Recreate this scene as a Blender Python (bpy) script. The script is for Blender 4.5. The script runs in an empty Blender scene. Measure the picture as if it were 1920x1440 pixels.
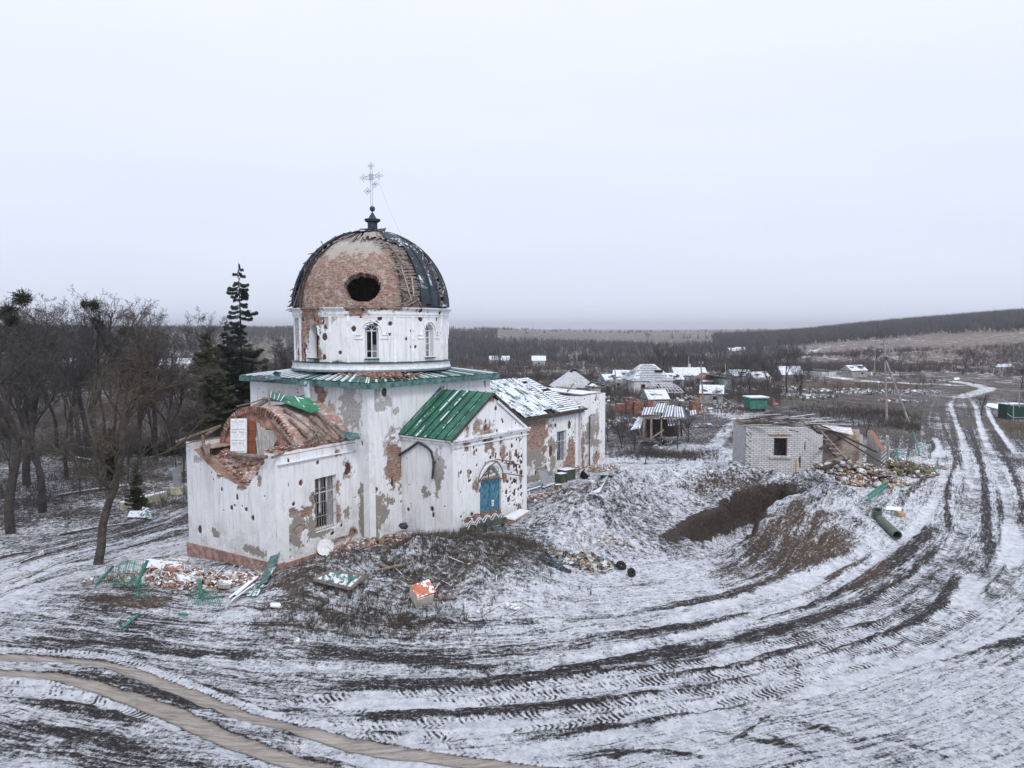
import bpy, math, random
import numpy as np
from mathutils import Vector, Matrix
S = bpy.context.scene
C = S.collection
# ---------------------------------------------------------------- camera, world, sun, exposure
F = 1400.0; PITCH = math.radians(4.17); CH = 12.0
cd = bpy.data.cameras.new('camera'); cam = bpy.data.objects.new('camera', cd); C.objects.link(cam)
cam.location = (0, 0, CH); cam.rotation_euler = (math.radians(90)-PITCH, 0, 0)
cd.sensor_width = 36; cd.lens = 36*F/1920; cd.clip_start = .1; cd.clip_end = 20000
S.camera = cam
SUN_EL, SUN_ROT = math.radians(48), math.radians(-22)
HAZE = .00021
w = bpy.data.worlds.new('World'); S.world = w; w.use_nodes = True
nt = w.node_tree; nt.nodes.clear()
def N(nt, t, **k):
    n = nt.nodes.new(t)
    for a, v in k.items():
        if a.startswith('i_'): n.inputs[a[2:].replace('_', ' ')].default_value = v
        else: setattr(n, a, v)
    return n
L = lambda nt, a, b: nt.links.new(a, b)
wo = N(nt, 'ShaderNodeOutputWorld'); bg = N(nt, 'ShaderNodeBackground'); bg.inputs[1].default_value = .1
sky = N(nt, 'ShaderNodeTexSky', sky_type='NISHITA', sun_disc=False, sun_elevation=SUN_EL, sun_rotation=math.radians(180)+SUN_ROT)
tc = N(nt, 'ShaderNodeTexCoord'); sp = N(nt, 'ShaderNodeSeparateXYZ'); L(nt, tc.outputs['Generated'], sp.inputs[0])
# overcast: a stratus layer (elevation gradient + stretched cloud noise) laid over the clear sky
mp = N(nt, 'ShaderNodeMapping'); mp.inputs['Scale'].default_value = (1.2, 1.2, 7); L(nt, tc.outputs['Generated'], mp.inputs[0])
ns = N(nt, 'ShaderNodeTexNoise'); ns.inputs['Scale'].default_value = 1.6; ns.inputs['Detail'].default_value = 4; ns.inputs['Roughness'].default_value = .5
L(nt, mp.outputs[0], ns.inputs['Vector'])
ad = N(nt, 'ShaderNodeMath', operation='MULTIPLY_ADD'); ad.inputs[1].default_value = .30; L(nt, ns.outputs[0], ad.inputs[0]); L(nt, sp.outputs[2], ad.inputs[2])
cr = N(nt, 'ShaderNodeValToRGB'); L(nt, ad.outputs[0], cr.inputs[0])
def ramp(cr, stops):
    e = cr.color_ramp.elements
    while len(e) > len(stops): e.remove(e[-1])
    while len(e) < len(stops): e.new(.5)
    for i, (p, c) in enumerate(stops): e[i].position = p; e[i].color = (*c, 1) if len(c) == 3 else c
ramp(cr, [(.08, (7.0, 7.6, 9.1)), (.17, (6.8, 7.35, 8.8)), (.22, (6.7, 7.25, 8.6)), (.31, (7.05, 7.55, 8.8)), (.50, (7.6, 8.05, 9.1)), (.70, (8.1, 8.5, 9.4))])
mx = N(nt, 'ShaderNodeMix', data_type='RGBA'); mx.inputs[0].default_value = .96
L(nt, sky.outputs[0], mx.inputs[6]); L(nt, cr.outputs[0], mx.inputs[7]); L(nt, mx.outputs[2], bg.inputs[0]); L(nt, bg.outputs[0], wo.inputs[0])
sd = bpy.data.lights.new('sun', 'SUN'); so = bpy.data.objects.new('sun', sd); C.objects.link(so)
sd.energy = 1.5; sd.angle = math.radians(16); sd.color = (1, .985, .97)
so.rotation_euler = (math.radians(90)-SUN_EL, 0, SUN_ROT*-1)   # light travels towards +Y: from behind the camera, a little to its left
S.view_settings.view_transform = 'Standard'; S.view_settings.look = 'None'; S.view_settings.exposure = .27; S.view_settings.gamma = 1
# ---------------------------------------------------------------- helpers
SN, CS = math.sin(PITCH), math.cos(PITCH)
def ray(px, py):
    u = (px-960)/F; v = (py-720)/F
    return np.array((u, CS-v*SN, -SN-v*CS))
def G(px, py, z=0.):                      # a point of the place on level z
    d = ray(px, py); k = (z-CH)/d[2]
    return (d[0]*k, d[1]*k, z)
def AT(px, py, Y):                        # a point of the place at depth Y
    d = ray(px, py); k = Y/d[1]
    return (d[0]*k, Y, CH+d[2]*k)
rnd = random.Random(7); nr = np.random.RandomState(5)
def _h(ix, iy, s):
    n = (ix*374761393 + iy*668265263 + s*1442695041) & 0x7fffffff
    n = ((n ^ (n >> 13))*1274126177) & 0x7fffffff
    return ((n ^ (n >> 16)) & 0xffff)/65535.
def vn(x, y, s=0):
    x = np.asarray(x, float); y = np.asarray(y, float)
    ix = np.floor(x).astype(np.int64); iy = np.floor(y).astype(np.int64)
    fx = x-ix; fy = y-iy; fx = fx*fx*(3-2*fx); fy = fy*fy*(3-2*fy)
    a = _h(ix, iy, s); b = _h(ix+1, iy, s); c = _h(ix, iy+1, s); d = _h(ix+1, iy+1, s)
    return (a*(1-fx)+b*fx)*(1-fy)+(c*(1-fx)+d*fx)*fy
def fbm(x, y, s=0, o=4):
    r = 0; a = .5; t = 0
    for k in range(o): r = r+a*vn(np.asarray(x)*2**k, np.asarray(y)*2**k, s+k); t += a; a *= .5
    return r/t
def sst(a, b, x):
    t = np.clip((np.asarray(x)-a)/(b-a), 0, 1); return t*t*(3-2*t)
def catmull(P, step=.5):
    P = [np.array(p, float) for p in P]; P = [2*P[0]-P[1]]+P+[2*P[-1]-P[-2]]; out = []
    for i in range(1, len(P)-2):
        a, b, c, d = P[i-1:i+3]; n = max(2, int(np.linalg.norm(c-b)/step))
        for t in np.arange(n)/n: out.append(.5*((2*b)+(c-a)*t+(2*a-5*b+4*c-d)*t*t+(3*b-a-3*c+d)*t**3))
    out.append(P[-2]); return np.array(out)
def polydist(x, y, P):                     # distance, signed offset, arc length to the polyline P
    best = np.full(x.shape, 1e9); off = np.zeros(x.shape); arc = np.zeros(x.shape); s = 0.
    for i in range(len(P)-1):
        ax, ay = P[i][:2]; dx, dy = P[i+1][0]-ax, P[i+1][1]-ay; l2 = dx*dx+dy*dy+1e-9; l = math.sqrt(l2)
        t = ((x-ax)*dx+(y-ay)*dy)/l2; tc_ = np.clip(t, 0, 1)
        ex = x-ax-tc_*dx; ey = y-ay-tc_*dy; d = np.sqrt(ex*ex+ey*ey); m = d < best
        best = np.where(m, d, best); off = np.where(m, np.sign(dx*(y-ay)-dy*(x-ax))*d, off); arc = np.where(m, s+t*l if 0 < i < len(P)-2 else s+t*l, arc); s += l
    return best, off, arc
def tag(o, label, cat, group=None, kind=None):
    if label: o['label'] = label
    if cat: o['category'] = cat
    if group: o['group'] = group
    if kind: o['kind'] = kind
    return o
def empty(name, loc, label=None, cat=None, group=None, rz=0):
    o = bpy.data.objects.new(name, None); C.objects.link(o); o.location = loc; o.rotation_euler = (0, 0, rz); o.empty_display_size = .3
    return tag(o, label, cat, group)
def link(name, me, mats, parent=None, loc=None, inv=True):
    o = bpy.data.objects.new(name, me); C.objects.link(o)
    for m in (mats if isinstance(mats, (list, tuple)) else [mats]): me.materials.append(m)
    if loc is not None: o.location = loc
    if parent is not None: o.parent = parent
    return o
def copy_tree(o, parent=None):
    c = o.copy(); C.objects.link(c); c.parent = parent
    for ch in list(o.children): copy_tree(ch, c)
    return c
class MB:                                  # collects shapes, builds ONE mesh object
    def __init__(s): s.v = []; s.f = []; s.m = []; s.mi = 0
    def add(s, vs, fs):
        n = len(s.v); s.v += [tuple(map(float, p)) for p in vs]; s.f += [tuple(n+i for i in f) for f in fs]; s.m += [s.mi]*len(fs); return s
    def box(s, c, size, rz=0, rx=0, ry=0, jit=0):
        M = Matrix.Rotation(rz, 3, 'Z') @ Matrix.Rotation(ry, 3, 'Y') @ Matrix.Rotation(rx, 3, 'X')
        vs = []
        for sx in (-.5, .5):
            for sy in (-.5, .5):
                for sz in (-.5, .5):
                    p = M @ Vector((sx*size[0], sy*size[1], sz*size[2]))
                    vs.append((c[0]+p.x+rnd.uniform(-jit, jit), c[1]+p.y+rnd.uniform(-jit, jit), c[2]+p.z+rnd.uniform(-jit, jit)))
        return s.add(vs, [(0, 1, 3, 2), (4, 6, 7, 5), (0, 4, 5, 1), (2, 3, 7, 6), (0, 2, 6, 4), (1, 5, 7, 3)])
    def bar(s, a, b, wd, th, up=(0, 0, 1)):       # rectangular bar from a to b
        a, b = Vector(a), Vector(b); d = (b-a).normalized(); u = Vector(up)
        if abs(d.dot(u)) > .98: u = Vector((1, 0, 0))
        x = d.cross(u).normalized()*wd/2; z = x.cross(d).normalized()*th/2
        return s.add([a-x-z, a+x-z, a+x+z, a-x+z, b-x-z, b+x-z, b+x+z, b-x+z], [(3, 2, 1, 0), (4, 5, 6, 7), (0, 1, 5, 4), (1, 2, 6, 5), (2, 3, 7, 6), (3, 0, 4, 7)])
    def tube(s, pts, r, n=6, caps=True):
        pts = [Vector(p) for p in pts]; rs = r if isinstance(r, (list, tuple)) else [r]*len(pts); vs = []; fs = []
        u = None
        for i, p in enumerate(pts):
            d = (pts[min(i+1, len(pts)-1)]-pts[max(i-1, 0)]).normalized()
            if u is None: u = d.cross(Vector((0, 0, 1)) if abs(d.z) < .9 else Vector((1, 0, 0))).normalized()
            u = (u-d*u.dot(d)).normalized(); w_ = d.cross(u)
            for k in range(n):
                a = 2*math.pi*k/n; vs.append(p+(u*math.cos(a)+w_*math.sin(a))*rs[i])
        for i in range(len(pts)-1):
            for k in range(n): fs.append((i*n+k, i*n+(k+1) % n, (i+1)*n+(k+1) % n, (i+1)*n+k))
        if caps: fs.append(tuple(range(n-1, -1, -1))); fs.append(tuple((len(pts)-1)*n+k for k in range(n)))
        return s.add(vs, fs)
    def lathe(s, prof, c, n=24):
        vs = []; fs = []
        for r, z in prof:
            for k in range(n): a = 2*math.pi*k/n; vs.append((c[0]+r*math.cos(a), c[1]+r*math.sin(a), c[2]+z))
        for i in range(len(prof)-1):
            for k in range(n): fs.append((i*n+k, i*n+(k+1) % n, (i+1)*n+(k+1) % n, (i+1)*n+k))
        fs.append(tuple(range(n-1, -1, -1))); fs.append(tuple((len(prof)-1)*n+k for k in range(n)))
        return s.add(vs, fs)
    def prism(s, poly, off):                      # polygon (3D points) extruded by the vector off
        n = len(poly); o = Vector(off); P = [Vector(p) for p in poly]
        return s.add(P+[p+o for p in P], [tuple(range(n-1, -1, -1)), tuple(range(n, 2*n))]+[(i, (i+1) % n, n+(i+1) % n, n+i) for i in range(n)])
    def rock(s, c, r, sq=(1, 1, .8), seed=0):
        R = random.Random(seed*7919+len(s.v)); 
        t = 1.618; ico = [(-1, t, 0), (1, t, 0), (-1, -t, 0), (1, -t, 0), (0, -1, t), (0, 1, t), (0, -1, -t), (0, 1, -t), (t, 0, -1), (t, 0, 1), (-t, 0, -1), (-t, 0, 1)]
        fs = [(0, 11, 5), (0, 5, 1), (0, 1, 7), (0, 7, 10), (0, 10, 11), (1, 5, 9), (5, 11, 4), (11, 10, 2), (10, 7, 6), (7, 1, 8), (3, 9, 4), (3, 4, 2), (3, 2, 6), (3, 6, 8), (3, 8, 9), (4, 9, 5), (2, 4, 11), (6, 2, 10), (8, 6, 7), (9, 8, 1)]
        a = R.uniform(0, 6.28); ca, sa = math.cos(a), math.sin(a); vs = []
        for p in ico:
            k = r/1.9*R.uniform(.7, 1.25); x, y, z = p[0]*k*sq[0], p[1]*k*sq[1], p[2]*k*sq[2]
            vs.append((c[0]+x*ca-y*sa, c[1]+x*sa+y*ca, c[2]+z))
        return s.add(vs, fs)
    def build(s, name, mats, parent=None, loc=None, smooth=False, world=True):
        # vertices are given in world space; loc (or the parent's place) is taken off again
        me = bpy.data.meshes.new(name)
        if loc is not None: o_ = Vector(loc)
        else: o_ = Vector((0, 0, 0))
        po = parent_off(parent) if (parent is not None and world) else Vector((0, 0, 0))
        vv = np.array(s.v, float).reshape(-1, 3)-np.array(o_)-(np.array(po) if loc is None else 0)
        me.from_pydata(vv.tolist(), [], s.f); me.update()
        if any(s.m): me.polygons.foreach_set('material_index', s.m)
        if smooth: me.polygons.foreach_set('use_smooth', [True]*len(me.polygons))
        o = link(name, me, mats, parent)
        if loc is not None: o.location = Vector(loc)-(Vector(po))
        return o
def parent_off(p):
    o = Vector((0, 0, 0))
    while p is not None: o += p.location; p = p.parent
    return o
def mesh_np(name, V, Fq, mats, parent=None, attrs=None, smooth=True, off=(0, 0, 0)):
    me = bpy.data.meshes.new(name); V = np.asarray(V, np.float32)-np.asarray(off, np.float32); Fq = np.asarray(Fq, np.int32)
    k = Fq.shape[1]; me.vertices.add(len(V)); me.vertices.foreach_set('co', V.ravel())
    me.loops.add(Fq.size); me.loops.foreach_set('vertex_index', Fq.ravel())
    me.polygons.add(len(Fq)); me.polygons.foreach_set('loop_start', np.arange(0, Fq.size, k, dtype=np.int32))
    try: me.polygons.foreach_set('loop_total', np.full(len(Fq), k, np.int32))
    except Exception: pass
    me.polygons.foreach_set('use_smooth', np.full(len(Fq), smooth))
    for n, a in (attrs or {}).items():
        at = me.attributes.new(n, 'FLOAT', 'POINT'); at.data.foreach_set('value', np.asarray(a, np.float32).ravel())
    me.update(calc_edges=True); return link(name, me, mats, parent)
# ---------------------------------------------------------------- material helpers
class MT:
    def __init__(s, name, rough=.85, spec=.3):
        s.m = bpy.data.materials.new(name); s.m.use_nodes = True; s.nt = s.m.node_tree
        s.b = s.nt.nodes['Principled BSDF']; s.b.inputs['Roughness'].default_value = rough; s.b.inputs['Specular IOR Level'].default_value = spec
        s._tc = None
    def n(s, t, **k): return N(s.nt, t, **k)
    def l(s, a, b): s.nt.links.new(a, b)
    def obj(s):
        if s._tc is None: s._tc = s.n('ShaderNodeTexCoord').outputs['Object']
        return s._tc
    def pos(s): return s.n('ShaderNodeNewGeometry').outputs['Position']
    def attr(s, n): a = s.n('ShaderNodeAttribute'); a.attribute_name = n; return a.outputs['Fac']
    def noise(s, sc, det=4, rough=.6, vec=None, scale3=None, out=0, dist=0):
        t = s.n('ShaderNodeTexNoise'); t.inputs['Scale'].default_value = sc; t.inputs['Detail'].default_value = det; t.inputs['Roughness'].default_value = rough; t.inputs['Distortion'].default_value = dist
        v = vec if vec is not None else s.obj()
        if scale3: mp = s.n('ShaderNodeMapping'); mp.inputs['Scale'].default_value = scale3; s.l(v, mp.inputs[0]); v = mp.outputs[0]
        s.l(v, t.inputs['Vector']); return t.outputs[out]
    def math(s, op, a, b=None, c=None, clamp=False):
        m = s.n('ShaderNodeMath', operation=op); m.use_clamp = clamp
        for i, x in enumerate((a, b, c)):
            if x is None: continue
            if isinstance(x, (int, float)): m.inputs[i].default_value = x
            else: s.l(x, m.inputs[i])
        return m.outputs[0]
    def step(s, x, a, b):                          # smoothstep a..b
        m = s.n('ShaderNodeMapRange', interpolation_type='SMOOTHSTEP')
        for i, v in ((0, x), (1, a), (2, b)):
            if isinstance(v, (int, float)): m.inputs[i].default_value = v
            else: s.l(v, m.inputs[i])
        return m.outputs[0]
    def mix(s, f, a, b, mode='MIX'):
        m = s.n('ShaderNodeMix', data_type='RGBA', blend_type=mode)
        for i, x in ((0, f), (6, a), (7, b)):
            if isinstance(x, (int, float)): m.inputs[i].default_value = x
            elif isinstance(x, tuple): m.inputs[i].default_value = (*x, 1)
            else: s.l(x, m.inputs[i])
        return m.outputs[2]
    def var(s, col, n, amt=.5):                    # colour varied by noise n
        a = tuple(c*(1-amt) for c in col); b = tuple(min(1, c*(1+amt)) for c in col)
        return s.mix(s.step(n, .3, .7), a, b)
    def col(s, x):
        if isinstance(x, tuple): s.b.inputs['Base Color'].default_value = (*x, 1)
        else: s.l(x, s.b.inputs['Base Color'])
        return s
    def bump(s, h, st=.5, dist=.02):
        b = s.n('ShaderNodeBump'); b.inputs['Strength'].default_value = st; b.inputs['Distance'].default_value = dist
        s.l(h, b.inputs['Height']); s.l(b.outputs[0], s.b.inputs['Normal']); return s
def simple(name, col, amt=.35, sc=4, rough=.85, bump=.4, bd=.02, scale3=None, snow=0, metal=0):
    t = MT(name, rough); n = t.noise(sc, 5, .65, scale3=scale3); c = t.var(col, n, amt)
    if snow:
        g = t.n('ShaderNodeNewGeometry'); sx = t.n('ShaderNodeSeparateXYZ'); t.l(g.outputs['Normal'], sx.inputs[0])
        n2 = t.noise(5, 4, .65, vec=g.outputs['Position'])
        up = t.math('MULTIPLY', t.step(sx.outputs[2], .35, .8), t.step(n2, .62-.3*snow, .68-.3*snow)); c = t.mix(up, c, SNOWC)
    t.col(c)
    if bump: t.bump(n, bump, bd)
    t.b.inputs['Metallic'].default_value = metal
    return t.m
SNOWC = (.70, .74, .83)
# ---------------------------------------------------------------- terrain
def gp(pts, z=0.): return [G(a, b, z) for a, b in pts]
RIDGE = catmull([(4.2, 41.5), (5.2, 45), (8, 50), (11.5, 52.8), (16, 53.2), (20, 51.5), (20.5, 47.5), (17.2, 42.5), (14.6, 39.2)], 1.)
TRENCH = catmull([(10.0, 38.5), (11.4, 41.5), (13.6, 45.0), (16.6, 48.2)], .5)
CREST_T = ([-3, .2, .28, .33, .386, .45, .53, .61, .686, .9, 3], [0, 0, 1.5, 3.5, 7, 12, 18, 23.5, 28, 35, 40])
def H(x, y, fine=True):
    x = np.asarray(x, float); y = np.asarray(y, float)
    g = lambda cx, cy, sx, sy, a, r=0: a*np.exp(-.5*((((x-cx)*math.cos(r)+(y-cy)*math.sin(r))/sx)**2+((-(x-cx)*math.sin(r)+(y-cy)*math.cos(r))/sy)**2))
    z = g(-3.5, 38.5, 4.4, 4.2, 1.0)+g(1.5, 45.5, 4.5, 5, .65)+g(4, 56, 5, 7, .75)+g(-9.2, 31.8, 1.9, 2.0, .55)+g(-15.6, 33.2, 3.4, 1.7, .45)+g(22, 57, 9, 6, .8)
    z = z+(g(-4.3, 32.4, 3.4, 2.0, 1.6)+g(-1.2, 34.4, 2.4, 2.2, .8)+g(-8.0, 31.2, 1.6, 1.4, .5))*(.55+.9*fbm(x*.7, y*.7, 77, 4))
    m = (y < 75) & (y > 25) & (np.abs(x-12) < 25)
    dr = np.full(x.shape, 99.); dt = np.full(x.shape, 99.); ta = np.zeros(x.shape)
    if m.any():
        a, _, _ = polydist(x[m], y[m], RIDGE); dr[m] = a; b, _, arc = polydist(x[m], y[m], TRENCH); dt[m] = b; ta[m] = arc
    wob = (fbm(x*.6, y*.6, 3, 4)-.5)
    z = z+(1.5+2.2*wob)*np.exp(-.5*(dr/1.9)**2)+g(17.5, 42.5, 2.6, 2.6, .6)
    dtn = dt+(fbm(x*1.3, y*1.3, 12, 3)-.5)*1.1
    k = sst(2.35, 1.75, dtn)*sst(-1.5, 1.5, ta); floor = .1-1.7*sst(.5, 7, ta)+.5*np.clip(dtn-.5, 0, 2)+.5*wob
    z = z*(1-k)+np.minimum(floor, z)*k
    # far relief
    t = x/np.maximum(y, 5.)
    ax = np.abs(y)
    z = z+np.interp(ax, [0, 90, 200, 330, 600, 1000, 1600, 2600, 4200, 9000], [0, 0, 0, -4, -4, -1, 3.5, 7.5, 9.5, 11.5])
    crest = np.interp(t, *CREST_T); p = sst(150, 980, y)*(1-.0*sst(1200, 3000, y))
    z = z+crest*1.15*p*(y > 0)
    lr = np.interp(t, [-4, -.6, -.5, -.3, -.05, .05, .12, .3], [14, 13, 12, 11.5, 9.5, 6, 1, 0])*(sst(350, 1100, y)-.55*sst(1300, 3500, y))*(y > 0); z = z+lr
    roll = sst(60, 300, ax)*(fbm(x/90., y/90., 21, 3)-.5)*3.; z = z+roll*(1-sst(1800, 4000, ax))
    # flatten the left yard, small undulation everywhere
    z = z+(fbm(x*.25, y*.25, 4, 3)-.5)*.28+(fbm(x*1.1, y*1.1, 8, 4)-.5)*.12
    return z
_hx = np.arange(-75, 75.01, .3); _hy = np.arange(14, 112.01, .3); _HG = H(*np.meshgrid(_hx, _hy, indexing='ij'))
def hz(x, y):
    if -74 < x < 74 and 15 < y < 111:
        fx, fy = (x+75)/.3, (y-14)/.3; i, j = int(fx), int(fy); fx -= i; fy -= j
        return float(_HG[i, j]*(1-fx)*(1-fy)+_HG[i+1, j]*fx*(1-fy)+_HG[i, j+1]*(1-fx)*fy+_HG[i+1, j+1]*fx*fy)
    return float(H(np.array([x], float), np.array([y], float))[0])
def GG(px, py):                                # where the photo's pixel meets the terrain
    z = 0.
    for _ in range(7): p = G(px, py, z); z = .5*z+.5*hz(p[0], p[1])
    p = G(px, py, z); return Vector((p[0], p[1], hz(p[0], p[1])))
def PX(p):                                     # for checks: world -> photo pixel
    x, y, z = p[0], p[1], p[2]-CH; dep = y*CS-z*SN; up = y*SN+z*CS; return (960+F*x/dep, 720-F*up/dep)
# rows and columns of the one ground sheet
Yr = [14.]
while Yr[-1] < 12000: Yr.append(Yr[-1]*(1.0022 if Yr[-1] < 75 else 1.006 if Yr[-1] < 400 else 1.02))
Yr = np.array([-400, -120, -40, -10, 0, 6, 10, 12.5]+Yr)
tt = np.concatenate([-np.geomspace(6, .82, 34), np.arange(-.80, .8001, .00155), np.geomspace(.82, 6, 34)])
YY, TT = np.meshgrid(Yr, tt, indexing='ij'); gx = np.maximum(YY, 12)*TT; gy = YY.copy()
shp = gx.shape; gx = gx.ravel(); gy = gy.ravel(); gz = H(gx, gy)
near = (gy > 12) & (gy < 160) & (np.abs(gx) < .85*np.maximum(gy, 12)+2)
nx, ny = gx[near], gy[near]
FLOW = catmull(gp([(1835, 728), (1795, 748), (1800, 790), (1818, 840), (1838, 900), (1848, 960), (1838, 1030), (1790, 1090), (1700, 1145), (1550, 1203), (1350, 1250), (1150, 1285), (950, 1308), (750, 1318), (550, 1312), (350, 1288), (150, 1260), (0, 1240), (-300, 1210)]), 1.5)
FLOWL = catmull(gp([(420, 950), (340, 985), (250, 1012), (100, 1052), (-50, 1100), (-250, 1160)]), 1.5)
d1, o1, a1 = polydist(nx, ny, FLOW); d2, o2, a2 = polydist(nx, ny, FLOWL)
useL = d2*1.3 < d1
fs = np.where(useL, a2+300, a1); fd = np.where(useL, o2+60, o1)
streak = np.clip(np.where(useL, sst(7, 2.5, d2), sst(13, 5, d1)), 0, 1)
def blob(px, py, rx, ry, soft=.5, rot=0, z=0.):    # soft ellipse on the ground, radii in metres
    cx, cy, _ = G(px, py, z); c, s_ = math.cos(rot), math.sin(rot); dx, dy = nx-cx, ny-cy
    q = np.sqrt(((dx*c+dy*s_)/rx)**2+((-dx*s_+dy*c)/ry)**2)+(fbm(nx*.7, ny*.7, 31, 3)-.5)*.7
    return sst(1+soft/2, 1-soft/2, q)
nz0 = fbm(nx*.35, ny*.35, 40, 4); nz1 = fbm(nx*1.7, ny*1.7, 50, 3)
snow = .585+.35*(nz0-.5)+.2*(nz1-.5); soil = np.zeros_like(nx); grass = np.zeros_like(nx); slush = np.zeros_like(nx); dz = np.zeros_like(nx)
# far part of the near zone: yard, village, fields
snow = snow-.2*sst(62, 85, ny)-.1*sst(90, 140, ny)
snow = snow+.16*blob(1640, 1360, 9, 4)+.12*blob(1870, 1250, 5, 5)+.1*blob(1150, 1150, 5, 2.2)
lefty = sst(-.33, -.37, nx/ny+.0*ny)*sst(36, 39, ny+.9*(nx+16)*-.35); snow = snow-.14*lefty*sst(40.5, 44, ny-.33*(nx+20)*-1)
grass = np.maximum(grass, .8*lefty*nz0)
for a in [(800, 1075, 4.6, 2.7, .8, 0, 1), (905, 1050, 3.4, 3.2, .9, 0, 1), (640, 1170, 3.4, 1.6, .8, 0, 0), (960, 1040, 2.5, 2.5, .8, 0, 1)]:
    b = blob(*a); snow = snow-.09*b; grass = np.maximum(grass, b*.9)
for a, am in [((560, 1110, 2.2, 1.8, .9, 0, .5), .8), ((330, 1120, 4.2, 1.7, .8), .55), ((255, 1140, 1.6, .6, .9), .9), ((1530, 1010, 3.0, 3.6, .9, .3, 1.2), 1.), ((1440, 1060, 2.8, 1.7, .9, 0, .6), .7), ((1560, 940, 2.2, 2.0, .9, 0, 1.5), .7), ((1340, 900, 4.0, 1.0, .9, .2, 1.6), .55), ((1085, 945, 1.7, .8, .9, .3, 1), .8), ((1050, 960, .8, .5, .9, 0, 1), .9), ((600, 1060, 2.3, 1.3, .9, .6, .6), .6)]:
    b = blob(*a); soil = np.maximum(soil, b*am*.8); snow = snow-.2*b*am
for a, am in [((1630, 770, 9, 10, .9), .8), ((1560, 730, 16, 10, .9), .6), ((1890, 800, 6, 9, .9), 1), ((1450, 745, 8, 12, .9), .6), ((1250, 840, 9, 5, .9), .5), ((1700, 810, 5, 6, .9), .7)]:
    b = blob(*a); grass = np.maximum(grass, b*am); snow = snow-.12*b
for a, am in [((1330, 850, 4, 7, .8, .5), .3), ((1230, 870, 6, 3.5, .8), .2), ((1640, 725, 14, 10, .8), .2), ((1240, 900, 3.6, 2.6, .8, .4, 1.2), .12), ((1600, 965, 1.6, 3.2, .8, .3, 1), .18), ((1390, 780, 3, 12, .9, .2), .25), ((1200, 1090, 6, 2.5, .9), .1), ((1900, 900, 5, 5, .9), .14)]:
    snow = snow+am*blob(*a)
# the floor and the cut walls of the pit
b, _, arc = polydist(nx, ny, TRENCH); bn = b+(nz1-.5)*.8
wall = sst(1.4, 1.75, bn)*sst(2.75, 2.3, bn)*sst(.8, 3., arc+(nz1-.5)*3); snow = snow-.7*wall; pitdark = wall; soil = np.maximum(soil, .3*wall); snow = snow+.2*sst(.9, .3, b)*sst(0, 2, arc)
lines = .6*vn(fd*2.6, fs*.05, 120)+.4*vn(fd*6.3, fs*.09, 121); snow = snow+streak*(lines-.5)*.5+.015*streak
# ruts: (points, half width, snow, slush, tread, depth)
TR = []
def rut(pts, hw, sn, sl=0, tread=0, depth=.05, far=0): TR.append((catmull(gp(pts), .9 if not far else 2), hw, sn, sl, tread, depth))
# upper road
UP1 = [(1790, 1020), (1812, 960), (1818, 890), (1808, 830), (1790, 785), (1784, 755), (1800, 735)]
UP2 = [(1878, 1040), (1893, 985), (1882, 915), (1858, 850), (1838, 800), (1830, 765), (1812, 740), (1790, 728)]
MUD = [([(1330, 1412), (1400, 1375), (1466, 1328)], .10), ([(1450, 1330), (1500, 1352), (1560, 1375)], .10), ([(1400, 1360), (1460, 1390), (1540, 1425)], .12), ([(1230, 1380), (1330, 1400), (1400, 1440)], .10), ([(560, 1222), (760, 1240), (960, 1262), (1150, 1242), (1310, 1217), (1500, 1168), (1690, 1098), (1760, 1030)], .42), ([(600, 1290), (800, 1288), (960, 1282), (1200, 1262), (1385, 1243), (1600, 1205), (1730, 1152), (1800, 1080)], .5),
       ([(640, 1345), (800, 1342), (960, 1332), (1200, 1312), (1420, 1275), (1600, 1232), (1760, 1180)], .3), ([(960, 1392), (1285, 1350), (1420, 1318), (1610, 1272), (1780, 1225), (1960, 1190)], .4),
       ([(960, 1345), (1200, 1335)], .2), ([(1100, 1200), (1290, 1175), (1420, 1150)], .35), ([(1180, 1150), (1300, 1130), (1450, 1090), (1590, 1060)], .3), ([(1250, 1185), (1450, 1150), (1600, 1100), (1700, 1045), (1750, 985)], .35),
       ([(0, 1318), (150, 1325), (275, 1350), (390, 1380), (470, 1420)], .35), ([(0, 1362), (140, 1372), (250, 1400), (330, 1430)], .3), ([(60, 1260), (200, 1275), (300, 1300), (430, 1335), (600, 1365), (760, 1385)], .28), ([(0, 1195), (150, 1205), (330, 1222), (520, 1238)], .25), ([(180, 1255), (300, 1262), (450, 1312), (560, 1345)], .22),
       ([(1640, 1375), (1720, 1405), (1830, 1445)], .3), ([(1440, 1352), (1540, 1365), (1640, 1400)], .5), ([(1330, 1375), (1450, 1395), (1560, 1440)], .3), ([(1060, 1420), (1250, 1415), (1400, 1430)], .25),
       ([(1780, 1000), (1775, 920), (1790, 860), (1770, 800), (1760, 760)], .35), ([(1860, 1060), (1850, 980), (1845, 900), (1830, 840), (1810, 790)], .5), ([(1915, 1010), (1912, 930), (1885, 860), (1860, 810), (1850, 780)], .4), ([(1700, 940), (1745, 890), (1752, 850), (1745, 800)], .5), ([(1780, 1140), (1840, 1110), (1900, 1030)], .5), ([(1500, 1190), (1650, 1165), (1760, 1110)], .4),
       ([(360, 1000), (250, 1022), (120, 1062), (0, 1105)], .35), ([(360, 975), (240, 1000), (100, 1035), (-20, 1070)], .45), ([(350, 1040), (250, 1048), (100, 1085), (0, 1120)], .2), ([(640, 1372), (800, 1380), (960, 1372)], .25), ([(900, 1260), (1100, 1262)], .2)]
MUDP = [(catmull(gp(p), .9), hw*(.8 if i < 16 else .45)) for i, (p, hw) in enumerate(MUD)]
BR1 = [(-60, 1234), (0, 1236), (150, 1242), (250, 1262), (330, 1290), (400, 1322), (480, 1348), (600, 1378), (700, 1400), (820, 1420), (960, 1440), (1060, 1452)]
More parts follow.
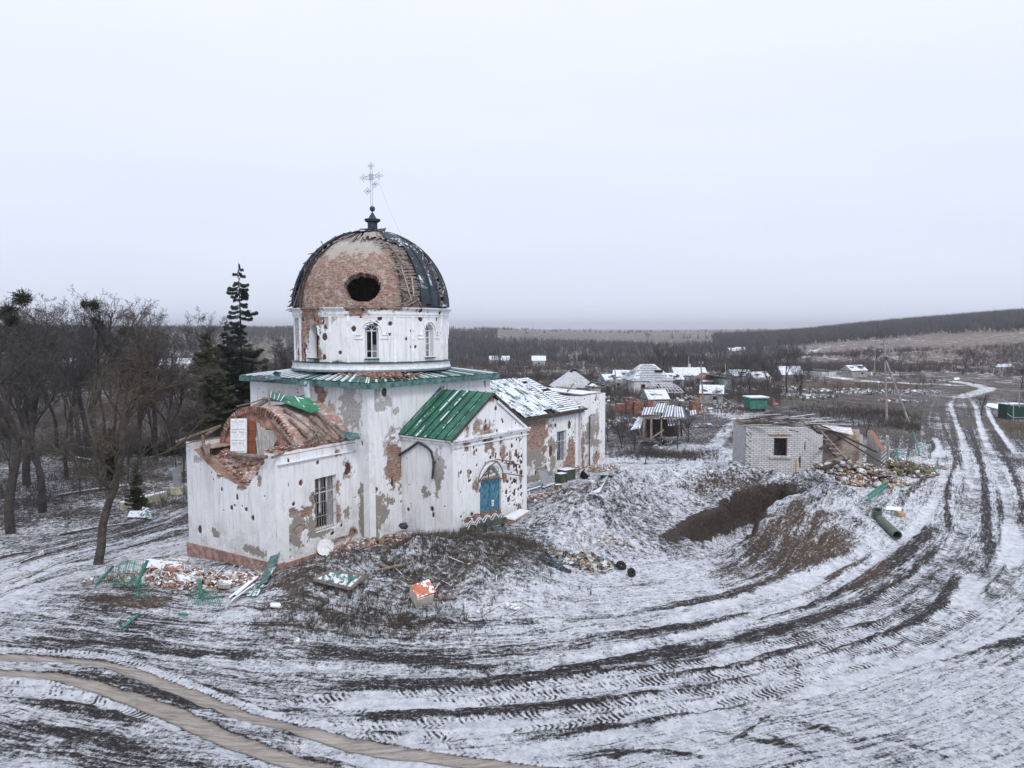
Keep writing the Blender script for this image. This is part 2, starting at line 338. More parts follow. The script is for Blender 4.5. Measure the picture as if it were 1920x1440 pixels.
BR2 = [(-60, 1266), (0, 1268), (100, 1272), (200, 1295), (290, 1325), (350, 1355), (400, 1378), (450, 1398), (520, 1422), (620, 1444)]
off = lambda P, dy: [(a, b+dy) for a, b in P]
rut(off(BR1, -15), .26, .95, tread=1, depth=.02); rut(off(BR2, 20), .3, .93, tread=1, depth=.03)
rut([(560, 1318), (720, 1306), (900, 1297), (1100, 1275), (1300, 1249), (1450, 1214), (1560, 1180), (1660, 1122), (1730, 1076)]+UP1, .3, .84, tread=1)
rut([(640, 1334), (800, 1322), (960, 1312), (1150, 1290), (1320, 1268), (1470, 1240), (1600, 1196), (1700, 1150), (1760, 1098)]+off(UP1, 10)[:1]+[(1822, 960), (1832, 900)], .3, .8, tread=1)
rut([(620, 1366), (800, 1360), (960, 1348), (1160, 1324), (1350, 1290), (1500, 1258), (1640, 1212), (1760, 1160), (1835, 1104)]+UP2, .3, .84, tread=1)
rut([(700, 1390), (960, 1366), (1200, 1342), (1380, 1312), (1540, 1272), (1700, 1216), (1850, 1130), (1905, 1060), (1915, 990)], .28, .78, tread=1)
rut([(560, 1255), (760, 1262), (900, 1262), (1080, 1240), (1250, 1204), (1400, 1160), (1540, 1112), (1650, 1050), (1720, 990), (1765, 920), (1768, 860), (1752, 820)], .30, .80)
rut([(1100, 1185), (1250, 1168), (1400, 1118), (1480, 1098), (1580, 1068), (1660, 1030)], .30, .80); rut([(1440, 1112), (1530, 1082)], .8, .95, depth=.02)
rut([(960, 1412), (1150, 1380), (1350, 1345), (1500, 1300), (1700, 1245), (1960, 1165)], .3, .82, depth=.02)
rut([(0, 1300), (120, 1306), (260, 1332), (360, 1370), (440, 1402), (520, 1438)], .3, .9, tread=1); rut([(560, 1390), (760, 1428), (900, 1450)], .4, .9)
rut([(1805, 1135), (1830, 1080)], .5, .95); rut([(1893, 985), (1902, 1040), (1880, 1060)], .5, .97); rut([(1690, 930), (1740, 880), (1760, 840)], .35, .85)
rut([(1905, 850), (1862, 790), (1850, 760)], .3, .85); rut([(1130, 880), (1300, 862), (1370, 800), (1400, 780), (1440, 770)], .8, .66, depth=0)
rut([(340, 1062), (240, 1066), (120, 1092), (0, 1150)], 1.0, .76, depth=0); rut([(350, 992), (240, 1012), (100, 1048), (0, 1084)], .25, .88); rut([(350, 1015), (240, 1032), (100, 1072), (0, 1112)], .22, .86)
rut([(200, 1042), (60, 1078)], .12, .9, depth=0); rut([(640, 1320), (850, 1325)], .25, .9, depth=0)
rut(BR1, .25, .0, sl=1); rut(BR2, .27, .0, sl=1)
ta_ = np.zeros_like(nx); tc_ = np.zeros_like(nx); tm_ = np.zeros_like(nx); rutm = np.zeros_like(nx); rough_ = np.ones_like(nx)
def boxed(P, r): return (nx > P[:, 0].min()-r) & (nx < P[:, 0].max()+r) & (ny > P[:, 1].min()-r) & (ny < P[:, 1].max()+r)
wob = (fbm(nx*.5, ny*.5, 61, 3)-.5)*.3+(nz1-.5)*.25
for P, hw in MUDP:
    m = boxed(P, 2.5); d, o, a = polydist(nx[m], ny[m], P); e = sst(1.7*hw, .5*hw, d+wob[m]); L_ = np.sum(np.linalg.norm(np.diff(P, axis=0), axis=1)); e = e*sst(-.5, 2, a)*sst(L_+.5, L_-2, a)
    snow[m] = snow[m]*(1-e*.7)+.22*e*.7; dz[m] += .16*e*(nz1[m]-.35)
for P, hw, sn, sl, tread, dep in TR:
    m = boxed(P, 2.5); d, o, a = polydist(nx[m], ny[m], P); L_ = np.sum(np.linalg.norm(np.diff(P, axis=0), axis=1))
    e = sst(hw*1.35, hw*.6, d+wob[m]*.6)*sst(-1, 1, a)*sst(L_+1, L_-1, a)
    snow[m] = snow[m]*(1-e)+(sn-.06*(1-sl)+.3*(lines[m]-.5)*(1-sl)+.5*(nz0[m]-.5)*(1-sl)+.3*(nz1[m]-.5)*(1-sl))*e; soil[m] *= 1-e; grass[m] *= 1-e; slush[m] = slush[m]*(1-e)+sl*e
    dz[m] = dz[m]*(1-e*.6)-dep*e+.05*np.exp(-.5*((d-hw*1.45)/.12)**2)*(dep > .02)
    rutm[m] = np.maximum(rutm[m], e)
    if tread: k = e > .02; i = np.where(m)[0][k]; ta_[i] = a[k]; tc_[i] = o[k]/hw; tm_[m] = np.maximum(tm_[m]*(1-e), e)
    else: tm_[m] *= 1-e
dz += (.22*(fbm(nx*2.3, ny*2.3, 90, 4)-.5))*np.maximum(soil, grass*.8)*(1-rutm)*sst(120, 60, ny)+.14*(fbm(nx*1.6, ny*1.6, 93, 4)-.5)*np.exp(-.5*(polydist(nx, ny, RIDGE)[0]/3)**2)*2+.08*(fbm(nx*3, ny*3, 91, 3)-.5)*(1-rutm)*sst(90, 50, ny)
gz[near] += dz
snow = np.maximum(snow, .32*(1-slush)*(1-.62*pitdark)); snow = np.where(rutm > .3, snow, np.minimum(snow, .70+.12*(nz1-.5)))
full = lambda v, fill: (lambda r: (r.__setitem__(near, v), r)[1])(np.full(gx.shape, fill, np.float32))
farn = fbm(gx/60., gy/160., 70, 4); farn2 = fbm(gx/14., gy/40., 71, 4)
sf = .34+.34*(farn2-.5)-.12*sst(200, 400, gy)+.15*sst(1000, 2600, gy)*sst(.5, .65, farn); gf = np.clip(.5+1.6*(farn-.5), 0, 1)
k = sst(100, 155, gy[near])
A = {'snow': full(snow*(1-k)+sf[near]*k, 0), 'soil': full(soil, 0), 'grass': full(grass*(1-k)+gf[near]*k, 0), 'slush': full(slush, 0), 'fs': full(fs, 0), 'fd': full(fd, 0), 'streak': full(streak*(1-.6*rutm), 0), 'ta': full(ta_, 0), 'tcr': full(tc_, 0), 'tm': full(tm_, 0), 'rutm': full(rutm, 0)}
A['snow'] = np.where(near, A['snow'], np.where(gy > 150, sf, .55)); A['grass'] = np.where(near, A['grass'], np.where(gy > 150, gf, .2))
LP = catmull([GG(*q)[:2] for q in ((1512, 669), (1517, 660), (1524, 656))], 6); LP2 = catmull([GG(*q)[:2] for q in ((1521, 668), (1528, 661), (1530, 656), (1560, 650), (1600, 646))], 6); LP3 = catmull([GG(*q)[:2] for q in ((1430, 700), (1520, 702), (1640, 715), (1790, 722))], 4); LP4 = catmull([GG(*q)[:2] for q in ((1770, 712), (1830, 722), (1850, 730), (1800, 745))], 3)
mf = (gy > 120) & (gy < 600) & (gx > 20) & (gx < 400)
for P_, w_ in ((LP, 1.6), (LP2, 1.4), (LP3, 2.2), (LP4, 1.6)): dq = polydist(gx[mf], gy[mf], P_)[0]; e = sst(w_*1.3, w_*.6, dq); A['snow'][mf] = A['snow'][mf]*(1-e)+.62*e
A['far'] = sst(70, 260, np.abs(gy)); A['hill'] = sst(.33, .42, gx/np.maximum(gy, 5))*sst(220, 330, gy)
R_, K_ = shp; idx = np.arange(R_*K_).reshape(shp)
Fq = np.stack([idx[:-1, :-1], idx[:-1, 1:], idx[1:, 1:], idx[1:, :-1]], -1).reshape(-1, 4)
g = MT('snowy_mud', .9, .2); P_ = g.pos()
cv = g.n('ShaderNodeCombineXYZ'); g.l(g.math('MULTIPLY', g.attr('fs'), .5), cv.inputs[0]); g.l(g.math('MULTIPLY', g.attr('fd'), 5.), cv.inputs[1])
n_st = g.noise(1.6, 6, .72, vec=cv.outputs[0]); n_f = g.noise(3.2, 9, .78, vec=P_); n_far = g.noise(.35, 9, .75, vec=P_, scale3=(1, .45, 1)); n_f = g.mix(g.attr('far'), n_f, n_far)
st_ = g.attr('streak'); nn = g.mix(g.math('MULTIPLY', st_, .8), n_f, n_st)
n_sp = g.mix(g.attr('far'), g.noise(7, 6, .88, vec=P_), n_far); nn = g.math('ADD', g.math('MULTIPLY', nn, .5), g.math('MULTIPLY', n_sp, .5))
thr = g.math('MULTIPLY_ADD', g.attr('snow'), -.30, .665)
# tyre lugs: chevrons along the rut
ch = g.math('FRACT', g.math('MULTIPLY_ADD', g.math('ABSOLUTE', g.attr('tcr')), .9, g.math('MULTIPLY', g.attr('ta'), 5.2)))
lug = g.step(g.math('ABSOLUTE', g.math('SUBTRACT', ch, .5)), .16, .3)
tm = g.attr('tm'); tm = g.math('MULTIPLY', tm, g.step(g.noise(.9, 5, .8, vec=P_), .40, .60)); thr = g.math('ADD', thr, g.math('MULTIPLY', g.math('MULTIPLY', lug, tm), .12))
mask = g.step(g.math('SUBTRACT', nn, thr), -.05, .06)
mask = g.math('MULTIPLY', mask, .97)
mud = g.mix(g.step(n_sp, .35, .7), (.018, .016, .018), (.080, .070, .070)); so_ = g.mix(g.step(n_sp, .3, .7), (.055, .038, .029), (.175, .12, .09))
gr = g.mix(g.step(n_f, .35, .65), (.035, .030, .027), (.14, .118, .095)); base = g.mix(g.attr('soil'), mud, so_); base = g.mix(g.attr('grass'), base, gr)
farc = g.mix(g.step(n_far, .38, .62), (.07, .060, .058), (.20, .165, .145)); hillc = g.mix(g.step(n_far, .35, .65), (.12, .098, .088), (.205, .17, .15)); base = g.mix(g.attr('far'), base, g.mix(g.attr('hill'), farc, hillc))
sn = g.mix(g.step(g.noise(2.3, 6, .8, vec=P_), .32, .62), (.52, .55, .63), (.85, .875, .94)); c = g.mix(mask, base, sn)
slc = g.mix(g.step(g.noise(1.6, 7, .8, vec=cv.outputs[0]), .3, .7), (.16, .138, .125), (.41, .375, .35)); c = g.mix(g.step(g.math('ADD', g.attr('slush'), g.math('MULTIPLY_ADD', n_sp, 1.5, -.75)), .3, .6), c, slc)
g.col(c); hh = g.math('ADD', nn, g.math('MULTIPLY', g.math('MULTIPLY', lug, tm), -.12)); g.bump(g.math('MULTIPLY', hh, g.math('SUBTRACT', 1., g.math('MULTIPLY', g.attr('slush'), .8))), .9, .30)
ground = mesh_np('ground', np.stack([gx, gy, gz], -1), Fq, g.m, attrs=A); ground['kind'] = 'structure'
# ---------------------------------------------------------------- wall / roof surfaces
def wallmat(name, plaster=(.775, .78, .80), under=(.31, .285, .25), brick1=(.30, .13, .085), brick2=(.46, .27, .19), bs=.55, grime=.65, thick=.012):
    t = MT(name, .9, .2); cv = t.n('ShaderNodeCombineXYZ'); t.l(t.attr('ws'), cv.inputs[0]); t.l(t.attr('wz'), cv.inputs[1]); uv = cv.outputs[0]
    n1 = t.noise(.8, 5, .6, vec=uv); n2 = t.noise(9, 6, .75, vec=uv); n3 = t.noise(3, 5, .7, vec=uv, scale3=(1.6, .14, 1))
    pl = t.mix(t.step(n3, .46, .74), plaster, tuple(c*.66 for c in plaster)); pl = t.mix(t.step(n1, .45, .75), pl, t.mix(.5, pl, (.62, .60, .56)))
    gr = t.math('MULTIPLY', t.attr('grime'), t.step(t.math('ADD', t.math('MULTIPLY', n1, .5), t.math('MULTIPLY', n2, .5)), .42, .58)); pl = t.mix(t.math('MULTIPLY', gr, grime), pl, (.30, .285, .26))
    pl = t.mix(t.step(n2, .60, .70), pl, t.mix(.6, pl, (.42, .41, .41))); pl = t.mix(t.step(t.noise(14, 3, .8, vec=uv), .70, .74), pl, (.12, .09, .085))
    br = t.n('ShaderNodeTexBrick'); br.inputs['Scale'].default_value = 1; br.inputs['Brick Width'].default_value = .27; br.inputs['Row Height'].default_value = .085; br.inputs['Mortar Size'].default_value = thick; br.inputs['Mortar Smooth'].default_value = .3
    dv = t.n('ShaderNodeVectorMath', operation='MULTIPLY_ADD'); t.l(t.noise(3, 4, .6, vec=uv, out=1), dv.inputs[0]); dv.inputs[1].default_value = (.05, .05, 0); t.l(uv, dv.inputs[2]); t.l(dv.outputs[0], br.inputs['Vector'])
    br.inputs['Color1'].default_value = (*brick1, 1); br.inputs['Color2'].default_value = (*brick2, 1); br.inputs['Mortar'].default_value = (.30, .27, .245, 1)
    bc = t.mix(t.step(t.noise(2.2, 5, .75, vec=uv), .48, .62), br.outputs[0], (.44, .395, .355)); n4 = t.noise(3.0, 5, .8, vec=uv, scale3=(1, 5, 1)); bc = t.mix(t.step(n4, .40, .50), t.mix(.72, bc, (.045, .03, .025)), bc); bc = t.mix(t.step(n2, .3, .6), t.mix(.4, bc, (.05, .035, .03)), bc)
    un = t.mix(t.step(n2, .35, .65), tuple(c*.72 for c in under), under); un = t.mix(t.math('MULTIPLY', t.step(t.attr('wz'), 3.6, 5.2), .75), un, t.mix(t.step(n2, .4, .6), (.34, .33, .33), (.55, .54, .55)))
    n6 = t.noise(5.5, 7, .82, vec=uv, scale3=(1.3, .8, 1)); am = t.math('ADD', t.attr('mort'), t.math('MULTIPLY_ADD', n6, 2.8, -1.45)); am = t.math('MULTIPLY', am, t.step(t.attr('mort'), .0, .12)); ab = t.math('ADD', t.attr('brick'), t.math('MULTIPLY_ADD', n6, 1.3, -.65)); ab = t.math('MULTIPLY', ab, t.step(t.attr('brick'), .0, .1))
    c = t.mix(t.step(am, .47, .53), pl, un); c = t.mix(t.step(ab, .46, .54), c, bc)
    pk = t.attr('pock'); c = t.mix(t.step(pk, .35, .55), c, t.mix(t.step(n2, .4, .6), (.045, .03, .03), (.17, .085, .065)))
    t.col(c); h = t.math('ADD', t.math('MULTIPLY', br.outputs['Fac'], t.math('MULTIPLY', ab, -.5)), n2); t.bump(h, .5, .025); return t.m
M_WALL = wallmat('damaged_plaster'); M_HUT = None
def planar(A, B):
    A = np.array(A[:2], float); B = np.array(B[:2], float); L_ = np.linalg.norm(B-A); d = (B-A)/L_; n = np.array((d[1], -d[0]))
    return A, B, d, n, L_
def to_wall(A, B, px, py):
    A, B, d, n, L_ = planar(A, B); r = ray(px, py); k = np.dot(n, A)/np.dot(n, r[:2]); p = r[:2]*k
    return float(np.dot(p-A, d)), float(CH+r[2]*k)
def wallsolid(name, parent, Pf, smax, z0, z1, mat, off, top=None, holes=(), dmg=(), pocks=0, res=.07, thick=.45, seed=0, grime=None, topbrick=1, backbrick=0, sinv=None, ppos=None):
    # Pf(s,z,depth)->xyz ; holes: (s0,s1,z0,z1,arch) ; dmg: (s,z,rs,rz,kind)
    R = np.random.RandomState(seed+11)
    sl = set(np.linspace(0, smax, max(2, int(smax/res)+1)).tolist()); zl = set(np.linspace(z0, z1, max(2, int((z1-z0)/res)+1)).tolist())
    def snap(l, v):
        q = min(l, key=lambda a: abs(a-v))
        if 0 < l_index(q, l): l.discard(q)
        l.add(v)
    def l_index(q, l): return 1 if min(l) < q < max(l) else 0
    for h in holes:
        snap(sl, h[0]); snap(sl, h[1])
        if h[2] > z0: snap(zl, h[2])
        snap(zl, h[3])
    s_ = np.array(sorted(sl)); z_ = np.array(sorted(zl)); SS, ZZ = np.meshgrid(s_, z_, indexing='ij')
    fs_, fz = (s_[1:]+s_[:-1])/2, (z_[1:]+z_[:-1])/2; FS, FZ = np.meshgrid(fs_, fz, indexing='ij'); keep = np.ones(FS.shape, bool)
    for h in holes:
        a, b, c, d, arch = h; m = (FS > a) & (FS < b) & (FZ > c) & (FZ < d)
        if arch: rr = (b-a)/2; zc = d-rr; m &= ~((FZ > zc) & ((FS-(a+b)/2)**2+(FZ-zc)**2 > rr*rr))
        keep &= ~m
    Z2 = ZZ.copy()
    if top is not None: tz = top(s_)[:, None]; Z2 = np.minimum(ZZ, 1e9); Z2 = z0+(ZZ-z0)*(tz-z0)/(z1-z0)
    nz_ = fbm(SS*1.7+seed, Z2*1.7, seed, 4)-.5; nf_ = fbm(SS*6+seed, Z2*6, seed+3, 3)-.5
    at = {'brick': np.zeros(SS.shape), 'mort': np.zeros(SS.shape), 'pock': np.zeros(SS.shape)}
    def stamp(kind, s, z, rs, rz, rough=1.):
        q = np.sqrt(((SS-s)/rs)**2+((Z2-z)/rz)**2)+(nz_*(1.0 if kind == 'b' else 1.7)+nf_*(.9 if kind == 'b' else 1.5))*rough
        key = {'b': 'brick', 'm': 'mort', 'p': 'pock'}[kind]; at[key] = np.maximum(at[key], (sst(1.75, .45, q*1.12) if kind == 'm' else 0) if kind == 'm' else sst(1.25, .75, q*(1.22 if kind == 'm' else 1.12 if kind == 'b' else 1)))
    for s, z, rs, rz, kind in dmg:
        stamp(kind, s, z, rs, rz, .35 if kind == 'p' else 1.)
        if kind == 'b': stamp('m', s, z, rs*1.08+.04, rz*1.08+.04)
    for i in range(pocks):
        if ppos: s, z = ppos(R)
        else: s, z = R.uniform(.1, smax-.1), R.uniform(z0+.2, z1-.1)
        r = .028+.075*R.rand()**3.2
        if r > .085: stamp('b', s, z, r*1.6, r*1.9, .5)
        stamp('p', s, z, r, r*R.uniform(1, 1.6), .25)
    dep = .035*sst(.4, .6, at['brick'])+.012*sst(.4, .6, at['mort'])+.06*at['pock']+.004*nf_+.02*nz_*0
    gr = np.zeros(SS.shape) if grime is None else grime(SS, Z2)
    V1 = Pf(SS, Z2, dep); V2 = Pf(SS, Z2, np.full(SS.shape, thick)); n = SS.size; id1 = np.arange(n).reshape(SS.shape); id2 = id1+n
    q = lambda i, rev: (lambda a: a[:, ::-1] if rev else a)(np.stack([i[:-1, :-1], i[1:, :-1], i[1:, 1:], i[:-1, 1:]], -1)[keep])
    F_ = [q(id1, 0), q(id2, 1)]
    a0 = {k_: [v.ravel(), np.full(n, backbrick if k_ == 'brick' else 0.)] for k_, v in at.items()}; a0['grime'] = [gr.ravel(), np.zeros(n)]
    a0['ws'] = [SS.ravel(), SS.ravel()]; a0['wz'] = [Z2.ravel(), Z2.ravel()]
    VV = [V1.reshape(-1, 3), V2.reshape(-1, 3)]; cnt = 2*n
    pad = np.pad(keep, 1)
    for (di, dj), (e0, e1), isT in (((1, 0), ((1, 0), (1, 1)), 0), ((-1, 0), ((0, 1), (0, 0)), 0), ((0, 1), ((1, 1), (0, 1)), 1), ((0, -1), ((0, 0), (1, 0)), 0)):
        nb = pad[1+di:pad.shape[0]-1+di, 1+dj:pad.shape[1]-1+dj]; ii, jj = np.where(keep & ~nb)
        if not len(ii): continue
        i0 = id1[ii+e0[0], jj+e0[1]]; i1 = id1[ii+e1[0], jj+e1[1]]; k_ = len(ii); onedge = (jj == keep.shape[1]-1) & bool(isT)
        p = [V1.reshape(-1, 3)[i0], V1.reshape(-1, 3)[i1], V2.reshape(-1, 3)[i1], V2.reshape(-1, 3)[i0]]; VV += p
        b_ = np.where(onedge, topbrick, .0)
        for key in ('brick',): a0[key] += [b_]*4
        for key in ('mort', 'pock', 'grime'): a0[key] += [np.zeros(k_)]*4
        sA, zA = SS.ravel()[i0], Z2.ravel()[i0]; sB, zB = SS.ravel()[i1], Z2.ravel()[i1]; a0['ws'] += [sA, sB, sB+(0 if isT else 0), sA]; a0['wz'] += [zA, zB, zB+thick, zA+thick]
        F_.append(np.stack([cnt+np.arange(k_), cnt+k_+np.arange(k_), cnt+2*k_+np.arange(k_), cnt+3*k_+np.arange(k_)], -1)[:, ::-1]); cnt += 4*k_
    o = mesh_np(name, np.concatenate(VV), np.concatenate(F_), mat, parent, {k_: np.concatenate(v) for k_, v in a0.items()}, smooth=False, off=off)
    return o
def flatwall(name, parent, A, B, z0, z1, mat=None, pxd=(), **k):
    A, B, d, n, L_ = planar(A, B)
    Pf = lambda s, z, dp: np.stack([A[0]+d[0]*s-n[0]*dp, A[1]+d[1]*s-n[1]*dp, z+0*s], -1)
    dm = list(k.pop('dmg', ()))
    for (px, py, rs, rz, kind) in pxd: s, z = to_wall(A, B, px, py); dm.append((s, z, rs, rz, kind))
    return wallsolid(name, parent, Pf, L_, z0, z1, mat or M_WALL, parent_off(parent), dmg=dm, **k)
def patch(name, parent, P, mat, res=.12, thick=.03, off=None, jag=0, seed=0, wsoff=0., ripple=0, rper=.6):
    # bilinear roof sheet P00 (eave left) P10 (eave right) P11 (ridge right) P01 (ridge left); ws runs along the eave, wz up the slope
    P = [np.array(p, float) for p in P]; Ls = max(np.linalg.norm(P[1]-P[0]), np.linalg.norm(P[2]-P[3])); Lz = max(np.linalg.norm(P[3]-P[0]), np.linalg.norm(P[2]-P[1]))
    ns_, nz_ = max(2, int(Ls/res)+1), max(2, int(Lz/res)+1); U, W = np.meshgrid(np.linspace(0, 1, ns_), np.linspace(0, 1, nz_), indexing='ij')
    if jag: W2 = W+jag*(fbm(U*Ls*1.3+seed, W*0+seed, seed, 3)-.5)*(1-W)/Lz; 
    else: W2 = W
    X = sum(c[..., None]*p for c, p in (((1-U)*(1-W2), P[0]), (U*(1-W2), P[1]), (U*W2, P[2]), ((1-U)*W2, P[3])))
    nrm = np.cross(P[1]-P[0], P[3]-P[0]); nrm = nrm/np.linalg.norm(nrm)
    if ripple: X = X+nrm*(ripple*np.cos(2*np.pi*U*Ls/rper))[..., None]
    if seed: X = X+nrm*(.05*(fbm(U*Ls*.9+seed, W*Lz*.9, seed, 3)-.5))[..., None]
    n = U.size; i1 = np.arange(n).reshape(U.shape); i2 = i1+n; Q = lambda i: np.stack([i[:-1, :-1], i[1:, :-1], i[1:, 1:], i[:-1, 1:]], -1).reshape(-1, 4)
    F_ = [Q(i1), Q(i2)[:, ::-1]]
    def rim(a, b, a2, b2): F_.append(np.stack([a2, b2, b, a], -1))
    rim(i1[:-1, 0], i1[1:, 0], i2[:-1, 0], i2[1:, 0]); rim(i1[1:, -1], i1[:-1, -1], i2[1:, -1], i2[:-1, -1]); rim(i1[0, 1:], i1[0, :-1], i2[0, 1:], i2[0, :-1]); rim(i1[-1, :-1], i1[-1, 1:], i2[-1, :-1], i2[-1, 1:])
    ws = U*Ls+wsoff; wz = W*Lz
    return mesh_np(name, np.concatenate([X.reshape(-1, 3), (X-nrm*thick).reshape(-1, 3)]), np.concatenate(F_), mat, parent, {'ws': np.tile(ws.ravel(), 2), 'wz': np.tile(wz.ravel(), 2)}, smooth=False, off=parent_off(parent) if off is None else off)
def metalroof(name, col=(.018, .125, .075), col2=None, per=.62, snow=.5, seam=.5, rough=.55, rows=1.4):
    t = MT(name, rough, .4); cv = t.n('ShaderNodeCombineXYZ'); t.l(t.attr('ws'), cv.inputs[0]); t.l(t.attr('wz'), cv.inputs[1]); uv = cv.outputs[0]
    n1 = t.noise(1.1, 6, .7, vec=uv); n2 = t.noise(6, 5, .7, vec=uv)
    c = t.mix(t.step(n1, .35, .65), tuple(x*.72 for x in col), col2 or tuple(min(1, x*1.45) for x in col)); c = t.mix(t.step(n2, .6, .72), c, (.10, .075, .06))
    f = t.math('FRACT', t.math('DIVIDE', t.attr('ws'), per)); sm = t.math('SUBTRACT', 1., t.step(t.math('ABSOLUTE', t.math('SUBTRACT', f, .12)), .05, .12))
    ln = t.step(t.math('ABSOLUTE', t.math('SUBTRACT', f, .02)), 0., .03); c = t.mix(ln, tuple(x*.3 for x in col), c)
    fr = t.math('FRACT', t.math('DIVIDE', t.attr('wz'), rows)); lr = t.step(fr, 0., .03); c = t.mix(lr, tuple(x*.35 for x in col), c)
    s1 = t.step(t.math('ADD', n1, t.math('MULTIPLY', t.math('SUBTRACT', n2, .5), .5)), .74-.3*snow, .80-.3*snow); s2 = t.math('MULTIPLY', sm, t.step(t.noise(.9, 4, .7, vec=uv), .66-.35*seam, .7-.35*seam)); sn = t.math('MAXIMUM', s1, s2)
    g_ = t.n('ShaderNodeNewGeometry'); sx = t.n('ShaderNodeSeparateXYZ'); t.l(g_.outputs['Normal'], sx.inputs[0]); sn = t.math('MULTIPLY', sn, t.step(sx.outputs[2], .15, .4))
    t.col(t.mix(sn, c, SNOWC)); t.bump(t.math('ADD', sm, t.math('MULTIPLY', n2, .5)), .5, .03); return t.m
M_GREEN = metalroof('green_sheet_metal', (.02, .115, .075), snow=.3, seam=.75, per=.62, rows=9); M_GREEN2 = metalroof('green_sheet_metal_porch', (.028, .12, .078), snow=.10, seam=.5, per=.68, rows=1.25)
M_DARKMETAL = metalroof('weathered_dark_metal', (.024, .034, .046), snow=.62, seam=.25, per=.5, rows=1.1)
M_WHITEROOF = metalroof('snow_covered_sheet', (.07, .13, .12), snow=.98, seam=1.5, per=.55)
M_SNOWC = simple('snow', (.72, .76, .85), .1, 5)
M_FASCIA = simple('fascia_metal', (.085, .16, .155), .5, 3); M_PLINTH = simple('plinth_concrete', (.30, .19, .165), .45, 2.5)
M_WOOD = simple('weathered_wood', (.21, .175, .155), .5, 6, scale3=(1, 1, 4)); M_WOODL = simple('pale_lath', (.34, .30, .275), .4, 5); M_WOODD = simple('dark_wood', (.065, .052, .045), .5, 5)
M_LOG = simple('old_log', (.20, .155, .135), .5, 7); M_SNOWWOOD = simple('snowy_board', (.24, .20, .18), .4, 6, snow=1.2)
M_BRICKR = simple('loose_brick', (.25, .135, .10), .65, 3, snow=.35); M_DUST = simple('mortar_dust', (.38, .33, .29), .4, 6)
M_WHITE = simple('white_paint', (.72, .73, .75), .12, 6); M_TRIM = simple('white_trim', (.76, .77, .80), .15, 3); M_IRON = simple('dark_iron', (.045, .05, .06), .4, 8, rough=.6)
M_CROSS = simple('pale_metal', (.36, .38, .43), .15, 8, rough=.5, bump=0); M_LANTERN = simple('lantern_metal', (.035, .045, .065), .3, 4, rough=.6)
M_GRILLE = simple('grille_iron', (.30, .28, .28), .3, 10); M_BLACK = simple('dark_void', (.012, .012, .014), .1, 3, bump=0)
M_DOOR = simple('blue_door_paint', (.07, .18, .25), .6, 5, scale3=(3, 3, .8)); M_BROWN = simple('brown_door_paint', (.24, .085, .05), .3, 5)
def glassmat():
    t = MT('old_glass', .08, .6); t.b.inputs['Base Color'].default_value = (.55, .6, .66, 1); t.b.inputs['Transmission Weight'].default_value = .85; return t.m
M_GLASS = glassmat()
# ---------------------------------------------------------------- the church
def V2(p, a, e): return (p[0]+a*e[0], p[1]+a*e[1])
aa = math.radians(32.3); ea1 = (math.sin(aa), math.cos(aa)); ea2 = (-math.cos(aa), math.sin(aa))
ab_ = math.radians(36.5); e1 = (math.sin(ab_), math.cos(ab_)); e2 = (-math.cos(ab_), math.sin(ab_))
an = math.radians(35); n1 = (math.sin(an), math.cos(an)); n2 = (-math.cos(an), math.sin(an))
pA = (-11.35, 35.4); pB = V2(pA, 6.95, ea2); pC = V2(pA, 5.6, ea1); pD = (-7.65, 39.5)
church = empty('ruined_church', (-8.75, 46.85, 0), 'war damaged white brick church with shell pitted walls, green metal roofs and a holed dome', 'church')
OFF = parent_off(church)
def lerp_px(A, B, pts):
    q = sorted(to_wall(A, B, *p) for p in pts); xs = [a for a, b in q]; zs = [b for a, b in q]
    return lambda s: np.interp(s, xs, zs)+(fbm(np.asarray(s)*4, np.asarray(s)*0, 5, 3)-.5)*.12
low = lambda h0, a=1: (lambda S_, Z_: a*sst(h0+1.4, h0-.2, Z_))
# sanctuary annex: front wall with the breach, south wall with the barred window
topf = lerp_px(pB, pA, [(343, 826), (352, 832), (369, 850), (385, 866), (405, 884), (422, 897), (440, 906), (452, 910), (466, 911), (474, 898), (482, 892), (488, 874), (496, 868), (506, 852), (517, 853)])
flatwall('sanctuary_wall', church, pB, pA, 0, 6.4, top=topf, thick=.75, seed=1, pocks=22, grime=lambda s, z: sst(3.2, .6, z)*.9+.3*sst(4.8, 6, z), backbrick=1,
    pxd=[(416, 893, .5, .12, 'b'), (455, 915, .5, .12, 'b'), (486, 905, .1, .3, 'b'), (478, 1033, .75, .22, 'm'), (505, 1038, .4, .2, 'm'), (372, 862, .55, .2, 'm'), (515, 990, .12, .8, 'm'), (512, 960, .1, .5, 'm'), (374, 993, .14, .2, 'p'), (444, 932, .09, .14, 'p'), (434, 952, .1, .12, 'p'), (461, 955, .09, .1, 'p'), (415, 918, .08, .1, 'p'), (474, 971, .1, .13, 'p'), (504, 1000, .2, .5, 'm'), (404, 1000, .3, .2, 'm'), (350, 990, .2, .3, 'm')])
tops = lambda s: 6.12-.1*(fbm(np.asarray(s)*3, np.asarray(s)*0, 9, 3))
wS = [to_wall(pA, pC, 590, 892), to_wall(pA, pC, 632, 985)]
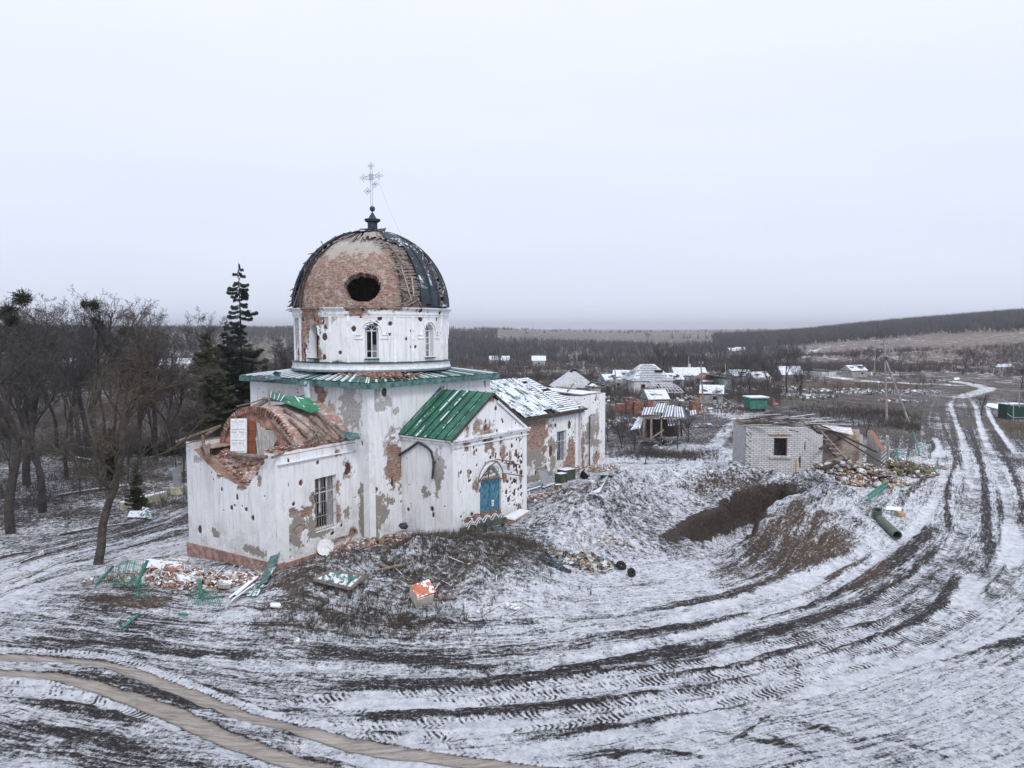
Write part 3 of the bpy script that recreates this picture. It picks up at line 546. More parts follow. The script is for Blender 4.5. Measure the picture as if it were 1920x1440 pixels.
flatwall('sanctuary_wall', church, pA, pC, 0, 6.3, top=tops, thick=.75, seed=2, pocks=26, grime=lambda s, z: sst(3.4, 1., z)*.8, holes=[(wS[0][0], wS[1][0], wS[1][1], wS[0][1], False)],
    pxd=[(575, 960, .45, .32, 'b'), (564, 993, .4, .25, 'b'), (588, 935, .18, .25, 'b'), (634, 965, .22, .6, 'b'), (633, 910, .15, .3, 'b'), (653, 879, .22, .3, 'p'), (540, 865, .1, .16, 'p'), (653, 879, .3, .36, 'b'), (560, 985, .7, .45, 'm'), (550, 1000, .5, .6, 'm'), (583, 985, .4, .5, 'm'), (556, 1015, .35, .4, 'm'), (535, 1020, .3, .2, 'm'), (537, 1035, .15, .5, 'm'), (650, 962, .25, .4, 'm'), (662, 1000, .3, .25, 'b'), (640, 1010, .6, .12, 'b'), (624, 1000, .16, .1, 'p'), (519, 940, .07, .5, 'm'), (520, 985, .15, .5, 'b'), (596, 867, .1, .12, 'p'), (540, 910, .09, .12, 'p'), (527, 911, .12, .07, 'p'), (632, 850, .2, .14, 'b'), (551, 945, .12, .1, 'p'), (549, 961, .2, .2, 'b'), (600, 1000, .8, .3, 'm')])
flatwall('sanctuary_wall', church, V2(pB, 5.6, ea1), pB, 0, 6.1, res=.3, thick=.6, seed=3)
# plinth along the front
mb = MB(); d_ = -.09; q0 = V2(V2(pB, d_, ea1), .08, ea2); q1 = V2(V2(pA, d_, ea1), -.08, ea2)
mb.prism([(*q0, -.6), (*q1, -.6), (*V2(q1, .5, ea1), -.6), (*V2(q0, .5, ea1), -.6)], (0, 0, 1.28)); mb.build('plinth', M_PLINTH, church)
mb = MB(); q2 = V2(pA, -.05, ea1); a = V2(pA, -.09, ea2); b = V2(a, 5.5, ea1); mb.prism([(*a, -.5), (*b, -.5), (*V2(b, .5, ea2), -.5), (*V2(a, .5, ea2), -.5)], (0, 0, 1.1)); mb.build('plinth', M_PLINTH, church)
# thin cornice on the south side of the annex
mb = MB(); a = V2(pA, -.06, ea2); b = V2(a, 5.4, ea1); mb.bar((*V2(a, .1, ea1), 5.52), (*b, 5.52), .1, .06); mb.build('moulding', M_TRIM, church)
# barred window
def barwin(A, B, s0, s1, z0, z1, nx_, nz_, depth=.2, mat=M_GRILLE, cross=True, name='window'):
    A_, B_, d, n, L_ = planar(A, B); P = lambda s, z, dp: (A_[0]+d[0]*s-n[0]*dp, A_[1]+d[1]*s-n[1]*dp, z)
    mb = MB()
    for s in (s0+.04, s1-.04): mb.bar(P(s, z0, depth), P(s, z1, depth), .08, .08)
    for z in (z0+.04, z1-.04): mb.bar(P(s0, z, depth), P(s1, z, depth), .08, .08)
    o = mb.build(name, M_WHITE, church); mb = MB()
    for i in range(1, nx_): s = s0+(s1-s0)*i/nx_; mb.bar(P(s, z0, depth-.1), P(s+rnd.uniform(-.02, .02), z1, depth-.1), .028, .028)
    for i in range(1, nz_): z = z0+(z1-z0)*i/nz_; mb.bar(P(s0, z, depth-.13), P(s1, z+rnd.uniform(-.03, .03), depth-.13), .03, .03)
    mb.build('bars', mat, o); mb = MB()
    for f in (1/3, 2/3): s = s0+(s1-s0)*f; mb.bar(P(s, z0+(z1-z0)*(.45 if f > .5 else .3), depth), P(s, z1, depth), .05, .05)
    mb.bar(P(s0, z0+(z1-z0)*.66, depth), P(s1, z0+(z1-z0)*.66, depth), .06, .05); mb.build('sash', M_WHITE, o)
    return o
barwin(pA, pC, wS[0][0], wS[1][0], wS[1][1], wS[0][1], 9, 4)
# dark brick lining deep inside so that openings look into rooms, not into the yard
# vault of the sanctuary with its arched end wall
vc = V2(V2(pA, 3.45, ea2), 1.75, ea1); vr, vh, vz = 2.95, 2.6, 5.35
def vaultP(th, l, r=1.): x = vr*r*math.cos(th); z = vz+vh*r*math.sin(th); p = V2(V2(vc, -x, ea2), l, ea1); return (p[0], p[1], z)
NS, NT = 50, 60; TH, LL = np.meshgrid(np.linspace(0, math.pi, NT), np.linspace(0, 4.6, NS), indexing='ij')
rr_ = 1+.03*(fbm(TH*4, LL*2, 2, 4)-.5); X = np.stack([vc[0]-vr*rr_*np.cos(TH)*ea2[0]+LL*ea1[0], vc[1]-vr*rr_*np.cos(TH)*ea2[1]+LL*ea1[1], vz+vh*rr_*np.sin(TH)], -1)
ix = np.arange(TH.size).reshape(TH.shape); fq = np.stack([ix[:-1, :-1], ix[1:, :-1], ix[1:, 1:], ix[:-1, 1:]], -1).reshape(-1, 4)
def brick_mat_snow():
    t = MT('vault_brick', .9); cv = t.n('ShaderNodeCombineXYZ'); t.l(t.attr('ws'), cv.inputs[0]); t.l(t.attr('wz'), cv.inputs[1]); uv = cv.outputs[0]
    br = t.n('ShaderNodeTexBrick'); br.inputs['Scale'].default_value = 1; br.inputs['Brick Width'].default_value = .27; br.inputs['Row Height'].default_value = .09; br.inputs['Mortar Size'].default_value = .014; t.l(uv, br.inputs['Vector'])
    br.inputs['Color1'].default_value = (.33, .14, .09, 1); br.inputs['Color2'].default_value = (.45, .26, .19, 1); br.inputs['Mortar'].default_value = (.30, .27, .25, 1)
    n2 = t.noise(3, 6, .75, vec=uv, scale3=(.6, 2.5, 1)); c = t.mix(t.step(t.noise(1.2, 5, .7, vec=uv), .45, .6), br.outputs[0], (.42, .37, .33))
    gm = t.n('ShaderNodeNewGeometry'); sx = t.n('ShaderNodeSeparateXYZ'); t.l(gm.outputs['Normal'], sx.inputs[0]); c = t.mix(t.math('MULTIPLY', t.step(n2, .55, .62), t.step(sx.outputs[2], .3, .7)), c, SNOWC)
    t.col(c); t.bump(t.math('ADD', br.outputs['Fac'], n2), .6, .03); return t.m
M_VAULT = brick_mat_snow()
mesh_np('vault', X.reshape(-1, 3), fq, M_VAULT, church, {'ws': LL, 'wz': TH*2.7}, off=OFF, smooth=False)
mb = MB(); pts = [vaultP(t, 0) for t in np.linspace(math.pi, 0, 25)]; mb.prism(pts, (ea1[0]*.3, ea1[1]*.3, 0)); gw = mb.build('arched_end_wall', simple('arch_brick', (.34, .20, .155), .6, 2.5), church)
mb = MB()
for i, t in enumerate(np.linspace(.04, math.pi-.04, 44)):      # voussoir ring standing proud
    a, b = vaultP(t, -.05, .90), vaultP(t, -.05, 1.03); mb.bar(a, b, .12, .16, up=(ea1[0], ea1[1], 0))
mb.build('brick_arch', M_BRICKR, church)
# broken masonry between the front wall and the arch
xx, yy = np.meshgrid(np.linspace(0.05, 6.9, 70), np.linspace(.3, 2.2, 24), indexing='ij'); zz = 4.25+1.15*sst(.3, 1.7, yy)+1.1*(np.abs(xx-2.9)/3.4)**2.2*sst(2.2, .3, yy)+.35*(fbm(xx*2, yy*2, 3, 4)-.5)+.12*(fbm(xx*8, yy*8, 7, 2)-.5)
zz = np.minimum(zz, 5.9)
X = np.stack([pA[0]+ea2[0]*xx+ea1[0]*yy, pA[1]+ea2[1]*xx+ea1[1]*yy, zz], -1); ix = np.arange(xx.size).reshape(xx.shape); fq = np.stack([ix[:-1, :-1], ix[:-1, 1:], ix[1:, 1:], ix[1:, :-1]], -1).reshape(-1, 4)[:, ::-1]
mesh_np('broken_masonry', X.reshape(-1, 3), fq, M_VAULT, church, {'ws': xx, 'wz': yy*.8+zz}, off=OFF, smooth=False)
mb = MB()
for i in range(330):
    x, y = rnd.uniform(.3, 6.8), rnd.uniform(.2, 2.1)
    if rnd.random() < .45: x = rnd.uniform(4.6, 6.8)
    z = min(5.95, 4.3+1.15*float(sst(.3, 1.7, y))+1.1*(abs(x-2.9)/3.4)**2.2*float(sst(2.2, .3, y)))+rnd.uniform(0, .12); p = V2(V2(pA, x, ea2), y, ea1)
    if x > 1 or rnd.random() < .3: mb.box((*p, z), (.26*rnd.uniform(.6, 1), .13, .09), rnd.uniform(0, 3), rnd.uniform(-.5, .5), rnd.uniform(-.5, .5), .012)
for i in range(110):
    s = rnd.uniform(.1, 5.5); p = V2(V2(pA, s, ea1), rnd.uniform(.1, .9), ea2); mb.box((*p, 6.08+rnd.uniform(0, .12)), (.25*rnd.uniform(.5, 1), .13, .08), rnd.uniform(0, 3), rnd.uniform(-.4, .4), 0, .01)
mb.build('loose_bricks', M_BRICKR, church)['kind'] = 'stuff'
# flat haunches beside the vault
for sg in (1,):
    patch('wall_head', church, [(*V2(pA, .4, ea1), 5.95), (*V2(pA, 5.4, ea1), 5.95), (*V2(V2(pA, 5.4, ea1), 1.4, ea2), 5.75), (*V2(V2(pA, .4, ea1), 1.4, ea2), 5.75)], M_VAULT, .1, .05, seed=4)
    patch('wall_head', church, [(*V2(V2(pA, .4, ea1), 6.9, ea2), 5.9), (*V2(V2(pA, .4, ea1), 5.4, ea2), 5.85), (*V2(V2(pA, 5.4, ea1), 5.4, ea2), 5.85), (*V2(V2(pA, 5.4, ea1), 6.9, ea2), 5.9)], M_VAULT, .12, .05, seed=4)
# logs, rafters and torn sheets over the vault
AX = lambda px, py, y, w_: AT(px, py, y)
def onvault(px, py, Y):
    for yy in np.arange(Y-1.2, Y+1.2, .04):
        p = AT(px, py, yy); x = (p[0]-vc[0])*ea2[0]+(p[1]-vc[1])*ea2[1]; l = (p[0]-vc[0])*ea1[0]+(p[1]-vc[1])*ea1[1]
        if l > -.2 and p[2] > 5.3 and (x/(vr+.22))**2+((p[2]-vz)/(vh+.22))**2 < 1 or p[2] < 6.05: return p
    return AT(px, py, Y)
def log(px0, py0, Y0, px1, py1, Y1, r=.1, m=M_LOG, nm='roof_log'): mb = MB(); a, b = Vector(onvault(px0, py0, Y0)), Vector(onvault(px1, py1, Y1)); mid = (a+b)/2+Vector((rnd.uniform(-.05, .05), 0, rnd.uniform(-.06, .02))); mb.tube([a, mid, b], [r, r*.95, r*.85], 7); mb.build(nm, m, church)
for q in [(532, 766, 39.6, 612, 832, 37.7, .12), (582, 781, 39.9, 634, 826, 38.2, .1), (596, 775, 40.3, 646, 823, 38.6, .11), (511, 789, 38.6, 555, 840, 36.9, .11), (541, 784, 39.2, 580, 819, 37.8, .08), (560, 802, 38.8, 584, 826, 37.9, .05), (570, 830, 37.6, 597, 808, 38.9, .06), (608, 824, 37.9, 614, 800, 38.8, .03), (575, 818, 38, 582, 800, 38.8, .03), (590, 818, 38.2, 605, 835, 37.3, .04),
          (430, 850, 37.4, 500, 857, 36.5, .12), (392, 834, 38.6, 391, 851, 37.9, .09), (380, 818, 39.2, 388, 851, 37.7, .09), (330, 829, 40.5, 414, 798, 41, .08), (384, 818, 40, 412, 799, 41.2, .1), (555, 840, 37, 600, 830, 37.6, .09), (510, 858, 36.1, 560, 836, 37.2, .07),
          (470, 766, 41, 492, 754, 42, .13), (478, 764, 41, 508, 748, 42.5, .08), (505, 764, 40.5, 505, 729, 40.5, .05), (444, 762, 42, 494, 748, 43, .04), (523, 734, 42, 546, 752, 41.5, .05), (545, 748, 41.5, 575, 740, 42.5, .05), (494, 748, 42, 545, 752, 41.5, .1), (628, 796, 40.6, 662, 826, 39.2, .07), (616, 790, 40.3, 650, 812, 39.4, .05), (586, 800, 39, 600, 826, 38, .04)]: log(*q)
def sheet(px4, m, nm='torn_sheet', th=.03, par=None, sub=6, seed=1):
    return patch(nm, par or church, [AT(*p) for p in px4], m, .14, th, seed=seed)
def vsheet(pts, m, seed, lift=.22): patch('torn_sheet', church, [Vector(onvault(*p))+Vector((0, -.1, lift)) for p in pts], m, .12, .03, seed=seed)
M_GREEN3 = metalroof('bright_green_sheet', (.035, .19, .10), snow=.25, seam=.4, per=.9); vsheet([(584, 783, 39.4), (532, 763, 40.2), (520, 750, 41), (556, 750, 41)], M_GREEN3, 3); vsheet([(584, 783, 39.4), (556, 750, 41), (580, 754, 41), (603, 775, 40)], M_GREEN3, 5); vsheet([(528, 764, 40.4), (508, 757, 41), (509, 744, 41.6), (536, 752, 41)], M_GREEN, 6, .3)
sheet([(655, 824, 38.8), (676, 822, 39.0), (672, 812, 39.6), (634, 808, 39.8)], M_FASCIA, seed=8)
mb = MB(); p = Vector(AT(578, 757, 40.6)); mb.tube([p, p+Vector((-.1, .1, .9))], .17, 12); mb.tube([p+Vector((-.1, .1, .9)), p+Vector((-.1, .1, 1.2))], [.17, .12], 12); mb.build('stove_pipe', simple('zinc', (.40, .45, .50), .3, 4, rough=.4), church)
# two door leaves leaning on the arch, and the cloth
def leaf(px0, px1, pyt, pyb, Yb, m, nm):
    a = Vector(AT(px0, pyb, Yb)); b = Vector(AT(px1, pyb, Yb-(px1-px0)*.012)); h = Vector(AT(px0, pyt, Yb+.25))-a; mb = MB(); d = (b-a); nrm = d.cross(h).normalized()
    mb.prism([a, b, b+h, a+h], nrm*-.05)
    for i in range(2):
        for j in range(3):
            u0, u1 = .1+i*.45, .45+i*.45; v0, v1 = .06+j*.32, .30+j*.32
            for (p, q) in (((u0, v0), (u1, v0)), ((u1, v0), (u1, v1)), ((u1, v1), (u0, v1)), ((u0, v1), (u0, v0))): mb.bar(a+d*p[0]+h*p[1]+nrm*.02, a+d*q[0]+h*q[1]+nrm*.02, .035, .035)
    mb.build(nm, m, church)
leaf(432, 462, 785, 849, 38.1, M_WHITE, 'loose_door_leaf'); leaf(463, 479, 788, 851, 37.95, M_BROWN, 'loose_door_leaf')
uu, vv = np.meshgrid(np.linspace(0, 1, 40), np.linspace(0, 1, 34), indexing='ij')
c00, c10, c11, c01 = [np.array(AT(*p)) for p in ((481, 851, 37.7), (508, 852, 37.2), (527, 802, 38.2), (480, 788, 38.3))]
X = ((1-uu)*(1-vv))[..., None]*c00+(uu*(1-vv))[..., None]*c10+(uu*vv)[..., None]*c11+((1-uu)*vv)[..., None]*c01; X[..., 2] -= .28*np.sin(uu*math.pi)*vv**3; X[..., 1] += .13*np.sin((uu*1.3+vv*.5)*21)*(1-.3*vv)-.2*np.sin(uu*math.pi); ix = np.arange(uu.size).reshape(uu.shape)
mesh_np('hanging_cloth', X.reshape(-1, 3), np.stack([ix[:-1, :-1], ix[1:, :-1], ix[1:, 1:], ix[:-1, 1:]], -1).reshape(-1, 4), simple('grey_cloth', (.33, .32, .31), .25, 3), church, off=OFF)
# main block
pE = V2(pD, 10.5, e2); pF = V2(pD, 10.5, e1); pG_ = V2(pF, 10.5, e2)
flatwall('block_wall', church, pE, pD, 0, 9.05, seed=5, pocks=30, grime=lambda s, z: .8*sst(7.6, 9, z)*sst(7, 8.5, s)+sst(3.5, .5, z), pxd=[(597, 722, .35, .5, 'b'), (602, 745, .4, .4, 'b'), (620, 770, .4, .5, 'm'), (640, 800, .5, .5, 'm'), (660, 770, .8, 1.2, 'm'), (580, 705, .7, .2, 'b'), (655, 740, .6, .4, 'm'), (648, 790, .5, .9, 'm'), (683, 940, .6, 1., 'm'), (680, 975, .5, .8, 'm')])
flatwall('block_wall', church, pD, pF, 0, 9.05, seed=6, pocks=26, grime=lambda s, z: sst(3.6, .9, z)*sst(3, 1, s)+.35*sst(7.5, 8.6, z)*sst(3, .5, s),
    pxd=[(738, 865, .55, 1.35, 'b'), (745, 880, .5, 1.2, 'b'), (736, 850, .35, .7, 'b'), (721, 735, .16, .22, 'p'), (736, 905, .12, .25, 'p'), (710, 940, .5, .35, 'm'), (704, 970, .55, .9, 'm'), (716, 955, .5, .7, 'm'), (730, 940, .4, .3, 'm'), (700, 1000, .4, .5, 'm'), (712, 760, .4, .3, 'm'), (727, 752, .35, .25, 'm'), (742, 772, .25, .2, 'm'), (704, 745, .3, .6, 'm'), (770, 800, .9, .35, 'm'), (917, 718, .4, .35, 'b'), (925, 712, .5, .6, 'b'), (921, 735, .25, .5, 'm')])
flatwall('block_wall', church, pF, pG_, 0, 9.05, res=.4, seed=7); flatwall('block_wall', church, pG_, pE, 0, 9.05, res=.4, seed=8)
ct = np.array(V2(V2(pD, 5.25, e1), 5.25, e2)); CT = (ct[0], ct[1])
def skirt():                                    # roof of the block: eave square to the drum, standing seams
    ov = .42; zE, zR = 9.22, 9.78; cs_ = [V2(V2(pD, -ov, e1), -ov, e2), V2(V2(pD, 10.5+ov, e1), -ov, e2), V2(V2(pD, 10.5+ov, e1), 10.5+ov, e2), V2(V2(pD, -ov, e1), 10.5+ov, e2)]
    for i in range(4):
        a, b = cs_[i], cs_[(i+1) % 4]; k = .42; a2 = (a[0]*k+CT[0]*(1-k), a[1]*k+CT[1]*(1-k)); b2 = (b[0]*k+CT[0]*(1-k), b[1]*k+CT[1]*(1-k))
        patch('block_roof', church, [(*a, zE), (*b, zE), (*b2, zR), (*a2, zR)], M_GREEN, .12, .05, seed=20+i)
        mb = MB(); d = Vector((b[0]-a[0], b[1]-a[1], 0)).normalized(); n = Vector((d.y, -d.x, 0))*.02
        mb.bar(Vector((*a, zE-.19))+n, Vector((*b, zE-.19))+n, .05, .30); mb.build('fascia', M_FASCIA, church)
        mb = MB(); mb.prism([(*a, zE-.32), (*b, zE-.32), (*((b[0]*.9+CT[0]*.1), (b[1]*.9+CT[1]*.1)), zE-.32), (*((a[0]*.9+CT[0]*.1), (a[1]*.9+CT[1]*.1)), zE-.32)], (0, 0, .03)); mb.build('soffit', M_WHITE, church)
        mb = MB()
        for j in range(1, 17):
            f = (j+rnd.uniform(-.15, .15))/17; e = Vector((a[0]+(b[0]-a[0])*f, a[1]+(b[1]-a[1])*f, zE+.03)); t_ = Vector((a2[0]+(b2[0]-a2[0])*f, a2[1]+(b2[1]-a2[1])*f, zR+.03)); mb.mi = int(rnd.random() < .55); mb.bar(e, t_, .03 if mb.mi == 0 else .07, .05)
        mb.build('roof_seam', [M_FASCIA, M_SNOWC], church)
skirt()
mb = MB()
for c_, n_ in (((-1, 0), 0),):
    for (fx, fy, sp_) in ((2.7, .75, 1.4), (.55, 1.6, 1.0), (.75, 2.6, .7)):
        for i in range(170):
            s, r = rnd.gauss(fx, sp_*.6), max(0.1, rnd.gauss(fy, .35)); p = V2(V2(pD, s-.2, e1), r-.3, e2) if fx > 2 else V2(V2(pD, r-.3, e1), s+rnd.uniform(0, 3), e2)
            mb.box((*p, 9.30+.12*r*.6+rnd.uniform(0, .15)), (.2*rnd.uniform(.5, 1.2), .12, .08), rnd.uniform(0, 3), rnd.uniform(-.4, .4), 0, .012)
mb.build('roof_rubble', M_BRICKR, church)['kind'] = 'stuff'
sheet([(478, 713, 43.2), (500, 714, 42.5), (512, 704, 43.6), (482, 703, 44)], M_DARKMETAL, seed=31); sheet([(500, 712, 42.6), (528, 711, 41.8), (520, 703, 43), (503, 705, 43.2)], M_FASCIA, seed=32); sheet([(511, 700, 43.5), (522, 712, 42.4), (526, 698, 42.6), (516, 696, 43)], M_DARKMETAL, seed=33); sheet([(556, 724, 41), (574, 722, 40.4), (578, 714, 40.6), (566, 712, 41)], M_FASCIA, seed=34)
# drum
DR = 4.72
def drumP(R0):
    def f(s, z, dp): th = s/R0; return np.stack([CT[0]+(R0-dp)*np.sin(th), CT[1]-(R0-dp)*np.cos(th), z+0*s], -1)
    return f
camaz = math.atan2(-CT[0], CT[1])*-1            # azimuth offset of the ray from the camera
# th=0 faces -Y; the camera sees the drum along the ray to CT
th0 = math.atan2(0-CT[0], CT[1]-0); S0 = (th0-math.pi)*DR
def dth(px):                                    # azimuth on the drum seen at column px (middle heights)
    return th0+math.asin(max(-1, min(1, (px-699)/141.)))
ring = 2*math.pi*DR
def ds(px): return (dth(px)-th0+math.pi)*DR
def drP(s, z, dp): return drumP(DR)(np.asarray(s)+S0, z, dp)
hol = []; wins = [ds(698), ds(805), ds(591.5)]; step_w = ds(805)-ds(698)
for k_ in range(8):
    c_ = (ds(698)+k_*ring/8) % ring; hol.append((c_-.37, c_+.37, 10.36, 12.32, True))
def dd(px, z, rs, rz, kind): return (ds(px), z, rs, rz, kind)
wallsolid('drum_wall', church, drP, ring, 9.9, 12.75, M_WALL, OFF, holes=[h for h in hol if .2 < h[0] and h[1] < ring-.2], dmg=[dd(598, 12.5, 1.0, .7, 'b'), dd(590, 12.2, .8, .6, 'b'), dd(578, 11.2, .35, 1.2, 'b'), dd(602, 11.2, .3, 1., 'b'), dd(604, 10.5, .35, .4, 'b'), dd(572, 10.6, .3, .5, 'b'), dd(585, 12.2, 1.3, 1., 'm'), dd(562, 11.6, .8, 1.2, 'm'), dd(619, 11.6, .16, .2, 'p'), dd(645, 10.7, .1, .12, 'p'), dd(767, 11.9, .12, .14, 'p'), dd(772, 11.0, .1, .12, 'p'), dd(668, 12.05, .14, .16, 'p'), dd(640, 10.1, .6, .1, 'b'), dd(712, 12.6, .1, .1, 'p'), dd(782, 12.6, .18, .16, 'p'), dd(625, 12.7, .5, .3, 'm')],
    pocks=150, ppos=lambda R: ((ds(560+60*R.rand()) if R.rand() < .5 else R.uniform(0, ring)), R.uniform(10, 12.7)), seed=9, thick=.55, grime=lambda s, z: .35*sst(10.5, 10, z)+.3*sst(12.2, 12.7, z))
def ringbuild(name, prof, mat, n=96, dmg=False, seed=0):
    mb = MB(); mb.lathe(prof, (CT[0], CT[1], 0), n); return mb.build(name, mat, church)
ringbuild('drum_base', [(DR+.02, 9.62), (DR+.16, 9.62), (DR+.16, 9.78), (DR+.10, 9.80), (DR+.12, 10.08), (DR-.1, 10.08)], M_TRIM)
ringbuild('base_flashing', [(DR-.2, 10.083), (DR+.2, 10.083), (DR+.22, 10.10), (DR-.02, 10.17)], M_GREEN.copy())
ringbuild('base_band', [(DR+.17, 9.60), (DR+.19, 9.60), (DR+.19, 9.71), (DR+.165, 9.71)], simple('lead_band', (.17, .22, .26), .3, 3))
# cornice: left part broken to brick, so it is built as a wall surface with a stepped profile
def cornP(s, z, dp):
    pr = np.interp(z, [12.72, 12.80, 12.82, 13.05, 13.08, 13.14, 13.16, 13.26], [.03, .03, .07, .07, .13, .15, .22, .24]); return drumP(DR)((np.asarray(s)+S0), z, dp-pr)
# keep angular size (s is measured on DR)
wallsolid('cornice', church, cornP, ring, 12.72, 13.26, M_WALL, OFF, dmg=[dd(597, 13.0, 1.0, .45, 'b'), dd(590, 12.9, .7, .6, 'b'), dd(560, 13.2, .8, .12, 'm'), dd(665, 13.2, .6, .25, 'b'), dd(672, 12.95, .5, .3, 'b'), dd(720, 13.25, .7, .2, 'b'), dd(700, 13.3, .8, .15, 'b'), dd(740, 13.2, .4, .12, 'b'), dd(780, 13.1, .15, .12, 'p'), dd(817, 13.0, .1, .1, 'p')], pocks=20, seed=12, res=.06, thick=.3, topbrick=0)
# pilasters and window surrounds
for k_ in range(8):
    c_ = ds(698)+k_*ring/8+ring/16; 
    for dzz in (-.0,):
        th = (c_+S0)/DR
        for q in (-.55, .55):
            a = th+q/DR*1.; p0 = (CT[0]+(DR+.02)*math.sin(a), CT[1]-(DR+.02)*math.cos(a)); MB().box((*p0, 11.42), (.16, .07, 2.62), rz=a).build('pilaster_edge', M_TRIM, church)
for k_ in range(8):
    c_ = ds(698)+k_*ring/8; th = (c_+S0)/DR; mb = MB()
    if abs(th-th0) < 1.9 and k_ != 7:
        P = lambda x, z, r: (CT[0]+(DR+r)*math.sin(th+x/DR), CT[1]-(DR+r)*math.cos(th+x/DR), z)
        arc = [P(.62*math.cos(t), 11.72+.74*math.sin(t), .03) for t in np.linspace(0, math.pi, 15)]
        mb.tube(arc, .035, 5)
        for sg in (-1, 1): mb.bar(P(sg*.62, 11.72, .03), P(sg*.92, 11.72, .03), .06, .07, up=(0, 0, 1)); mb.bar(P(sg*.5, 11.5, .03), P(sg*.95, 11.5, .03), .06, .05); mb.bar(P(sg*.92, 11.5, .03), P(sg*.92, 11.72, .03), .05, .05)
        mb.build('window_surround', M_TRIM, church)
    mb = MB(); P = lambda x, z, r=-.3: (CT[0]+(DR+r)*math.sin(th+x/DR), CT[1]-(DR+r)*math.cos(th+x/DR), z)
    if not (k_ == 7):
        mb.tube([P(-.33, 10.38)]+[P(.33*math.cos(t), 11.95+.33*math.sin(t)) for t in np.linspace(math.pi, 0, 11)]+[P(.33, 10.38)], .045, 5)
        o = mb.build('window', M_WHITE, church); mb = MB(); mb.bar(P(0, 10.38), P(0, 11.95), .05, .05); mb.bar(P(-.33, 11.93), P(.33, 11.93), .06, .06); mb.bar(P(-.33, 10.40), P(.33, 10.40), .07, .05)
        for z in (10.78, 11.16, 11.54):
            if rnd.random() < .85: mb.bar(P(-.33, z), P(.33, z), .035, .035)
        for t in (.8, 1.57, 2.34): mb.bar(P(0, 11.95), P(.32*math.cos(t), 11.95+.32*math.sin(t)), .03, .03)
        mb.build('glazing_bars', M_WHITE, o)
        for (x0, x1, za, zb) in ((0.03, .3, 10.45, 10.75), (.03, .3, 10.8, 11.14), (-.3, -.03, 11.6, 11.9))[:2 if k_ == 0 else 3]: MB().prism([P(x0, za), P(x1, za), P(x1, zb), P(x0, zb)], (0.004, .004, 0)).build('pane', M_GLASS, o)
    mb = MB(); mb.bar(P(-.42, 10.34, .06), P(.42, 10.34, .06), .22, .05); mb.build('window_sill', M_GREEN, church)
# dome: brick shell with the oval hole
DO = 4.52; DZ = 13.22
nth, nph = 300, 110; TH, PH = np.meshgrid(np.linspace(-math.pi, math.pi, nth), np.linspace(0, 1.40, nph), indexing='ij')
def domeXYZ(th, ph, r): rz = r*1.02; return np.stack([CT[0]+r*np.cos(ph)*np.sin(th), CT[1]-r*np.cos(ph)*np.cos(th), DZ+rz*np.sin(ph)], -1)
def dpx(px, py, r=DO):                          # azimuth, elevation of the dome point seen at a pixel
    d = ray(px, py); o = np.array((0, 0, CH)); c_ = np.array((CT[0], CT[1], DZ)); L0 = o-c_; b = 2*np.dot(L0, d); a = np.dot(d, d); cc = np.dot(L0, L0)-r*r; q = b*b-4*a*cc
    k = (-b-math.sqrt(max(q, 0)))/2/a; p = L0+d*k; return math.atan2(p[0], -p[1]), math.asin(max(-1, min(1, p[2]/r)))
wn = fbm(TH*9, PH*9, 4, 4)-.5; wf = fbm(TH*26, PH*26, 14, 3)-.5; R1 = DO+.14*wn+.07*wf; X = domeXYZ(TH, PH, R1)
h0 = dpx(678, 539); q = np.sqrt(((TH-h0[0])*math.cos(h0[1])*DO/1.06)**2+((PH-h0[1])*DO/.86)**2)+.22*wn+.12*wf
keep = (q[:-1, :-1] > 1); ix = np.arange(TH.size).reshape(TH.shape); fq = np.stack([ix[:-1, :-1], ix[1:, :-1], ix[1:, 1:], ix[:-1, 1:]], -1)
Xi = domeXYZ(TH, PH, R1*0+DO-.45); hi = []
ii, jj = np.where(keep)
F_ = [fq[keep], (fq[keep]+TH.size)[:, ::-1]]
pad = np.pad(keep, ((1, 1), (1, 1)), mode='edge')
for (di, dj), (a, b) in (((1, 0), (1, 2)), ((-1, 0), (3, 0)), ((0, 1), (2, 3)), ((0, -1), (0, 1))):
    nb = pad[1+di:pad.shape[0]-1+di, 1+dj:pad.shape[1]-1+dj]; m = keep & ~nb; e = fq[m]
    F_.append(np.stack([e[:, b], e[:, a], e[:, a]+TH.size, e[:, b]+TH.size], -1))
rim_ = sst(1.35, 1.0, q)
pl_ = sst(.62, .85, PH+.5*wn)*.0+sst(.64, .92, PH+.6*wn)
at = {'brick': np.concatenate([1-.95*pl_.ravel(), np.ones(TH.size)]), 'mort': np.concatenate([pl_.ravel()*0+.9, np.zeros(TH.size)]), 'pock': np.zeros(2*TH.size), 'grime': np.concatenate([pl_.ravel(), np.zeros(TH.size)]), 'ws': np.tile((TH*DO).ravel(), 2), 'wz': np.tile((PH*DO).ravel(), 2)}
M_DOME = wallmat('dome_brick', under=(.42, .385, .35), brick1=(.29, .115, .075), brick2=(.43, .235, .165), thick=.018)
mesh_np('dome', np.concatenate([X.reshape(-1, 3), Xi.reshape(-1, 3)]), np.concatenate(F_), M_DOME, church, at, smooth=False, off=OFF)
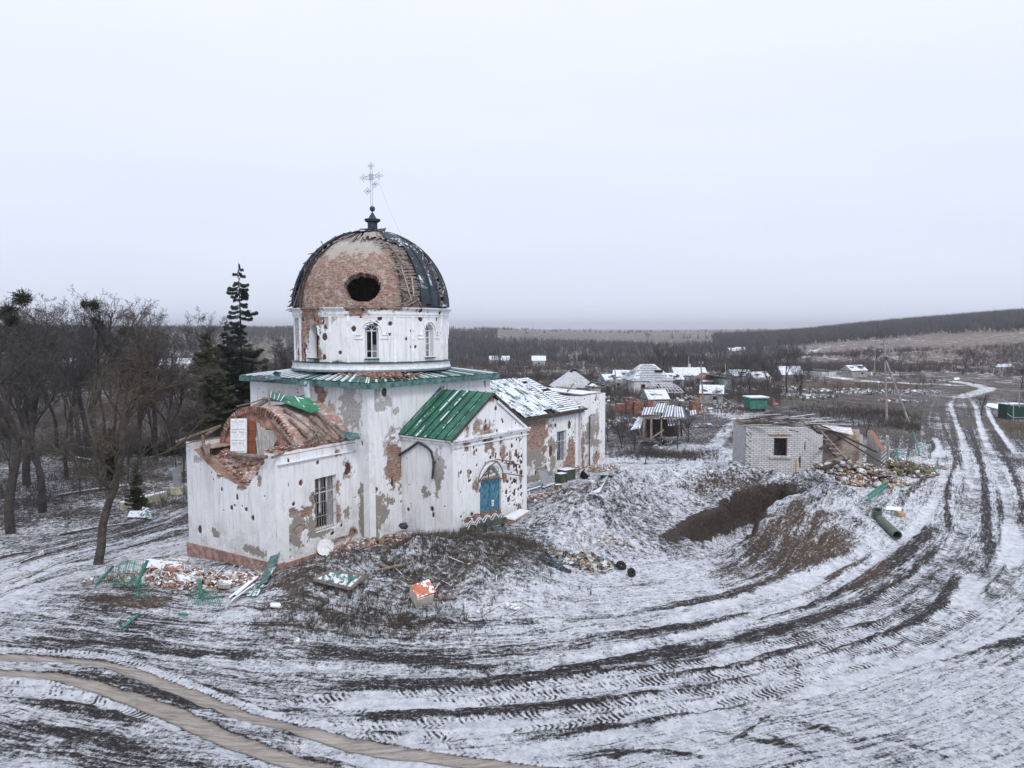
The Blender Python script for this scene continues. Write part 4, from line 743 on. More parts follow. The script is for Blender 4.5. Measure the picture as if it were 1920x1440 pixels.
# ---------------------------------------------------------------- outer shell of the dome
RO = 4.76
def dpatch(name, r0, r1, p0, p1, mat, r=RO, jl=0, jr=0, jb=0, jt=0, seed=1, th=.035, lift=.0, sub=.07):
    # r0..r1 azimuth in degrees from the camera side, p0..p1 elevation in degrees
    ns_, nz_ = max(3, int(math.radians(r1-r0)*r/sub)), max(3, int(math.radians(p1-p0)*r/sub)); U, W = np.meshgrid(np.linspace(0, 1, ns_), np.linspace(0, 1, nz_), indexing='ij')
    A0 = r0+jl*(fbm(W*5+seed, W*0, seed, 3)-.5)*2; A1 = r1+jr*(fbm(W*5+seed, W*0, seed+5, 3)-.5)*2; B0 = p0+jb*(fbm(U*5+seed, U*0, seed+8, 3)-.5)*2; B1 = p1+jt*(fbm(U*5+seed, U*0, seed+9, 3)-.5)*2
    T = np.radians(A0+(A1-A0)*U)+th0; P = np.radians(B0+(B1-B0)*W); rr = r+.10*(fbm(U*3+seed, W*3, seed, 3)-.5)+lift*W
    X1 = domeXYZ(T, P, rr); X2 = domeXYZ(T, P, rr-th); n = U.size; i1 = np.arange(n).reshape(U.shape); i2 = i1+n; Q = lambda i: np.stack([i[:-1, :-1], i[1:, :-1], i[1:, 1:], i[:-1, 1:]], -1).reshape(-1, 4)
    F_ = [Q(i1), Q(i2)[:, ::-1]]
    def rim(a, b, a2, b2): F_.append(np.stack([a2, b2, b, a], -1))
    rim(i1[:-1, 0], i1[1:, 0], i2[:-1, 0], i2[1:, 0]); rim(i1[1:, -1], i1[:-1, -1], i2[1:, -1], i2[:-1, -1]); rim(i1[0, 1:], i1[0, :-1], i2[0, 1:], i2[0, :-1]); rim(i1[-1, :-1], i1[-1, 1:], i2[-1, :-1], i2[-1, 1:])
    return mesh_np(name, np.concatenate([X1.reshape(-1, 3), X2.reshape(-1, 3)]), np.concatenate(F_), mat, church, {'ws': np.tile((T*2.4).ravel(), 2), 'wz': np.tile((P*r).ravel(), 2)}, smooth=False, off=OFF)
def DP(rel, el, r=RO): p = domeXYZ(np.array(math.radians(rel)+th0), np.array(math.radians(el)), r); return tuple(float(c) for c in p)
dpatch('dome_sheet', 37, 57, 3, 76, M_DARKMETAL, jl=2.5, jr=2, jb=1.5, seed=3); dpatch('dome_sheet', 68, 100, 2, 80, M_DARKMETAL, jl=2, seed=4); dpatch('dome_sheet', 100, 282, 1, 84, M_DARKMETAL, seed=5)
dpatch('dome_sheet', -80, -66, 48, 80, M_DARKMETAL, jr=6, jb=5, seed=7); dpatch('dome_sheet', -66, 35, 74, 86, M_DARKMETAL, jb=5, seed=8, r=RO+.06); dpatch('dome_sheet', 20, 48, 52, 72, M_DARKMETAL, jl=7, jb=6, seed=9, r=RO+.07); dpatch('dome_sheet', -40, 10, 78, 88, M_DARKMETAL, jb=3, seed=10, r=RO+.12)
for rel in (37, 47, 57, 68, 80, 95, -62, -72, -80, -92): MB().tube([DP(rel, e, RO+.05) for e in range(2, 78, 6)], .04, 5).build('dome_seam', M_LANTERN, church)
def lathing(r0, r1, e0, e1, step, w_=.045, gap=.25, nm='lathing', m=None, rj=3):
    mb = MB(); e = e0
    while e < e1:
        a = r0+rnd.uniform(-rj, rj); b = r1+rnd.uniform(-rj/2, rj/2); c = a; s_ = 1+1.2*max(0, math.sin(math.radians(e))-.5)
        while c < b:
            d = min(b, c+rnd.uniform(6, 16)*s_)
            if rnd.random() > gap: t = rnd.uniform(-1.3, 1.3); mb.bar(DP(c, e, RO-.10), DP(d, e+t, RO-.07+rnd.uniform(-.03, .05)), .03, w_*rnd.uniform(.7, 1.3), up=(0, 0, 1))
            c = d
        e += step*rnd.uniform(.8, 1.3)
    mb.build(nm, m or M_SNOWWOOD, church)
lathing(21, 37, 3, 56, 1.45, gap=.15, w_=.07); lathing(57, 67, 3, 70, 1.5, gap=.1, rj=.5, w_=.08); lathing(8, 34, 50, 60, 1.6, gap=.2, rj=6, w_=.09); lathing(-80, -63, 3, 50, 1.6, gap=.25, m=M_WOODD)
for rel, el0, el1 in ((22, 2, 50), (30, 2, 60), (37, 1, 60), (-63, 1, 62), (-70, 1, 50), (63, 1, 70)):
    MB().tube([DP(rel, e, RO-.16) for e in range(el0, el1, 6)], .055, 5).build('dome_rib', M_WOODD, church)
for i in range(24):                              # boards fanning down from the crown
    a = -10+i*2.0+rnd.uniform(-1, 1); MB().bar(DP(a*1.4, 76, RO-.03), DP(a, rnd.uniform(57, 63), RO+.0), .12, .03).build('crown_board', M_WOODL if rnd.random() < .6 else M_WOOD, church)
for i in range(20):
    a = -75+i*3.6+rnd.uniform(-2, 2); MB().bar(DP(a*1.1-4, 78+rnd.uniform(-2, 2), RO-.02), DP(a+rnd.uniform(-3, 6), rnd.uniform(54, 68), RO-.06), .07, .04).build('crown_board', rnd.choice([M_WOODL, M_WOOD, M_WOODD]), church)
for i in range(12):
    a = -78+rnd.uniform(-1, 1)*3; e = 32+i*2.6; MB().bar(DP(a, e, RO), DP(a+rnd.uniform(12, 20), e-rnd.uniform(4, 13), RO-.12), .07, .04).build('dome_board', rnd.choice([M_WOODL, M_WOOD, M_WOODD]), church)
for i in range(16):
    e = rnd.uniform(4, 66); MB().bar(DP(-77+rnd.uniform(-6, 2), e, RO+.02), DP(-88+rnd.uniform(-6, 6), e+rnd.uniform(-5, 8), RO+rnd.uniform(.08, .3)), .07, .03).build('splintered_board', rnd.choice([M_WOODD, M_WOOD]), church)
for i in range(14):
    e = rnd.uniform(2, 66); a = rnd.uniform(57, 68); MB().bar(DP(a, e, RO+.02), DP(a+rnd.uniform(-9, 9), e+rnd.uniform(-6, 6), RO+.08), .06, .03).build('splintered_board', rnd.choice([M_WOODL, M_SNOWWOOD, M_WOOD]), church)
for q in ((24, 30, 28, 5), (31, 22, 30, 8), (33, 12, 24, 3), (18, 42, 28, 44), (20, 50, 27, 30), (14, 36, 25, 22), (20, 12, 30, 2), (36, 2, 30, 10), (25, 2, 33, 6), (-62, 22, -72, 1), (8, 54, 22, 50), (4, 56, 16, 60), (10, 48, 25, 55)):
    MB().bar(DP(q[0], q[1], RO+.03), DP(q[2], q[3], RO+.06), .08, .035).build('loose_board', rnd.choice([M_WOODL, M_WOODL, M_WOOD]), church)
for q in (((643, 437), (672, 440)), ((640, 440), (668, 442)), ((575, 590), (540, 583)), ((548, 578), (536, 582)), ((566, 572), (545, 570))): 
    MB().bar(AT(*q[0], 46.6 if q[0][1] < 500 else 45.4), AT(*q[1], 46.6 if q[0][1] < 500 else 45.2), .06, .04).build('loose_board', M_WOODD, church)
for q in ([(655, 444, 45.9), (700, 436, 45.6), (717, 434, 46), (700, 425, 46.8)], [(690, 445, 45.4), (716, 446, 45.3), (722, 432, 46), (700, 430, 46)], [(704, 436, 46), (722, 433, 46.2), (724, 427, 46.8), (709, 429, 46.9)], [(768, 466, 46), (776, 466, 46), (772, 457, 46.3), (769, 458, 46.4)], [(615, 460, 46), (650, 447, 45.8), (640, 442, 46.6), (622, 449, 46.8)], [(538, 575, 46), (556, 572, 45.6), (558, 566, 46), (545, 570, 46.4)], [(800, 573, 44.0), (842, 575, 45.4), (838, 569, 45.9), (800, 566, 44.4)]): sheet(q, M_DARKMETAL, 'bent_sheet', seed=rnd.randint(2, 60))
# lantern, ball and cross
zt = lambda y: AT(697, y, 46.85)[2]
ZB = [(0.36, zt(436)), (.36, zt(431)), (.27, zt(430)), (.30, zt(428)), (.30, zt(418)), (.45, zt(415.5)), (.50, zt(412)), (.48, zt(411)), (.26, zt(410)), (.04, zt(398)), (.03, zt(396))]
LC = (AT(698.5, 420, 46.85)[0], 46.85, 0); MB().lathe(ZB, LC, 24).build('lantern', M_LANTERN, church)
zc = zt(391.5); MB().lathe([(max(.004, .17*math.sin(a)), zc-.17*math.cos(a)) for a in np.linspace(.02, 3.12, 13)], (LC[0], LC[1], 0), 18).build('ball_finial', M_LANTERN, church, smooth=True)
X_ = lambda px, py: Vector(AT(px, py, 46.85)); mb = MB(); rc = .017
for a, b in (((695.3, 386), (694, 313)), ((698.7, 386), (697.5, 313)), ((684.5, 331), (692, 330)), ((684.5, 337), (692, 336.5)), ((700, 328.5), (708, 327)), ((700, 334), (708, 333)), ((697.8, 347.5), (703, 343.5)), ((697.8, 354), (703, 350)), ((694.6, 357), (690, 359))): mb.tube([X_(*a), X_(*b)], rc, 5)
def flower(cx, cy, r):
    pts = [X_(cx+r*(.72+.34*math.cos(4*t))*math.cos(t), cy+r*(.72+.34*math.cos(4*t))*math.sin(t)) for t in np.linspace(0, 2*math.pi, 33)]
    mb.tube(pts, rc, 5); c = X_(cx, cy); mb.lathe([(.03, -.05), (.06, 0), (.03, .05)], c, 8)
for a in ((695.5, 310.5, 5.6), (681.5, 333.5, 6.5), (710.5, 329.5, 6.5), (703.8, 345.5, 5.5), (688.8, 358.5, 6)): flower(*a)
for i in range(10): a = i*.628; mb.tube([X_(695.8+5*math.cos(a), 332+5*math.sin(a)), X_(695.8+9*math.cos(a), 332+9*math.sin(a))], .008, 4)
mb.build('cross', M_CROSS, church); MB().box(X_(695.8, 332), (.26, .06, .36)).build('cross_centre', M_CROSS, church)
MB().tube([X_(709, 338), AT(730, 392, 46.5), AT(757, 452, 46)], .007, 4).build('stay_wire', M_CROSS, church)
# ---------------------------------------------------------------- porch
pP0 = V2(pD, 2.41, e1); me2 = (-e2[0], -e2[1]); pP1 = V2(pP0, 3.84, me2); PW = 6.76; pP2 = V2(pP1, PW, e1); pP3 = V2(pP0, PW, e1)
flatwall('porch_wall', church, pP0, pP1, .2, 6.15, seed=21, pocks=20, thick=.4, grime=lambda s, z: .7*sst(3, 1.2, z)*(.3+.7*sst(2, 0, s))+.5*sst(.4, 0, s), pxd=[(823, 870, .35, .9, 'm'), (820, 900, .3, .8, 'm'), (800, 925, .5, .3, 'm'), (812, 965, .1, .16, 'p'), (765, 955, .1, .1, 'p'), (848, 985, .06, .4, 'm'), (770, 945, .06, .06, 'p')])
dT = to_wall(pP1, pP2, 900, 972); dU = to_wall(pP1, pP2, 939.5, 868)
gab = lambda s: 6.0+2.30*(1-np.abs(np.asarray(s)/PW-.5)*2)
flatwall('porch_wall', church, pP1, pP2, .2, 8.3, top=gab, seed=22, pocks=0, thick=.45, topbrick=0, grime=lambda s, z: .45*sst(1.8, .9, z),
    dmg=[(s, z, r, r*1.25, 'p') for s, z, r in [(R_.uniform(.2, PW-.2), R_.uniform(1.1, 7.2), .03+.06*R_.rand()**2.5) for R_ in [np.random.RandomState(4)] for _ in range(120)] if z < float(gab(s))-.2] + [(s, z, r, r*1.3, 'p') for s, z, r in [(R_.uniform(4.7, PW-.1), R_.uniform(1.1, 5.8), .03+.07*R_.rand()**2) for R_ in [np.random.RandomState(8)] for _ in range(90)]],
    pxd=[(895, 800, .26, .35, 'b'), (911, 812, .5, .5, 'b'), (918, 830, .3, .45, 'b'), (925, 847, .16, .3, 'b'), (876, 836, .18, .4, 'b'), (899, 820, .2, .15, 'b'), (940, 822, .14, .28, 'b'), (944, 849, .2, .42, 'b'), (957, 857, .12, .3, 'b'), (953, 873, .26, .24, 'b'), (890, 850, .14, .18, 'b'), (912, 845, .12, .12, 'b'), (879, 885, .1, .2, 'b'), (858, 890, .1, .2, 'b'), (947, 899, .2, .28, 'b'), (976, 893, .1, .3, 'b'), (923, 746, .25, .2, 'b'), (877, 804, .12, .2, 'b'), (893, 913, .2, .3, 'b'), (885, 964, .1, .13, 'p'), (950, 923, .11, .16, 'p'), (965, 925, .11, .18, 'p'), (954, 937, .13, .15, 'p'), (981, 942, .1, .2, 'p'), (973, 952, .14, .16, 'b'), (848, 990, .08, .3, 'p'), (964, 900, .1, .14, 'p'), (977, 913, .1, .14, 'p'), (930, 766, .08, .1, 'p'), (911, 790, .08, .1, 'p'), (943, 791, .08, .1, 'p'), (975, 875, .1, .1, 'p'), (964, 873, .1, .2, 'p')],
    holes=[(dT[0], dU[0], .2, dU[1], True)])
flatwall('porch_wall', church, pP2, pP3, .2, 6.1, res=.15, seed=23, thick=.4, pocks=10)
pn = (e1[1], -e1[0])
def cor(z, w_, h, a=-.15, b=PW+.15, o=0.0): p, q = V2(V2(pP1, a, e1), w_/2, pn), V2(V2(pP1, b, e1), w_/2, pn); mb = MB(); mb.bar((*p, z), (*q, z), w_, h); mb.build('cornice_moulding', M_TRIM_D, church)
def trimmat():
    t = MT('worn_trim', .85); n = t.noise(2.5, 6, .75); c = t.mix(t.step(n, .5, .6), (.76, .77, .80), (.42, .39, .34)); t.col(c); t.bump(n, .5, .02); return t.m
M_TRIM_D = trimmat()
cor(6.12, .20, .10); cor(6.0, .13, .12); cor(5.72, .06, .07)
for z, w_ in ((6.10, .16), (5.95, .09)):
    p, q = V2(V2(pP0, -w_/2, e1), .0, me2), V2(V2(pP1, -w_/2, e1), .1, me2); MB().bar((*p, z), (*q, z), w_, .1).build('cornice_moulding', M_TRIM_D, church)
zr, ze = 8.47, 6.2; rl = lambda a, e_: V2(V2(pP0, a, e1), e_, me2)
patch('porch_roof', church, [(*rl(-.22, -.1), ze), (*rl(-.22, 3.98), ze), (*rl(PW/2, 3.98), zr), (*rl(PW/2, -.05), zr)], M_GREEN2, .1, .05, seed=41)
patch('porch_roof', church, [(*rl(PW+.22, 3.98), ze), (*rl(PW+.22, -.1), ze), (*rl(PW/2, -.05), zr), (*rl(PW/2, 3.98), zr)], M_DARKMETAL, .1, .05, seed=42)
for i in range(1, 7):
    e_ = -.1+i*.68*.86; MB().bar((*rl(-.22, e_), ze+.04), (*rl(PW/2, e_), zr+.04), .035, .05).build('roof_seam', M_GREEN, church)
for a0, a1 in ((-.25, PW/2), (PW+.25, PW/2)): MB().bar((*rl(a0, 3.96), ze-.07), (*rl(a1, 3.96), zr-.07), .05, .13).build('verge_board', M_WOODD, church)
MB().bar((*rl(PW+.2, 3.92), ze-.25), (*rl(PW/2+.4, 3.92), zr-.5), .04, .14).build('verge_board', M_WHITE, church)
sheet([(820, 742, 44), (838, 737, 44.2), (825, 731, 44.9), (821, 735, 44.8)], M_FASCIA, seed=45)
MB().bar((*V2(pP0, -.02, e1), 6.3), (*rl(PW/2, .03), zr+.08), .06, .2).build('flashing', M_FASCIA, church)
# door, arch, grille, hood irons
A_, B_, d, n, L_ = planar(pP1, pP2); DPt = lambda s, z, dp: (A_[0]+d[0]*s-n[0]*dp, A_[1]+d[1]*s-n[1]*dp, z); sc_ = (dT[0]+dU[0])/2; rw = (dU[0]-dT[0])/2; zs = to_wall(pP1, pP2, 920, 898)[1]; zf = .55
door = MB().bar(DPt(dT[0], zs, .12), DPt(dU[0], zs, .12), .1, .1).build('door', M_WOOD, church)
for (a, b) in ((dT[0]+.02, sc_-.012), (sc_+.012, dU[0]-.02)):
    mb = MB(); mb.prism([DPt(a, zf, .1), DPt(b, zf, .1), DPt(b, zs-.05, .1), DPt(a, zs-.05, .1)], (-n[0]*.05, -n[1]*.05, 0)); 
    for z0_, z1_ in ((zf+.12, zf+.75), (zf+.85, zf+1.5), (zf+1.6, zs-.15)):
        for (q, r) in (((a+.08, z0_), (b-.08, z0_)), ((a+.08, z1_), (b-.08, z1_)), ((a+.08, z0_), (a+.08, z1_)), ((b-.08, z0_), (b-.08, z1_))): mb.bar(DPt(*q, .09), DPt(*r, .09), .04, .03)
    mb.build('door_leaf', M_DOOR, door)
MB().prism([DPt(sc_+.18, 1.95, .075), DPt(sc_+.40, 1.95, .075), DPt(sc_+.40, 2.3, .075), DPt(sc_+.18, 2.3, .075)], (-n[0]*.01, -n[1]*.01, 0)).build('paper_notice', M_WHITE, door)
MB().box(DPt(sc_-.2, 1.45, .06), (.12, .06, .08), rz=ab_).build('padlock', M_IRON, door)
zc_ = dU[1]-rw
MB().tube([DPt(sc_+(rw+.03)*math.cos(t), zc_+(rw+.03)*math.sin(t), .02) for t in np.linspace(0, math.pi, 19)], .07, 6).build('door_arch', M_TRIM_D, church)
MB().tube([DPt(sc_+(rw+.2)*math.cos(t), zc_+(rw+.28)*math.sin(t), -.04) for t in np.linspace(0, math.pi, 19)], .028, 5).build('hood_iron', M_WOOD, church)
for (a, b, o1, o2) in (((896, 903), (908, 872), .06, .4), ((908, 872), (920, 863), .4, .5), ((920, 860), (951, 864), .35, .35), ((937, 867), (965, 870), .3, .3), ((944, 887), (975, 892), .25, .25), ((896, 901), (942, 896), .1, .1), ((907, 876), (913, 897), .4, .1)):
    pa, pb = (DPt(*to_wall(pP1, pP2, *a), -o1)), (DPt(*to_wall(pP1, pP2, *b), -o2)); MB().tube([pa, pb], .03, 5).build('hood_iron', simple('rusty_iron', (.10, .065, .055), .4, 8), church)
bags = empty('sandbag', (0, 0, 0)); bpy.data.objects.remove(bags)
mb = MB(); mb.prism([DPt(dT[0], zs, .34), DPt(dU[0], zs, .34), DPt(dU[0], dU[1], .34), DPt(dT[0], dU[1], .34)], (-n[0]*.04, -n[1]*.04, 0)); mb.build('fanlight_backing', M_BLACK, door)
M_SACK = simple('sacking', (.34, .36, .33), .35, 5); R_ = random.Random(3)
for (x, z, w_) in ((-.45, .13, .5), (.1, .12, .55), (.5, .14, .45), (-.3, .35, .5), (.25, .36, .5), (-.1, .56, .5), (.28, .58, .4), (0.02, .74, .4)):
    c = DPt(sc_+x, zs+z, .24); mb = MB(); mb.tube([Vector(c)+Vector((d[0]*w_*k/2, d[1]*w_*k/2, -.02*k*k)) for k in (-1, -.8, 0, .8, 1)], [.03, .10, .13, .10, .03], 8); o = mb.build('sandbag', M_SACK if z > .2 else simple('pale_sacking', (.55, .54, .52), .2, 5), None, loc=c, smooth=True)
    tag(o, 'small sandbag in the pile filling the arched fanlight over the blue church door', 'sandbag', 'sandbags filling the fanlight over the church door')
dk = simple('dark_gutter', (.045, .05, .06), .4, 6)
W_ = lambda px, py, o=-.1: (lambda s, z: (lambda A2, B2, d2, n2_, L2: (A2[0]+d2[0]*s-n2_[0]*o, A2[1]+d2[1]*s-n2_[1]*o, z))(*planar(pP0, pP1)))(*to_wall(pP0, pP1, px, py))
for q in (((749, 854), (768, 842), (786, 829)), ((786, 829), (803, 838), (812, 848)), ((811, 848), (815, 862), (815, 872)), ((816, 865), (813, 897))): MB().tube([W_(*p) for p in q], .07, 6).build('hanging_gutter', dk, church)
# ---------------------------------------------------------------- nave
nS = V2(pF, 1.35, e2); nL = 13.7; nE = V2(nS, nL, n1); NWd = 7.7
g0 = to_wall(nS, nE, 1044, 868); g1 = to_wall(nS, nE, 1062, 806)
flatwall('nave_wall', church, nS, nE, .2, 5.75, seed=31, pocks=110, thick=.6, holes=[(g0[0], g1[0], max(.9, g0[1]), g1[1], False)], grime=lambda s, z: .9*sst(3.2, 1, z),
    pxd=[(1005, 800, 1.7, 1.3, 'b'), (1000, 822, 1.6, .9, 'b'), (1010, 785, 1.2, .8, 'b'), (1015, 815, .8, 1.2, 'b'), (1000, 850, 1.4, 1.2, 'm'), (1013, 860, .9, 1.8, 'm'), (1035, 835, .5, .7, 'm'), (1022, 842, .4, .4, 'b'), (1030, 778, .6, .2, 'b'), (1024, 790, .4, .3, 'm'), (1073, 845, .9, 1.0, 'b'), (1070, 865, 1.2, .8, 'b'), (1080, 800, .12, 1.3, 'b'), (1068, 796, .22, .35, 'p'), (1033, 845, .22, .35, 'p'), (1037, 870, .5, .8, 'm'), (1000, 905, 1.2, .5, 'm'), (1030, 890, 1.5, .3, 'm'), (1068, 825, .2, .3, 'b'), (1085, 780, .3, .4, 'm'), (1022, 875, .2, .2, 'b')])
flatwall('nave_wall', church, V2(nE, NWd, n2), V2(nS, NWd, n2), .2, 5.75, res=.4, seed=32); flatwall('nave_wall', church, nE, V2(nE, NWd, n2), .2, 5.75, res=.3, seed=33)
barwin(nS, nE, g0[0], g1[0], max(.9, g0[1]), g1[1], 7, 5, mat=simple('grey_grille', (.22, .24, .27), .3, 8))
NP = lambda s, q, z: (*V2(V2(nS, s, n1), q, n2), z)
zE, zR = 5.72, 8.12; sl = lambda s, f, up=0.: NP(s, -.42+f*(NWd/2+.42), zE+f*(zR-zE)+up)
def hipmax(f): return 14.2-(14.2-12.0)*f
patch('nave_roof_deck', church, [sl(.0, 0, -.22), sl(hipmax(0)-.3, 0, -.22), sl(hipmax(1)-.3, 1, -.2), sl(.0, 1, -.2)], M_WOODD, .3, .04)
patch('nave_roof', church, [NP(14.2, NWd+.42, zE), NP(0, NWd+.42, zE), NP(0, NWd/2, zR), NP(12.0, NWd/2, zR)], M_DARKMETAL, .3, .05); patch('nave_roof', church, [NP(14.2, -.42, zE), NP(14.2, NWd+.42, zE), NP(12., NWd/2, zR), NP(12., NWd/2-.01, zR)], M_SNOWWOOD, .3, .04)
ws = 3.6; i = 0
while ws < 9.6:
    lo = rnd.choice([0, 0, 0, .1, .2]) if ws > 5 else rnd.uniform(.25, .5); patch('roof_sheet', church, [sl(ws, lo, .03), sl(ws+.57, lo, .03), sl(ws+.57, 1, .03), sl(ws, 1, .03)], M_WHITEROOF, .12, .025, seed=51+i, wsoff=ws); ws += .6; i += 1
for i in range(19):                               # snowy boards where the sheets are gone
    f = (i+.5)/19
    for (a, b, gp_) in ((.1, 5.0 if f < .5 else 3.6, .3), (9.6, hipmax(f), .1)):
        c = a
        while c < b-.2:
            e = min(b+rnd.uniform(-.1, .15), c+rnd.uniform(.9, 2.8))
            if rnd.random() > gp_*(1.6 if (a < 1 and f < .5) else 1): MB().prism([sl(c, f-.016, -.06), sl(e-.03, f-.016+rnd.uniform(-.008, .008), -.06), sl(e-.03, f+.018, -.06), sl(c, f+.018, -.06)], (0, 0, .04)).build('roof_board', M_SNOWWOOD, church) if rnd.random() < .97 else None
            c = e
for q in ([sl(9.8, .62, .05), sl(10.35, .62, .05), sl(10.35, 1., .05), sl(9.8, 1., .05)], [sl(11, .1, .04), sl(11.5, .1, .04), sl(11.5, .8, .04), sl(11, .8, .04)], [sl(5.6, .0, .05), sl(7.4, 0, .0), sl(7.4, .09, .06), sl(5.6, .1, .08)]): patch('roof_sheet', church, q, M_WHITEROOF, .12, .03, seed=70)
MB().bar(sl(0, 0, -.12), sl(14.3, 0, -.12), .16, .16).build('eave_board', M_WOODD, church); MB().bar(NP(.2, -.30, zE-.33), NP(14.1, -.30, zE-.33), .1, .12).build('eave_board', M_WOOD, church); MB().bar(NP(.4, -.25, zE-.3), NP(3.6, -.2, zE-.5), .5, .06).build('eave_board', M_SNOWWOOD, church)
for s in (1., 2.4, 3.9, 5.5, 7.2, 9, 10.8, 12.6): MB().bar(sl(s, 0, -.17), sl(s, 1, -.17), .1, .12).build('rafter', M_WOODD, church)
# bell tower stump at the far end
t0 = V2(V2(nS, 13.9, n1), -.15, n2); t1 = V2(t0, 4.1, n1)
flatwall('tower_stump_wall', church, t0, t1, .3, 6.65, seed=36, pocks=40, thick=.6, grime=lambda s, z: sst(4.4, 1.8, z), top=lambda s: 6.65-.25*sst(3.6, 4, s)*0+.12*(fbm(np.asarray(s)*3, 0*np.asarray(s), 3, 3)-.5), pxd=[(1093, 840, .3, 1.9, 'b'), (1088, 790, .4, .9, 'm'), (1110, 800, 1., .9, 'm'), (1106, 812, .9, .5, 'm'), (1117, 748, .25, .35, 'b'), (1120, 800, .3, 1.5, 'm'), (1118, 860, .6, .4, 'b'), (1083, 820, .3, .9, 'b'), (1100, 855, .5, .2, 'm'), (1115, 830, 1.2, .4, 'm')])
flatwall('tower_stump_wall', church, t1, V2(t1, 6.5, n2), .3, 6.6, res=.2, seed=37, pocks=20); flatwall('tower_stump_wall', church, V2(t1, 6.5, n2), V2(t0, 6.5, n2), .3, 6.5, res=.4, seed=38); flatwall('tower_stump_wall', church, V2(t0, 6.5, n2), t0, 5.2, 6.6, res=.3, seed=39, thick=.4)
TP = lambda s, q, z: (*V2(V2(t0, s, n1), q, n2), z)
patch('tower_stump_roof', church, [TP(.2, .1, 6.78), TP(3.6, .1, 6.72), TP(3.6, 6.2, 6.9), TP(.2, 6.2, 7.1)], simple('snow_slab', (.3, .3, .3), .3, 3, snow=1.3), .2, .1, seed=88)
MB().tube([TP(1.2, -.12, .6), TP(1.2, -.12, 4.9), TP(1.5, -.14, 5.0)], .05, 5).build('drainpipe', M_IRON, church)
for q in ((1.0, 3, 7.2, 3.4, 2.5, 6.9), (.3, 1.5, 6.95, 2.5, 2.2, 7.4)): MB().bar(TP(*q[:3]), TP(*q[3:]), .1, .1).build('loose_board', M_WOOD, church)
# ---------------------------------------------------------------- things round the church
M_FENCE = simple('turquoise_paint', (.05, .20, .155), .3, 6); M_TEAL = simple('green_scrap', (.06, .14, .11), .5, 4, snow=.45); M_BAND = simple('faded_green_board', (.07, .15, .12), .4, 3, snow=.5)
M_STONE = simple('rough_stone', (.21, .175, .145), .6, 4, snow=.4); M_CONC = simple('old_concrete', (.40, .38, .35), .35, 3, snow=.5); M_CONC2 = simple('mossy_concrete', (.42, .40, .30), .35, 3, snow=.3)
M_TRASH = [simple('rubbish_dark', (.05, .05, .06), .5, 5), simple('rubbish_pale', (.5, .5, .52), .3, 5), simple('rubbish_brown', (.22, .15, .10), .5, 5), simple('rubbish_teal', (.10, .17, .18), .4, 5), simple('rubbish_ochre', (.30, .22, .11), .4, 5)]
M_MASON = simple('masonry_lump', (.30, .18, .135), .6, 3.5, snow=.6); M_TYRE = simple('tyre_rubber', (.02, .02, .022), .3, 6)
def on(px, py, dz=0.): p = GG(px, py); return Vector((p.x, p.y, p.z+dz))
def heap(name, label, px, py, rx, ry, n, kinds, smin=.05, smax=.2, rot=0, sq=.7, up=.3, flat=False, Y=None):
    c = on(px, py)
    if Y: x_ = AT(px, py, Y)[0]; c = Vector((x_, Y, hz(x_, Y)))
    mb = MB(); R = random.Random(px*7+py)
    for i in range(n):
        a = R.uniform(0, 6.283); q = R.random()**.6; dx, dy = q*rx*math.cos(a), q*ry*math.sin(a); x = c.x+dx*math.cos(rot)-dy*math.sin(rot); y = c.y+dx*math.sin(rot)+dy*math.cos(rot)
        s = smin+(smax-smin)*R.random()**2.5; z = hz(x, y) if i % 3 == 0 or rx > 3 else c.z+(hz(c.x, c.y)-c.z); z = hz(x, y)+up*(1-q*q)*R.random()
        mb.mi = R.choices(range(len(kinds)), [k[1] for k in kinds])[0]; kind = kinds[mb.mi][2]
        if kind == 'brick': mb.box((x, y, z+s*.3), (.25*R.uniform(.5, 1.1), .12, .085), R.uniform(0, 3), R.uniform(-.6, .6), R.uniform(-.6, .6), .015)
        elif kind == 'flat': mb.box((x, y, z+.04), (s*2.5, s*1.8, .02), R.uniform(0, 3), R.uniform(-.5, .5), R.uniform(-.4, .4), .03)
        elif kind == 'stick': a = R.uniform(0, 3.14); L_ = R.uniform(.3, 1.1); mb.bar((x, y, z+.03), (x+L_*math.cos(a), y+L_*math.sin(a), z+.03+R.uniform(0, .25)), .04, .03)
        else: mb.rock((x, y, z+s*.25), s, (1, R.uniform(.6, 1), sq), seed=i)
    o = mb.build(name, [k[0] for k in kinds], None, loc=(c.x, c.y, c.z)); tag(o, label, 'rubble', kind='stuff'); return o
BK = (M_BRICKR, 5, 'brick'); MS = (M_MASON, 3, 'rock'); DU = (M_DUST, 2, 'rock'); FL = (M_TRASH[1], .45, 'flat'); ST = (M_SNOWWOOD, .8, 'stick'); TL = (M_TEAL, .5, 'stick'); DK = (M_TRASH[0], 1, 'rock')
heap('brick_rubble', 'brick rubble and splinters heaped at the foot of the annex front wall', 345, 1083, 4.3, 1.5, 1100, [BK, MS, DU, FL, ST, TL], .05, .22, rot=-.25, up=.35)
heap('brick_rubble', 'thin spill of brick rubble in front of the annex corner', 430, 1085, 2.6, .8, 350, [BK, MS, DU, FL], .05, .16, rot=-.5, up=.15)
heap('brick_rubble', 'low strip of mixed debris along the south wall of the annex', 640, 1030, 2.4, .7, 220, [BK, DU, FL, (M_TRASH[3], 1, 'flat')], .04, .15, rot=.9, up=.1)
heap('refuse_heap', 'rubbish and broken plaster piled in the corner between annex and porch', 745, 1015, 2.0, 1.0, 420, [DU, (M_TRASH[2], 2, 'rock'), FL, (M_TRASH[3], 1.5, 'flat'), DK, BK], .05, .2, up=.3)
